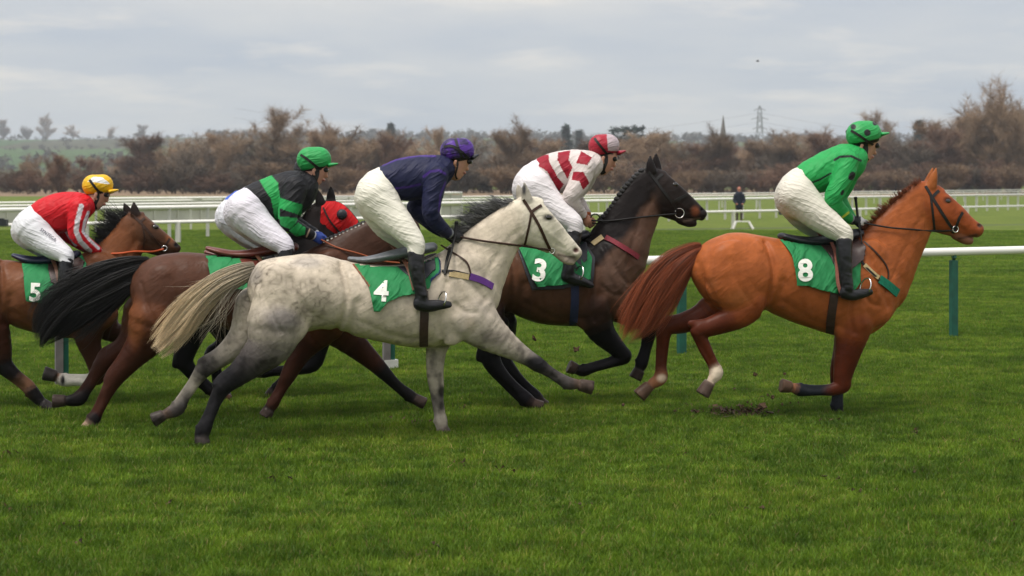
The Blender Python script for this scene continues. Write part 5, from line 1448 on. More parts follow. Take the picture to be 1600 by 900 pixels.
reins(k, (1490, 360), [(1460, 361), (1420, 358), (1385, 355, .03)], M['black_strap'])
breast(k, [('elastic', [(1350, 414), (1362, 426), (1372, 434)], .04, M['gold_patch']), ('chest_band', [(1374, 436), (1388, 446), (1402, 458)], .075, M['green_band']), ('side_strap', [(1346, 408), (1352, 418), (1374, 438)], .02, M['black_strap'])], [(1350, 378), (1364, 390), (1380, 408), (1388, 424), (1387, 436)])
hair('tail', strands_along(F, [(1098, 386, 8), (1080, 396, 16), (1054, 417, 25), (1027, 450, 30), (1003, 487, 28), (986, 513, 21), (976, 532, 10)], 2300, 3, .07, fly=.36, clumps=70), [0.0019] * 2300, M['hair'], root, hair_col((0.22, 0.048, 0.014), (0.27, 0.065, 0.022), .5))
hair('mane', strands_mane(F, [(1350, 354), (1366, 340), (1383, 325), (1410, 301), (1440, 281)], [(-9, -4), (-10, -7), (-9, -8), (-6, -6), (-3, -10)], 800, 7, lat=(-.045, .02), jit=.5) , [0.0024] * 800, M['hair'], root, hair_col((0.13, 0.033, 0.012), (0.19, 0.05, 0.02), .4))
# ---- grey, 4
k = 'grey'; root, G, Gt = built[k]; F = HS[k]['F']
poly = [(548, 407), (562, 426), (576, 447), (583, 486), (592, 486), (603, 472), (625, 462), (648, 458), (664, 452), (671, 450), (675, 438), (690, 426), (691, 408), (684, 392), (640, 396), (600, 404)]
def p4(C, uv, V, P2):
    put(C, line_mask(uv, [(549, 409), (562, 428), (576, 447)], 2.2, .4), (0.25, 0.05, 0.03)); put(C, line_mask(uv, [(685, 394), (691, 410), (690, 427), (676, 438)], 4.5, .2), (0.012, 0.014, 0.10))
cl, Gc = shell('saddle_cloth', F, Gt.prims, poly, M['cloth'], root, 0.016, 0.004, 0.012, CG, wrinkle=0.015, seed=9, paint=p4, drape=.016)
decal(NUM, '4', Gc, F, 596, 456, 32, math.radians(-4), M['white_paint'], cl, off=0.006, bold=0.03)
saddle(k, [(546, 404, 3.2), (566, 406, 4.6), (590, 403, 6), (615, 398, 8), (645, 392, 9), (676, 386, 7.5)], M['grey_pad'], [(596, 404), (620, 414), (640, 432), (662, 438), (682, 420), (684, 392), (650, 386), (612, 396)], M['black_pad'],
       [(612, 394), (626, 410), (638, 428), (646, 456)], M['tan_leather'], (690, 470, 13), [(662, 455), (663, 490), (662, 515), (662, 540)], M['dark_leather'], .07)
bridle(k, [(818, 312), (829, 330), (842, 352), (852, 374), (859, 389)], [(831, 331), (839, 325), (846, 321)], [(830, 334), (826, 356), (820, 382)], None, (862, 392), M['brown_strap'], .024, .022)
reins(k, (860, 391), [(822, 385), (790, 381), (752, 376)], M['brown_strap'], r=.009)
breast(k, [('elastic', [(702, 428), (716, 430), (732, 433)], .045, M['gold_patch']), ('chest_band', [(734, 432), (752, 438), (769, 448)], .055, M['purple_band']), ('side_strap', [(690, 424), (710, 424), (734, 430)], .018, M['black_strap'])], [(690, 384), (712, 398), (730, 410), (735, 428)])
one_strap('rein_strap', Gt, F, [(704, 388), (698, 410), (695, 430)], .022, M['black_strap'], root, off=.012)
hair('tail', strands_along(F, [(400, 419, 9), (378, 428, 14), (346, 443, 16), (312, 469, 18), (280, 505, 19), (256, 532, 16), (242, 546, 12)], 2300, 5, .06, fly=.32, clumps=70), [0.0019] * 2300, M['hair'], root, hair_col((0.30, 0.26, 0.20), (0.76, 0.58, 0.36), .28))
hair('tail_wisps', strands_along(F, [(380, 432, 12), (350, 450, 28), (325, 478, 38), (300, 510, 46), (290, 540, 40)], 90, 8, .08, fly=.5, t1=(.5, 1)), [0.0022] * 90, M['hair'], root, hair_col((0.30, 0.27, 0.23), (0.5, 0.42, 0.32), .4))
hair('mane', strands_mane(F, [(718, 368), (734, 355), (753, 342), (780, 325), (806, 313)], [(-16, -10), (-26, -20), (-28, -26), (-24, -26), (-16, -12)], 1300, 11, jit=.6, curl=(-6, 8)), [0.0022] * 1300, M['hair'], root, hair_col((0.10, 0.095, 0.095), (0.20, 0.20, 0.205), .5))
# ---- brown, 3
k = 'brown'; root, G, Gt = built[k]; F = HS[k]['F']
poly = [(814, 388), (826, 426), (837, 447), (872, 445), (898, 440), (921, 436), (926, 402), (912, 368), (870, 372)]
shell('under_pad', F, Gt.prims, [(812, 392), (820, 425), (830, 453), (875, 451), (926, 442), (932, 402), (916, 372), (870, 376)], M['black_pad'], root, 0.012, 0.008, 0.012)
cl, Gc = shell('saddle_cloth', F, Gt.prims, poly, M['cloth'], root, 0.026, 0.004, 0.012, CG, wrinkle=0.015, seed=14, drape=.012)
decal(NUM, '3', Gc, F, 843, 424, 34, math.radians(-8), M['white_paint'], cl, off=0.006, bold=0.03)
saddle(k, [(812, 380, 4.5), (835, 380, 6), (860, 378, 7.5), (890, 372, 8.5), (915, 366, 6.5)], M['black_pad'], [(868, 376), (880, 410), (900, 420), (918, 406), (922, 380), (905, 366)], M['black_pad'],
       [(872, 374), (880, 392), (884, 420)], M['tan_leather'], (904, 430, 13), [(898, 446), (898, 470), (897, 490), (896, 507)], M['navy_web'], .075)
bridle(k, [(1009, 264), (1022, 279), (1036, 298), (1052, 318), (1058, 330)], [(1024, 282), (1030, 276), (1035, 272)], None, [(1073, 304), (1064, 309), (1054, 314), (1050, 320)], (1061, 333), M['black_strap'], .026, .045)
reins(k, (1056, 334), [(1022, 337), (985, 341), (950, 345)], M['black_strap'])
ring('rein_loop', F.at(930, 342, -.06), .045, .007, M['black_strap'], root)
breast(k, [('elastic', [(926, 382), (934, 376), (942, 370)], .05, M['gold_patch']), ('chest_band', [(946, 371), (962, 380), (980, 391), (997, 402)], .05, M['red_band']), ('side_strap', [(912, 372), (924, 378)], .03, M['black_strap'])], None)
# plaits along the crest
def plaits(root, F, pts, n, r, mat, tie=None):
    q = resample(pts, 1.0); idx = np.linspace(0, len(q) - 1, n).astype(int)
    bm = bmesh.new(); bmesh.ops.create_icosphere(bm, subdivisions=2, radius=1.0)
    me = bpy.data.meshes.new('plait'); bm.to_mesh(me); bm.free(); me.materials.append(mat)
    me.polygons.foreach_set('use_smooth', np.ones(len(me.polygons), bool))
    for j, i in enumerate(idx):
        p = F.at(q[i][0], q[i][1], -.012); rr = F.rad(q[i][0], r)
        o = obj('plait', me, None, root, tuple(p)); o.scale = (rr * 1.15, rr * 1.3, rr)
        if tie:
            mb = MB(); c = p + np.array((0, -rr * 1.25, -rr * .2)); mb.box(c, (rr * .8, rr * .4, rr * .6)); mb.build('plait_tie', tie, o).matrix_parent_inverse = Matrix.LocRotScale(Vector(p), None, Vector(o.scale)).inverted()
M['black_hair'] = simple('black plaited hair', (0.010, 0.009, 0.010), 0.5, 60, 0.3, 0.5, 90)
plaits(root, F, [(938, 344), (955, 325), (970, 302), (985, 284), (1002, 267)], 15, 4.6, M['black_hair'])
hair('forelock', strands_mane(F, [(1024, 266), (1034, 266)], [(8, 8), (10, 10)], 40, 5, lat=(-.02, .02)), [0.004] * 40, M['hair'], root, hair_col((0.01, 0.009, 0.01)))
hair('tail', strands_along(F, [(686, 402, 8), (668, 415, 14), (650, 440, 18), (640, 480, 18), (634, 515, 14)], 250, 15, .06), [0.005] * 250, M['hair'], root, hair_col((0.012, 0.010, 0.010)))
# ---- bay
k = 'bay'; root, G, Gt = built[k]; F = HS[k]['F']
poly = [(318, 394), (324, 410), (332, 446), (380, 452), (440, 452), (462, 440), (466, 400), (440, 388), (380, 392)]
cl, Gc = shell('saddle_cloth', F, Gt.prims, poly, M['cloth'], root, 0.016, 0.004, 0.012, CG, wrinkle=0.015, seed=19, drape=.01)
saddle(k, [(324, 388, 3.5), (342, 393, 5.5), (365, 397, 6), (395, 396, 7.5), (425, 390, 8.5), (460, 386, 7)], M['red_leather'], [(372, 396), (384, 430), (430, 440), (462, 410), (458, 388), (420, 384)], M['red_leather'],
       [(392, 398), (420, 430), (432, 450)], M['tan_leather'], (478, 462, 13), [(452, 450), (450, 490), (449, 520), (449, 534)], M['dark_leather'], .07)
bridle(k, [(612, 338), (622, 360), (636, 386), (646, 410)], [(617, 350), (626, 344)], None, None, (648, 412), M['brown_strap'])
reins(k, (646, 412), [(600, 408, .03), (560, 396, .03), (525, 386, .02)], M['rust_rein'])
hair('tail', strands_along(F, [(238, 412, 10), (210, 424, 22), (168, 444, 32), (122, 472, 36), (88, 502, 30), (70, 526, 16), (64, 540, 6)], 2400, 25, .08, fly=.36, clumps=70), [0.0021] * 2400, M['hair'], root, hair_col((0.010, 0.009, 0.010), None, .3))
plaits(root, F, [(506, 377), (540, 362), (576, 344), (604, 330)], 17, 3.8, M['black_hair'], M['white_paint'])
# ---- hooded
k = 'hooded'; root, G, Gt = built[k]; F = HS[k]['F']
hp = [p for p in [chain_edges(F, HS[k]['head'], [(0, 0, 0)], k=.035)]]
M['red_hood'] = M['cloth']
hood, _ = shell('hood', F, hp, [(503, 316), (518, 309), (532, 315), (548, 330), (560, 345), (556, 366), (530, 378), (508, 378), (500, 345)], M['cloth'], root, 0.012, 0.004, 0.009, (0.50, 0.008, 0.010), wrinkle=.003, lat=-.08)
for s in (-1, 1):
    p = hit(G, F, 534, 335, s)
    mb = MB(); rr = F.rad(534, 8.5)
    mb.tube([p + np.array((0, s * .004, 0)), p + np.array((0, s * .03, 0)), p + np.array((0, s * .048, 0)), p + np.array((0, s * .054, 0))], [rr, rr * .95, rr * .7, rr * .3], 16); mb.build('blinker_cup', M['black_pad'], hood, True)
one_strap('hood_strap', G, F, [(505, 325), (515, 345), (530, 362), (538, 372)], .016, M['black_strap'], hood, off=.02)
saddle(k, [(322, 394, 3.5), (342, 398, 5.5), (375, 398, 6.5), (405, 394, 7.5), (435, 390, 7)], M['red_leather'], [(372, 398), (384, 430), (410, 440), (440, 412), (436, 390)], M['dark_leather'], [(380, 400), (400, 424), (412, 442)], M['tan_leather'], (455, 452, 12), [(440, 446), (440, 480), (440, 508)], M['dark_leather'], .07)
hair('mane', strands_mane(F, [(452, 366), (464, 350), (480, 332), (496, 318)], [(-6, -3), (-6, -4), (-6, -4), (-4, -5)], 150, 7, jit=.4), [0.004] * 150, M['hair'], root, hair_col((0.010, 0.009, 0.010)))
hair('tail', strands_along(F, [(282, 424, 8), (268, 436, 14), (262, 460, 16), (262, 490, 10)], 200, 25, .06), [0.005] * 200, M['hair'], root, hair_col((0.010, 0.009, 0.010)))
# ---- fifth, 5
k = 'fifth'; root, G, Gt = built[k]; F = HS[k]['F']
poly = [(26, 404), (36, 428), (42, 470), (62, 472), (90, 476), (120, 470), (132, 440), (134, 412), (124, 398), (70, 404)]
cl, Gc = shell('saddle_cloth', F, Gt.prims, poly, M['cloth'], root, 0.016, 0.004, 0.012, CG, wrinkle=0.015, seed=29, drape=.01)
decal(NUM, '5', Gc, F, 55, 458, 28, math.radians(-2), M['white_paint'], cl, off=0.006, bold=0.03)
saddle(k, [(21, 399, 3.2), (40, 405, 6), (62, 407, 6.5), (90, 404, 7.5), (120, 398, 7)], M['navy_pad'], [(70, 408), (80, 440), (100, 450), (124, 432), (130, 408), (110, 396)], M['dark_leather'],
       [(76, 404), (88, 424), (94, 460)], M['tan_leather'], (124, 468, 12), [(106, 470), (105, 495), (104, 524)], M['red_leather'], .06)
bridle(k, [(206, 336), (218, 346), (234, 364), (248, 382), (254, 388)], [(220, 346), (226, 341)], [(222, 350), (226, 370), (224, 388)], [(265, 373), (260, 381), (256, 389)], (257, 388), M['brown_strap'], .023, .024)
reins(k, (256, 389), [(238, 393, .015), (210, 393, .02), (185, 396, .02)], M['orange_rein'], r=.010)
breast(k, [('chest_band', [(136, 430), (158, 444), (186, 458)], .05, M['red_band'])], None)
hair('mane', strands_mane(F, [(148, 400), (166, 386), (180, 368), (192, 352), (203, 338)], [(-16, -6), (-22, -14), (-30, -26), (-30, -32), (-16, -24)], 1300, 31, jit=.6, curl=(-6, 8)), [0.0025] * 1300, M['hair'], root, hair_col((0.010, 0.009, 0.010), (0.022, 0.021, 0.023), .4))
# ---- whips held in the riders' hands
def whip(key, pts, label, mat=M['black_strap']):
    F = HS[key]['F']; P = [F.at(x, y, l) for x, y, l in pts]
    r = empty('riding_whip', F.O + 0 * P[0], F.yaw); tag(r, label, 'whip')
    mb = MB(); mb.tube(P, [0.013, 0.012, 0.007, 0.005][:len(P)], 8); mb.build('shaft', mat, r, True)
    mb = MB(); mb.tube([P[0], P[0] + (P[0] - P[1]) / np.linalg.norm(P[0] - P[1]) * .02], [0.017, 0.015], 8); mb.build('handle_cap', mat, r, True)
whip('chestnut', [(1337, 311, -.075), (1341, 346, -.085), (1346, 372, -.15), (1348, 400, -.24)], 'black riding whip in the gloved hand of the jockey in plain green')
whip('grey', [(713, 350, -.075), (711, 368, -.09), (704, 400, -.24), (697, 428, -.30)], 'dark riding whip in the hand of the jockey in navy silks')
# ------------------------------------------------------------------ the course, its rails and the land behind
def gp(px, py):
    """ground point seen at a pixel"""
    d = CAMH * FPX / (py - HOR); return np.array(((px - 800) / FPX * d, d, 0.0))
def at_depth(px, py, d): return np.array(((px - 800) / FPX * d, d, CAMH + (HOR - py) / FPX * d))

# -- ground
m, t, b = new_mat('turf'); M['turf'] = m
geo = t.nodes.new('ShaderNodeNewGeometry')
def tnoise(scale, det=5, stretch=(1, 1, 1), rough=.6):
    mp = t.nodes.new('ShaderNodeMapping'); mp.inputs['Scale'].default_value = stretch; t.links.new(geo.outputs['Position'], mp.inputs['Vector'])
    n = t.nodes.new('ShaderNodeTexNoise'); n.inputs['Scale'].default_value = scale; n.inputs['Detail'].default_value = det; n.inputs['Roughness'].default_value = rough
    t.links.new(mp.outputs[0], n.inputs['Vector']); return n.outputs['Fac']
def ramp(tree, fac, stops):
    r = tree.nodes.new('ShaderNodeValToRGB'); e = r.color_ramp.elements
    while len(e) < len(stops): e.new(0.5)
    for q, (p, c) in zip(e, stops): q.position = p; q.color = (*c, 1)
    tree.links.new(fac, r.inputs['Fac']); return r.outputs['Color']
def mixc(tree, fac, a, bb, mode='MIX'):
    n = tree.nodes.new('ShaderNodeMix'); n.data_type = 'RGBA'; n.blend_type = mode
    if isinstance(fac, float): n.inputs['Factor'].default_value = fac
    else: tree.links.new(fac, n.inputs['Factor'])
    for k, v in (('A', a), ('B', bb)):
        if isinstance(v, tuple): n.inputs[k].default_value = (*v, 1)
        else: tree.links.new(v, n.inputs[k])
    return n.outputs['Result']
G1, G2, G3 = (0.080, 0.118, 0.016), (0.115, 0.155, 0.020), (0.150, 0.170, 0.032)
c1 = ramp(t, tnoise(0.55, 6), [(.32, G1), (.52, G2), (.72, G3)])
c2 = ramp(t, tnoise(7, 6), [(.3, (0.55, .55, .55)), (.7, (1.25, 1.25, 1.25))])
cc = mixc(t, 1.0, c1, c2, 'MULTIPLY')
t.links.new(cc, b.inputs['Base Color']); b.inputs['Roughness'].default_value = 0.9; b.inputs['Specular IOR Level'].default_value = 0.15
bp = t.nodes.new('ShaderNodeBump'); bp.inputs['Strength'].default_value = 0.6; bp.inputs['Distance'].default_value = 0.05
t.links.new(tnoise(14, 6), bp.inputs['Height']); t.links.new(bp.outputs[0], b.inputs['Normal'])
me = bpy.data.meshes.new('ground')
me.from_pydata([(-6000, -200, 0), (6000, -200, 0), (6000, 9000, 0), (-6000, 9000, 0)], [], [(0, 1, 2, 3)])
tag(obj('ground', me, M['turf']), kind='structure')
# strip of rough, straw-coloured grass in front of the hedge and a dark strip painted as the far rail's ground shadow
def quad_strip(name, pts, mat):
    me = bpy.data.meshes.new(name); n = len(pts) // 2
    me.from_pydata([tuple(p) for p in pts], [], [(i, i + 1, n + i + 1, n + i) for i in range(n - 1)])
    return tag(obj(name, me, mat), kind='structure')
M['rough_grass'] = simple('rough dead grass', (0.19, 0.125, 0.07), 0.95, 0.35, 0.35, 0.5, 2.0, coords='Object')
quad_strip('rough_grass_strip', [(-400, 205, .006), (0, 225, .006), (400, 215, .006), (-400, 420, .006), (0, 420, .006), (400, 420, .006)], M['rough_grass'])
M['rail_shadow'] = simple('rail shadow turf', (0.045, 0.062, 0.016), 0.95, 1.2, 0.3)
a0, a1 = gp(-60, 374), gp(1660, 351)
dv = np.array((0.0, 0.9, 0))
quad_strip('rail_shadow_strip', [a0 + (0, 0, .004), a1 + (0, 0, .004), a0 + dv + (0, 0, .004), a1 + dv * 1.6 + (0, 0, .004)], M['rail_shadow'])  # far rail's shadow on the grass, put into the strip's darker colour

# -- grass blades: one object whose tuft is set out over the near turf
rng = np.random.RandomState(11)
NBL = 1900; half = 0.36
V = []; Fc = []; Cc = []
for i in range(NBL):
    x, y = rng.uniform(-half, half, 2); hgt = rng.uniform(.018, .048) * (1 + .35 * vnoise(np.array([[x * 7, y * 7, 3.0]]))[0]); w = rng.uniform(.0018, .0034)
    an = rng.uniform(0, 6.283); ca, sa = math.cos(an), math.sin(an); ln = rng.uniform(.1, .75) * hgt; la = rng.uniform(0, 6.283)
    lx, ly = math.cos(la) * ln, math.sin(la) * ln
    k = len(V)
    V += [(x - ca * w, y - sa * w, -.004), (x + ca * w, y + sa * w, -.004), (x + ca * w * .8 + lx * .35, y + sa * w * .8 + ly * .35, hgt * .6), (x - ca * w * .8 + lx * .35, y - sa * w * .8 + ly * .35, hgt * .6), (x + lx, y + ly, hgt)]
    Fc += [(k, k + 1, k + 2), (k, k + 2, k + 3), (k + 3, k + 2, k + 4)]
    v = rng.rand()
    col = (0.112, 0.204, 0.016) if v < .45 else ((0.164, 0.270, 0.023) if v < .86 else ((0.22, 0.25, 0.045) if v < .97 else (0.34, 0.27, 0.11)))
    Cc += [col] * 5
gme = np_mesh('grass', np.array(V), np.array(Fc), smooth=False); set_col(gme, np.array(Cc))
m, t, b = new_mat('grass blades'); M['blades'] = m
geo = t.nodes.new('ShaderNodeNewGeometry')
at = t.nodes.new('ShaderNodeAttribute'); at.attribute_name = 'coat'
f1 = ramp(t, tnoise(0.55, 6), [(.30, (.55, .62, .58)), (.50, (.95, .97, .95)), (.74, (1.38, 1.18, 1.35))])
f2 = ramp(t, tnoise(4.5, 5), [(.32, (.50, .58, .55)), (.66, (1.30, 1.24, 1.2))])
f3 = ramp(t, tnoise(1.6, 4, (.45, 1.4, 1)), [(.34, (.74, .78, .74)), (.68, (1.18, 1.15, 1.1))])
cc = mixc(t, 1.0, mixc(t, 1.0, mixc(t, 1.0, at.outputs['Color'], f1, 'MULTIPLY'), f2, 'MULTIPLY'), f3, 'MULTIPLY')
t.links.new(cc, b.inputs['Base Color']); b.inputs['Roughness'].default_value = .55; b.inputs['Specular IOR Level'].default_value = .25
tr = t.nodes.new('ShaderNodeBsdfTranslucent'); t.links.new(cc, tr.inputs['Color'])
ms = t.nodes.new('ShaderNodeMixShader'); ms.inputs[0].default_value = .38
t.links.new(b.outputs[0], ms.inputs[1]); t.links.new(tr.outputs[0], ms.inputs[2]); t.links.new(ms.outputs[0], t.nodes['Material Output'].inputs['Surface'])
go = obj('grass', gme, M['blades']); tag(go, 'short green turf grass covering the racecourse', 'grass', kind='stuff')
# points where the tuft stands
pts = []
y = 6.9
while y < 66:
    st = 0.42 if y < 20 else (0.55 if y < 34 else 0.85)
    hw = y * 0.345 + 1.2
    for x in np.arange(-hw, hw, st): pts.append((x + rng.uniform(-.1, .1), y + rng.uniform(-.1, .1), 0))
    y += st
pme = bpy.data.meshes.new('grass_points'); pme.from_pydata(pts, [], [])
for nm, vals in (('rz', rng.uniform(0, 6.283, len(pts))), ('wd', np.interp([p[1] for p in pts], [0, 33, 34, 66], [1.2, 1.3, 1.9, 2.0])), ('sc', rng.uniform(.75, 1.25, len(pts)) * (1 + .25 * fbm(np.array(pts), .8, 4)))):
    aa = pme.attributes.new(nm, 'FLOAT', 'POINT'); aa.data.foreach_set('value', vals.astype(np.float32))
# the object's own mesh = points; the tuft comes in through a mesh joined by the node group
tuft = bpy.data.objects.new('grass_tuft', gme)
go.data = pme
ng = bpy.data.node_groups.new('lay out turf', 'GeometryNodeTree')
ng.interface.new_socket('Geometry', in_out='INPUT', socket_type='NodeSocketGeometry'); ng.interface.new_socket('Geometry', in_out='OUTPUT', socket_type='NodeSocketGeometry')
gi = ng.nodes.new('NodeGroupInput'); gout = ng.nodes.new('NodeGroupOutput')
oi = ng.nodes.new('GeometryNodeObjectInfo'); oi.inputs['Object'].default_value = tuft; oi.inputs['As Instance'].default_value = True
ip = ng.nodes.new('GeometryNodeInstanceOnPoints')
n1 = ng.nodes.new('GeometryNodeInputNamedAttribute'); n1.data_type = 'FLOAT'; n1.inputs['Name'].default_value = 'rz'
n2 = ng.nodes.new('GeometryNodeInputNamedAttribute'); n2.data_type = 'FLOAT'; n2.inputs['Name'].default_value = 'sc'
cx_ = ng.nodes.new('ShaderNodeCombineXYZ'); sx_ = ng.nodes.new('ShaderNodeCombineXYZ'); sx_.inputs[0].default_value = 1.0
ng.links.new(gi.outputs[0], ip.inputs['Points']); ng.links.new(oi.outputs['Geometry'], ip.inputs['Instance'])
ng.links.new(n1.outputs['Attribute'], cx_.inputs[2]); ng.links.new(cx_.outputs[0], ip.inputs['Rotation'])
n3 = ng.nodes.new('GeometryNodeInputNamedAttribute'); n3.data_type = 'FLOAT'; n3.inputs['Name'].default_value = 'wd'
ng.links.new(n3.outputs['Attribute'], sx_.inputs[0]); ng.links.new(n3.outputs['Attribute'], sx_.inputs[1])
ng.links.new(n2.outputs['Attribute'], sx_.inputs[2]); ng.links.new(sx_.outputs[0], ip.inputs['Scale'])
ng.links.new(ip.outputs[0], gout.inputs[0])
md = go.modifiers.new('turf', 'NODES'); md.node_group = ng
if not gme.materials: gme.materials.append(M['blades'])

# -- near running rail: white plastic rail on green posts, curving away to the right
M['white_rail'] = simple('white plastic rail', (0.80, 0.78, 0.74), 0.45, 3, 0.05)
M['green_post'] = simple('green painted post', (0.006, 0.085, 0.058), 0.5, 8, 0.2)
M['grey_post'] = simple('weathered grey post board', (0.16, 0.145, 0.145), 0.7, 8, 0.2)
M['off_white'] = simple('off-white painted board', (0.56, 0.55, 0.50), 0.7, 1.2, 0.14)
M['white_band'] = simple('white post foot', (0.6, 0.6, 0.58), 0.7, 8, 0.1)
base = gp(1065, 555)
rail_px = [(-420, 636), (102, 602), (612, 577), (1065, 555), (1490, 527), (1900, 506)]
rp = [gp(*q) for q in rail_px]
o0 = rp[2]
fr = empty('running_rail', o0); tag(fr, 'near white running rail on posts curving behind the horses', 'rail')
ctr = resample([p[:2] for p in rp], 0.7)
mb = MB(); mb.tube([np.array((q[0], q[1], 1.155)) - np.array((o0[0], o0[1], 0)) for q in ctr], 0.056, 14); mb.build('top_rail', M['white_rail'], fr, True)
for i, p in enumerate(rp):
    if i in (0, 5): continue
    dirv = rp[min(i + 1, 5)] - rp[i - 1]; a = math.atan2(dirv[1], dirv[0]); R = np.array(Matrix.Rotation(a, 3, 'Z'))
    q = p - o0
    mb = MB()
    if i in (3, 4):
        mb.box(q + (0, 0, .52), (.10, .065, 1.04), R); mb.tube([q + (0, 0, 1.03), q + R @ np.array((0, -.01, 1.075)), q + R @ np.array((0, -.005, 1.115))], [.04, .036, .034], 8)
        mb.build('post', M['green_post'], fr)
    else:
        mb.box(q + (0, 0, .54), (.055, .07, 1.08), R); po = mb.build('post', M['green_post'], fr)
        mb = MB(); mb.box(q + R @ np.array((-.065, -.012, .54)), (.075, .07, 1.08), R); mb.build('post_board', M['grey_post'], fr)
        if i == 2: mb = MB(); mb.box(q + R @ np.array((-.02, -.005, .055)), (.16, .10, .11), R); mb.build('post_foot', M['white_band'], fr)

# -- far rails
def far_rail(name, label, pL, pR, hgt, rad, spacing, postw=.07, lower=None):
    """pL, pR: rail centre pixels at x=0 and x=1600"""
    def pos(px, py):
        d = (CAMH - hgt) * FPX / (py - HOR); return np.array(((px - 800) / FPX * d, d, 0.0))
    A, B = pos(0, pL), pos(1600, pR)
    dv = (B - A); n = np.linalg.norm(dv); u = dv / n
    A2 = A - u * 8; B2 = B + u * 14
    r = empty(name, (A + B) / 2); tag(r, label, 'rail', 'white rails on the far side of the course'); o = (A + B) / 2
    mb = MB(); mb.tube([A2 - o + (0, 0, hgt), B2 - o + (0, 0, hgt)], rad, 8); mb.build('top_rail', M['white_rail'], r, True)
    if lower: mb = MB(); mb.tube([A2 - o + (0, 0, lower), B2 - o + (0, 0, lower)], rad * .7, 8); mb.build('lower_rail', M['white_rail'], r, True)
    L_ = np.linalg.norm(B2 - A2); k = int(L_ / spacing)
    pm = None
    for i in range(k):
        p = A2 + u * (i + .5) * spacing - o
        if pm is None:
            mb = MB(); mb.box((0, 0, hgt / 2), (postw, postw, hgt - rad * .9)); ob = mb.build('post', M['off_white'], r); pm = ob.data; ob.location = tuple(p)
        else: obj('post', pm, None, r, tuple(p))
far_rail('far_rail', 'nearest of the far white rails, its rail lowest in view, on sparse posts', 352, 322, .72, .06, 9.5, .16)
far_rail('far_rail', 'second of the far white rails, thick, on close-set posts', 328, 304, 1.15, .075, 1.75, .11)
far_rail('far_rail', 'third of the far white rails, thinner and behind the thick one', 322, 299.5, 1.15, .05, 5.0, .08)
far_rail('far_rail', 'farthest thin white rail in front of the trees', 317, 296.5, 1.15, .05, 6.0, .08)
# white panelled wings at the left
def panel_fence(label, x0, x1, yg0, yg1, hgt, n, nrail=2):
    A, B = gp(x0, yg0), gp(x1, yg1); o = (A + B) / 2
    r = empty('panel_fence', o); tag(r, label, 'fence')
    a = math.atan2(B[1] - A[1], B[0] - A[0]); R = np.array(Matrix.Rotation(a, 3, 'Z')); Lt = np.linalg.norm(B - A); w = Lt / n
    for i in range(n):
        c = A + (B - A) * (i + .5) / n - o
        mb = MB(); mb.box(c + (0, 0, hgt * .5 - .02 * (i % 3)), (w - .05, .03, hgt * .88), R); mb.build('panel', M['off_white'], r)
    for i in range(n + 1):
        c = A + (B - A) * i / n - o; mb = MB(); mb.box(c + R @ np.array((0, -.03, hgt * .5)), (.09, .09, hgt), R); mb.build('post', M['off_white'], r)
    for k in range(nrail):
        z = hgt * (1 - .42 * k); mb = MB(); mb.tube([A - o + R @ np.array((0, -.07, z)), B - o + R @ np.array((0, -.07, z))], .06, 8); mb.build('top_rail', M['white_rail'], r, True)
panel_fence('long white panelled wing fence behind the jockey in red', 165, 575, 351, 343, 1.28, 12)
panel_fence('short white panelled fence just right of the jockey in navy', 688, 720, 345, 344, 1.5, 2)
panel_fence('white panel at the left edge behind the jockey in red', -40, 60, 352, 350, .75, 4, 1)

# -- man standing by the rail, low white trestle, black boxes on the rail
p = gp(1155, 347)
r = empty('person', p); tag(r, 'distant man in dark coat standing by the far rail', 'person')
man = [Chain([(0, 0, 1.66, .085, .85), (0, 0, 1.72, .10, .85)], [SKIN] * 2, .03), Chain([(0, 0, 1.58, .06, 1), (0, 0, 1.48, .08, 1.2)], [SKIN] * 2, .03)]
coat = [Chain([(0, 0, 1.42, .21, .62), (0, 0, 1.2, .21, .62), (0, 0, .95, .20, .65), (0, 0, .82, .21, .65)], [(0, 0, 0)] * 4, .05)]
for s in (-1, 1): coat.append(Chain([(s * .2, 0, 1.40, .085, 1), (s * .27, -.02, 1.12, .07, 1), (s * .18, -.14, .98, .055, 1)], [(0, 0, 0)] * 3, .04))
legs = [Chain([(s * .1, 0, .9, .11, 1), (s * .11, 0, .48, .075, 1), (s * .11, 0, .08, .055, 1), (s * .11, -.1, .05, .05, 1)], [(0, 0, 0)] * 4, .02) for s in (-1, 1)]
hands_ = [Chain([(s * .17, -.16, .95, .045, 1), (s * .13, -.19, .93, .035, 1)], [SKIN] * 2, .02) for s in (-1, 1)]
def free_obj(name, prims, h, mat, parent, col):
    G = Grid.fit(prims, h); V, Q = G.mesh(); me = np_mesh(name, V, Q); set_col(me, np.tile(np.array(col, float), (len(V), 1))); return obj(name, me, mat, parent)
Gm = Grid.fit(man + coat + legs + hands_, .022); Gm.D[:] = 1
for q in man + hands_: q.add(Gm, 0)
for q in coat + legs: q.add(Gm, -.02)
V, Q = Gm.mesh(); me = np_mesh('body', V, Q); set_col(me, np.tile(np.array((0.40, 0.16, 0.11)), (len(V), 1))); obj('body', me, M['skin'], r)
free_obj('coat', coat, .02, M['silk'], r, (0.012, 0.016, 0.03)); free_obj('trousers', legs, .02, M['silk'], r, (0.07, 0.055, 0.045))
free_obj('hair', [Chain([(0, .03, 1.76, .085, .85), (0, .05, 1.68, .07, .9)], [(0, 0, 0)] * 2, .03)], .02, M['silk'], r, (0.30, 0.07, 0.035))
p = gp(1160, 358)
r = empty('trestle', p); tag(r, 'low white trestle on the grass in front of the standing man', 'trestle')
mb = MB(); mb.box((0, 0, .34), (.66, .12, .05)); mb.build('top_bar', M['white_rail'], r)
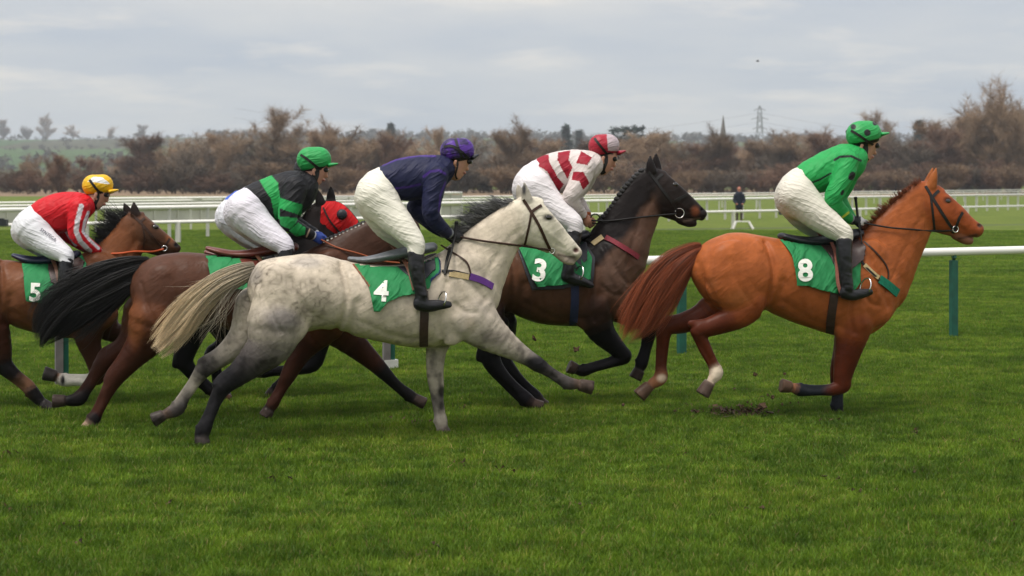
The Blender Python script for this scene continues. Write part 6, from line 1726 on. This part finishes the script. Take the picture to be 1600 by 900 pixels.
for sx in (-1, 1):
    for sy in (-1, 1):
        mb = MB(); mb.tube([(sx * .28, sy * .02, .33), (sx * .45, sy * .22, .0)], .055, 6); mb.build('leg', M['off_white'], r)
M['black_box'] = simple('black box', (0.01, 0.012, 0.016), .5, 10, .2)
for px, lab in ((1224, 'black box on the far rail beside the leading jockey'), (1, 'black box on the far rail at the left edge')):
    d = (CAMH - .72) * FPX / ((352 + (322 - 352) * px / 1600.) - HOR)
    q = at_depth(px, 333 if px > 100 else 349, d - .25); r = empty('box', (q[0], q[1], q[2] - .08)); tag(r, lab, 'box')
    mb = MB(); mb.box((0, 0, .1), (.42, .22, .2)); mb.build('case', M['black_box'], r); mb = MB(); mb.box((0, .0, .22), (.2, .1, .04)); mb.build('lid', M['black_box'], r)

# -- bare trees
def gen_tree(seed, H, spread, nb, ntw, tw=.05, trunk_h=.25, droop=0.0, shrub=False):
    """trunk and limbs (tapered tubes) and a crown of fine twigs"""
    rg = np.random.RandomState(seed); tb = MB(); tw_v = []; tw_f = []
    ends = []
    def limb(p, d, L0, r, lev):
        n = 4; pts = [p]; rr = [r]
        for k in range(n):
            d = d + rg.normal(size=3) * (.16 if lev else .06) + np.array((0, 0, .10 - droop)); d /= np.linalg.norm(d)
            pts.append(pts[-1] + d * L0 / n); rr.append(r * (1 - .62 * (k + 1) / n))
        tb.tube(pts, [q * (1.0 if lev < 2 else .75) for q in rr], 5 if lev < 2 else 3, cap=False)
        if lev >= 3: ends.append((pts, d)); return
        if lev == 2: ends.append((pts, d))
        for k in range(nb[lev]):
            j = rg.randint(1, n + 1); f = rg.rand()
            q = pts[j - 1] + (pts[j] - pts[j - 1]) * f
            a = rg.uniform(0, 6.283); sd_ = np.array((math.cos(a) * spread, math.sin(a) * spread, rg.uniform(.1, .9)))
            dd = d * .55 + sd_; dd /= np.linalg.norm(dd)
            limb(q, dd, L0 * rg.uniform(.5, .75), rr[j] * .7, lev + 1)
    if shrub:
        for k in range(7):
            a = rg.uniform(0, 6.283); limb(np.array((math.cos(a) * .5, math.sin(a) * .5, 0)), np.array((math.cos(a) * .5, math.sin(a) * .5, 1.0)), H * .55, .05, 1)
    else: limb(np.array((0, 0, 0.)), np.array((0, 0, 1.)), H * .52, H * .020, 0)
    for i in range(ntw):
        pts, d = ends[rg.randint(len(ends))]
        j = rg.randint(1, len(pts)); q = pts[j - 1] + (pts[j] - pts[j - 1]) * rg.rand()
        dd = d * .5 + rg.normal(size=3) * .55 + np.array((0, 0, .25 - droop)); dd /= np.linalg.norm(dd)
        L0 = rg.uniform(.05, .12) * H; w = tw * rg.uniform(.5, 1.2)
        s = np.cross(dd, rg.normal(size=3)); s /= np.linalg.norm(s) + 1e-9
        mid = q + dd * L0 * .5 + rg.normal(size=3) * L0 * .06
        k = len(tw_v); tw_v += [q - s * w / 2, q + s * w / 2, mid + s * w * .35, mid - s * w * .35, q + dd * L0 + np.array((0, 0, -droop * L0))]
        tw_f += [(k, k + 1, k + 2), (k, k + 2, k + 3), (k + 3, k + 2, k + 4)]
        e2 = mid + rg.normal(size=3) * L0 * .45 + dd * L0 * .3
        k = len(tw_v); tw_v += [mid - s * w * .3, mid + s * w * .3, e2, e2, e2]; tw_f += [(k, k + 1, k + 2)]
    tm = bpy.data.meshes.new('trunk'); tm.from_pydata(tb.v, [], tb.f); tm.update()
    return tm, np_mesh('crown', np.array(tw_v), np.array(tw_f), smooth=False)
def bark(name, col, var=.35):
    m, t, b = new_mat(name)
    oi = t.nodes.new('ShaderNodeObjectInfo'); mr = t.nodes.new('ShaderNodeMapRange'); mr.inputs['To Min'].default_value = 1 - var; mr.inputs['To Max'].default_value = 1 + var
    t.links.new(oi.outputs['Random'], mr.inputs['Value'])
    tc = t.nodes.new('ShaderNodeTexCoord'); n = t.nodes.new('ShaderNodeTexNoise'); n.inputs['Scale'].default_value = .35; t.links.new(tc.outputs['Object'], n.inputs['Vector'])
    mr2 = t.nodes.new('ShaderNodeMapRange'); mr2.inputs['From Min'].default_value = .3; mr2.inputs['From Max'].default_value = .7; mr2.inputs['To Min'].default_value = .7; mr2.inputs['To Max'].default_value = 1.3; t.links.new(n.outputs['Fac'], mr2.inputs['Value'])
    mu = t.nodes.new('ShaderNodeMath'); mu.operation = 'MULTIPLY'; t.links.new(mr.outputs[0], mu.inputs[0]); t.links.new(mr2.outputs[0], mu.inputs[1])
    sc = t.nodes.new('ShaderNodeVectorMath'); sc.operation = 'SCALE'; sc.inputs[0].default_value = col; t.links.new(mu.outputs[0], sc.inputs['Scale']); t.links.new(sc.outputs[0], b.inputs['Base Color'])
    b.inputs['Roughness'].default_value = .9; b.inputs['Specular IOR Level'].default_value = .1
    return m
M['bark'] = bark('bark', (0.10, 0.072, 0.055)); M['twig_brown'] = bark('brown twigs', (0.205, 0.140, 0.090)); M['twig_red'] = bark('reddish twigs', (0.165, 0.100, 0.070)); M['twig_pale'] = bark('pale twigs', (0.29, 0.205, 0.135), .2); M['twig_grey'] = bark('grey twigs', (0.155, 0.124, 0.096)); M['conifer'] = bark('dark conifer needles', (0.020, 0.032, 0.026))
KINDS = []
for i, (H, sp, nb, ntw, mt, tw) in enumerate([(12, .75, (6, 5, 4), 7500, 'twig_brown', .048), (11, .6, (7, 5, 4), 7500, 'twig_red', .050), (14, .8, (6, 6, 4), 8000, 'twig_pale', .044), (10, .9, (7, 6, 4), 7500, 'twig_grey', .046), (13, .65, (6, 6, 4), 8000, 'twig_pale', .046)]):
    a, c = gen_tree(40 + i, H, sp, nb, ntw, tw); a.materials.append(M['bark']); c.materials.append(M[mt]); KINDS.append((H, a, c))
SHR = []
for i, mt in enumerate(('twig_brown', 'twig_grey', 'twig_red')):
    a, c = gen_tree(70 + i, 5.0, 1.0, (3, 5, 4), 7000, .05, shrub=True); a.materials.append(M['bark']); c.materials.append(M[mt]); SHR.append((5.0, a, c))
rg = np.random.RandomState(77)
def plant(kind, px, ytop, d, label, group, name='bare_tree', wide=1.0, z0=0.0, cat='tree'):
    H0, tm, cm = kind
    H = (HOR - ytop) / FPX * d + CAMH - z0
    o = empty(name, ((px - 800) / FPX * d, d, z0), rg.uniform(0, 6.28)); s = H / (H0 * .97); o.scale = (s * wide, s * wide, s)
    tag(o, label, cat, group)
    obj('trunk', tm, None, o); obj('crown', cm, None, o)
    return o
# trees one can tell apart
SPEC = [(1562, 132, 300, 4, 1.05, 'tall bare tree at the right edge, highest of the tree line'), (1592, 150, 290, 4, 1.0, 'bare tree cut by the right edge of the picture'), (1515, 172, 305, 2, 1.1, 'pale bare tree just left of the tallest tree at the right'), (1372, 176, 330, 2, 1.0, 'pale feathery bare tree directly behind the green cap of the leading jockey'),
        (1428, 192, 300, 3, 1.1, 'dark bare tree right of the leading jockey\'s head'), (425, 170, 310, 2, 1.35, 'wide pale bare tree standing above the hedge over the black and green jockey'), (505, 195, 300, 0, 1.1, 'brown bare tree directly above the green cap of the black and green jockey'), (612, 208, 295, 1, 1.2, 'reddish rounded bare tree left of the navy jockey\'s purple cap'),
        (800, 196, 300, 0, 1.3, 'broad brown bare tree between the purple cap and the halved cap'), (1050, 208, 300, 4, 1.3, 'brown bare tree above the dark brown horse\'s head'), (1120, 206, 300, 0, 1.2, 'brown bare tree left of the pylon'), (1210, 212, 310, 3, 1.1, 'greyish bare tree just right of the pylon'),
        (92, 240, 235, 1, 1.25, 'round dark bare tree by the left edge, over the jockey in red'), (290, 204, 300, 3, 1.2, 'grey bare tree left of the wide pale tree'), (345, 205, 300, 4, 1.1, 'brown bare tree just left of the wide pale tree'), (690, 200, 340, 2, .9, 'thin pale bare tree behind the purple cap'), (1280, 205, 300, 1, 1.2, 'reddish bare tree behind the leading jockey\'s back'), (1470, 196, 300, 1, 1.2, 'reddish bare tree above the chestnut\'s head')]
for (px, yt, d, kd, w, lab) in SPEC: plant(KINDS[kd], px, yt, d, lab, 'bare trees along the far side', wide=w)
# the rest of the tree line, then the undergrowth; each is told apart by the landmark it stands next to
MARKS = [(-99, 'left edge of the picture'), (153, 'yellow cap'), (300, 'grey bare tree'), (425, 'wide pale tree'), (491, 'unspotted green cap'), (612, 'reddish rounded tree'), (715, 'purple cap'), (800, 'broad brown tree'), (944, 'halved red cap'), (1055, 'dark brown horse\'s head'), (1187, 'pylon'), (1350, 'spotted green cap'), (1470, 'chestnut\'s head')]
ORD = ['first', 'second', 'third', 'fourth', 'fifth', 'sixth', 'seventh', 'eighth', 'ninth', 'tenth', 'eleventh', 'twelfth', 'thirteenth', 'fourteenth']
CNT = {}
def which(kind, px, where):
    a = [m for m in MARKS if m[0] <= px][-1][1]; n = CNT.get((kind, a), 0); CNT[(kind, a)] = n + 1
    return '%s %s %s, rightwards from the %s' % (ORD[min(n, 13)], kind, where, a)
x = 230
while x < 1660:
    yt = rg.uniform(208, 226) - (38 if x > 1480 else 0); d = rg.uniform(300, 345)
    plant(KINDS[rg.randint(5)], x, yt, d, which('leafless tree', x, 'of the dense tree line'), 'trees in the dense tree line', wide=rg.uniform(1.5, 2.1)); x += rg.uniform(26, 40)
x = -20
while x < 1640:
    yt = rg.uniform(246, 268) if x > 230 else rg.uniform(262, 280); d = rg.uniform(255, 300)
    plant(SHR[rg.randint(3)], x, yt, d, which('low brown shrub', x, 'at the hedge foot'), 'undergrowth shrubs', 'bare_shrub', rg.uniform(1.2, 1.9), cat='shrub'); x += rg.uniform(17, 30)
x = -10
while x < 250:
    plant(KINDS[rg.randint(5)], x, rg.uniform(240, 262), rg.uniform(300, 420), which('small leafless tree', x, 'below the hill'), 'small trees below the hill', wide=rg.uniform(1.1, 1.6)); x += rg.uniform(16, 34)

# -- land rising behind: hill with fields
def hill_h(X, Y):
    s = np.clip((Y - 650) / 1500.0, 0, 1); s = s * s * (3 - 2 * s)
    ridge = 66 - 9 / (1 + np.exp(-(X + 260) / 90.0)) + 3.5 * np.sin(X / 230.0 + 1)
    back = np.clip((Y - 2300) / 700.0, 0, 1)
    return -1.5 + ridge * s * (1 - .35 * back) + 2.5 * np.sin(X / 140.0 + Y / 210.0) * s
gx = np.linspace(-1300, 1300, 90); gy = np.linspace(500, 3000, 60)
XX, YY = np.meshgrid(gx, gy, indexing='ij'); ZZ = hill_h(XX, YY)
V = np.stack([XX.ravel(), YY.ravel(), ZZ.ravel()], 1); I = np.arange(len(V)).reshape(90, 60)
Q = np.stack([I[:-1, :-1], I[1:, :-1], I[1:, 1:], I[:-1, 1:]], -1).reshape(-1, 4)
m, t, b = new_mat('fields'); M['fields'] = m
geo = t.nodes.new('ShaderNodeNewGeometry')
mp = t.nodes.new('ShaderNodeMapping'); mp.inputs['Scale'].default_value = (1 / 210., 1 / 260., 0); t.links.new(geo.outputs['Position'], mp.inputs['Vector'])
vo = t.nodes.new('ShaderNodeTexVoronoi'); vo.inputs['Scale'].default_value = 1.0; t.links.new(mp.outputs[0], vo.inputs['Vector'])
sx = t.nodes.new('ShaderNodeSeparateColor'); t.links.new(vo.outputs['Color'], sx.inputs[0])
fc = ramp(t, sx.outputs[0], [(.0, (.042, .092, .024)), (.45, (.056, .108, .028)), (.7, (.062, .080, .034)), (1., (.07, .062, .040))])
vd = t.nodes.new('ShaderNodeTexVoronoi'); vd.feature = 'DISTANCE_TO_EDGE'; t.links.new(mp.outputs[0], vd.inputs['Vector'])
ed = ramp(t, vd.outputs['Distance'], [(.0, (.0, .0, .0)), (.05, (1, 1, 1))])
fcol = mixc(t, ed, (.028, .032, .02), fc)
t.links.new(fcol, b.inputs['Base Color']); b.inputs['Roughness'].default_value = .95; b.inputs['Specular IOR Level'].default_value = .1
tag(obj('hill', np_mesh('hill', V, Q), M['fields']), kind='structure')
# far woods on the rising ground: one mass of small crowns
V = []; Fc = []
rw = np.random.RandomState(5)
def crown_lump(c, H, n):
    k = 0
    for i in range(n):
        q = rw.normal(size=3); q /= np.linalg.norm(q); q *= rw.rand() ** .4
        p = c + np.array((q[0] * H * .45, q[1] * H * .45, H * .55 + q[2] * H * .45)); s = H * rw.uniform(.08, .2)
        j = len(V)
        for _ in range(3): V.append(p + rw.normal(size=3) * s * np.array((1, .5, .8)))
        Fc.append((j, j + 1, j + 2))
for i in range(1500):
    px = rw.uniform(-60, 1660); u = rw.rand()
    d = rw.uniform(900, 2250)
    X = (px - 800) / FPX * d
    if px < 320 and u < (.94 if d > 1200 else .45): continue
    z = hill_h(np.array(X), np.array(d)); crown_lump(np.array((X, d, float(z) - 1)), rw.uniform(7, 13), 42)
for i in range(260):          # hedges across the fields on the left
    row = rw.randint(6); d0 = (1000, 1250, 1500, 1750, 2000, 2180)[row]; px = rw.uniform(-40, 330); d = d0 + rw.uniform(-12, 12) + (px - 150) * (-.4, .3, .5, -.3, .2, .1)[row]
    X = (px - 800) / FPX * d; crown_lump(np.array((X, d, float(hill_h(np.array(X), np.array(d))) - .5)), rw.uniform(3, 6.5), 26)
M['far_wood'] = bark('distant winter wood', (0.070, 0.062, 0.050), .0)
tag(obj('far_wood', np_mesh('far_wood', np.array(V), np.array(Fc), smooth=False), M['far_wood']), 'distant winter woods and hedges covering the hillside', 'wood', kind='stuff')
# single trees on the skyline of the hill
for j, (px, yt, lab) in enumerate([(5, 186, 'skyline tree on the hill at the very left edge'), (42, 192, 'small skyline tree on the hill, second from the left edge'), (72, 182, 'tallest skyline tree on the hill, by the left edge'), (114, 196, 'low skyline tree on the hill above the jockey in red'), (172, 198, 'small skyline tree on the hill left of the lone one'), (221, 194, 'lone small skyline tree on the green hill')]):
    d = 2150; X = (px - 800) / FPX * d; plant(KINDS[(j * 2 + 1) % 5], px, yt, d, lab, 'trees on the hill skyline', wide=1.2, z0=float(hill_h(np.array(X), np.array(d))) - 1)
# conifers
def conifer(px, ytop, d, label, flat=False):
    X = (px - 800) / FPX * d; z0 = float(hill_h(np.array(X), np.array(d))) - 1; H = (HOR - ytop) / FPX * d + CAMH - z0
    r = empty('conifer_tree', (X, d, z0)); tag(r, label, 'tree', 'conifers behind the tree line')
    mb = MB(); mb.tube([(0, 0, 0), (0, 0, H * .9)], [H * .03, H * .008], 6); mb.build('trunk', M['bark'], r)
    v = []; f = []; rc = np.random.RandomState(int(px))
    for i in range(900):
        if flat: k = rc.randint(4); zz = (.55, .7, .82, .95)[k] * H + rc.normal() * H * .02; R = (.42, .5, .42, .25)[k] * H * math.sqrt(rc.rand())
        else: q = rc.rand() ** .8; zz = H * (.12 + .88 * q); R = H * .24 * (1 - q) * (0.55 + .45 * rc.rand()) * (.8 + .3 * math.sin(q * 30))
        a = rc.uniform(0, 6.283); p = np.array((R * math.cos(a), R * math.sin(a), zz)); j = len(v)
        for _ in range(3): v.append(p + rc.normal(size=3) * H * .035 * np.array((1, 1, .6)))
        f.append((j, j + 1, j + 2))
    obj('crown', np_mesh('crown', np.array(v), np.array(f), smooth=False), M['conifer'], r)
conifer(885, 197, 700, 'tall pointed dark conifer left of the halved red cap'); conifer(611, 194, 800, 'small pointed dark conifer above the reddish tree'); conifer(980, 198, 620, 'flat-topped dark cedar above the halved red cap\'s peak', True); conifer(905, 206, 820, 'smaller dark conifer right of the tall pointed one'); conifer(1436, 190, 600, 'dark conifer rising behind the trees right of the leading jockey')
# spire, pylon
M['stone'] = simple('dark stone', (0.12, 0.105, 0.095), .9, .5, .2); M['steel'] = simple('galvanised lattice', (0.24, 0.25, 0.26), .6, .5, .1)
d = 620; X = (1130 - 800) / FPX * d; zt = (HOR - 180) / FPX * d + CAMH; z0 = 0
r = empty('church', (X, d, 0)); tag(r, 'distant church with a slim dark spire above the trees', 'church')
mb = MB(); mb.box((0, 0, zt * .28), (4, 4, zt * .56)); mb.build('tower', M['stone'], r)
mb = MB(); mb.tube([(0, 0, zt * .56), (0, 0, zt)], [1.9, .08], 8); mb.build('spire', M['stone'], r)
mb = MB(); mb.box((-9, 0, 4), (14, 7, 8)); mb.build('nave', M['stone'], r)
d = 1000; X = (1187 - 800) / FPX * d; zt = (HOR - 165) / FPX * d + CAMH
zb = float(hill_h(np.array(X), np.array(d)))
r = empty('pylon', (X, d, zb)); tag(r, 'distant lattice electricity pylon with cables above the trees', 'pylon')
H = zt - zb; mb = MB()
lv = [0, .2, .38, .52, .64, .74, .83, .91, 1.0]; wd = [4.2, 3.4, 2.7, 2.2, 1.8, 1.5, 1.3, 1.2, .3]
for sx in (-1, 1):
    for sy in (-1, 1): mb.tube([(sx * w, sy * w, H * q) for q, w in zip(lv, wd)], .22, 4)
for i in range(len(lv) - 1):
    for s in (-1, 1):
        mb.tube([(-wd[i], s * wd[i], H * lv[i]), (wd[i + 1], s * wd[i + 1], H * lv[i + 1])], .12, 4); mb.tube([(wd[i], s * wd[i], H * lv[i]), (-wd[i + 1], s * wd[i + 1], H * lv[i + 1])], .12, 4)
mb.build('lattice_tower', M['steel'], r)
for q, w in ((.66, 4.5), (.80, 5.5), (.93, 3.8)):
    mb = MB(); mb.tube([(-w, 0, H * q), (-1, 0, H * (q + .03)), (1, 0, H * (q + .03)), (w, 0, H * q)], .25, 4); mb.build('cross_arm', M['steel'], r)
    for s in (-1, 1):
        pts = [(s * w * .2 + f * 330, f * 60, H * q - 1.5 - 16 * (1 - (2 * abs(f) - 1) ** 2)) for f in np.linspace(-1, 1, 21)]
        mb = MB(); mb.tube([(p[0], p[1] + s * w, p[2]) for p in pts], .035, 4); mb.build('cable', M['steel'], r)

# -- turf thrown up by the hooves
M['soil'] = simple('damp soil', (0.075, 0.042, 0.022), .95, 25, .5, .8, 30)
def clod(F, px, py, lat, rpx, label, sq=1.0, seed=0):
    p = F.at(px, py, lat); r = F.rad(px, rpx)
    bm = bmesh.new(); bmesh.ops.create_icosphere(bm, subdivisions=2, radius=r)
    rr = np.random.RandomState(seed + int(px * 7 + py))
    for v in bm.verts: v.co *= float(1 + .35 * rr.normal()); v.co.z *= sq
    me = bpy.data.meshes.new('turf_clod'); bm.to_mesh(me); bm.free()
    W = F.O + p[0] * F.ex + p[1] * F.el + np.array((0, 0, p[2]))
    o = obj('turf_clod', me, M['soil'], None, tuple(W)); o.rotation_euler = (rr.rand() * 3, rr.rand() * 3, rr.rand() * 3)
    tag(o, label, 'turf', 'clods of turf thrown up by hooves')
Fc_ = HS['chestnut']['F']; Fb_ = HS['brown']['F']
LB = 'small dark crumb of soil flying behind the chestnut\'s hind hooves'
for (x, y, r) in ((1180, 585, 3), (1208, 620, 3), (1200, 617, 2), (1226, 584, 2), (1222, 632, 2), (1174, 632, 2), (1168, 628, 1.6), (1160, 634, 2.2), (974, 632, 2.4)): clod(Fc_, x, y, -.05, r, LB)
clod(Fc_, 1190, 634, -.05, 6, 'largest clod of torn turf in the air behind the chestnut', .6)
clod(Fb_, 900, 546, -.2, 4.5, 'single dark clod of turf in the air under the dark brown horse', .7)
clod(Fb_, 835, 528, -.2, 4, 'dark scrap of turf in the air over the grey\'s outstretched foreleg', .5)
# divots: torn soil with crumbs where hooves have cut the turf
def divot(px, py, w, dep, label, n=160, seed=1):
    c = gp(px, py); rr = np.random.RandomState(seed); v = []; f = []
    for i in range(n):
        a = rr.normal(size=2) * np.array((w, dep)) * .42; s = rr.uniform(.006, .028); j = len(v)
        base_ = np.array((a[0], a[1], .012 + rr.rand() * .03))
        P = [base_ + rr.normal(size=3) * s * np.array((1, 1, .7)) for _ in range(4)]
        v += P; f += [(j, j + 1, j + 2), (j, j + 1, j + 3), (j + 1, j + 2, j + 3), (j, j + 2, j + 3)]
    tag(obj('divot', np_mesh('divot', np.array(v), np.array(f), smooth=False), M['soil'], None, tuple(c)), label, 'divot', kind='stuff')
divot(1152, 648, .42, .30, 'patch of torn brown soil in the turf behind the chestnut\'s forelegs', 240)
cr = np.random.RandomState(9); v = []; f = []
for i in range(46):
    c = np.array((cr.uniform(-4.2, 4.6), cr.uniform(8.6, 15.5), 0))
    for j in range(cr.randint(3, 16)):
        p = c + np.array((cr.normal() * .06, cr.normal() * .05, .015 + cr.rand() * .025)); s = cr.uniform(.004, .014); k = len(v)
        v += [p + cr.normal(size=3) * s for _ in range(4)]; f += [(k, k + 1, k + 2), (k, k + 1, k + 3), (k + 1, k + 2, k + 3), (k, k + 2, k + 3)]
tag(obj('soil_crumbs', np_mesh('soil_crumbs', np.array(v), np.array(f), smooth=False), M['soil']), 'crumbs of soil scattered over the turf', 'soil', kind='stuff')
# bird
p = at_depth(1184, 96, 90); r = empty('bird', tuple(p)); tag(r, 'tiny dark bird high in the sky above the pylon', 'bird')
M['bird'] = simple('dark feathers', (0.03, 0.03, 0.035), .8, 10, .2)
mb = MB(); mb.tube([(-.11, 0, 0), (-.05, 0, .01), (.04, 0, .01), (.10, 0, 0)], [.008, .03, .03, .006], 6); mb.build('body', M['bird'], r, True)
for s in (-1, 1):
    mb = MB(); mb.v += [(-.05, 0, .01), (.05, 0, .01), (.03, s * .16, .07), (-.04, s * .15, .065), (-.05, s * .3, .03), (-.05, 0, .02), (.05, 0, .02), (.03, s * .16, .08), (-.04, s * .15, .075)]
    mb.f += [(0, 1, 2, 3), (3, 2, 4), (5, 6, 7, 8), (0, 5, 6, 1), (1, 6, 7, 2), (0, 3, 8, 5), (8, 7, 4)]; mb.build('wing', M['bird'], r)

# -- haze between here and the hills
mh = bpy.data.materials.new('air haze'); mh.use_nodes = True; t = mh.node_tree; t.nodes.clear()
ou = t.nodes.new('ShaderNodeOutputMaterial'); pv = t.nodes.new('ShaderNodeVolumePrincipled')
pv.inputs['Color'].default_value = (0.88, 0.94, 1.0, 1); pv.inputs['Density'].default_value = 0.00022; pv.inputs['Anisotropy'].default_value = 0.1
t.links.new(pv.outputs[0], ou.inputs['Volume'])
mb = MB(); mb.box((0, 1400, 58), (7000, 3700, 124)); hz = mb.build('haze', mh); tag(hz, 'pale air haze over the course and hills', 'haze', kind='stuff')
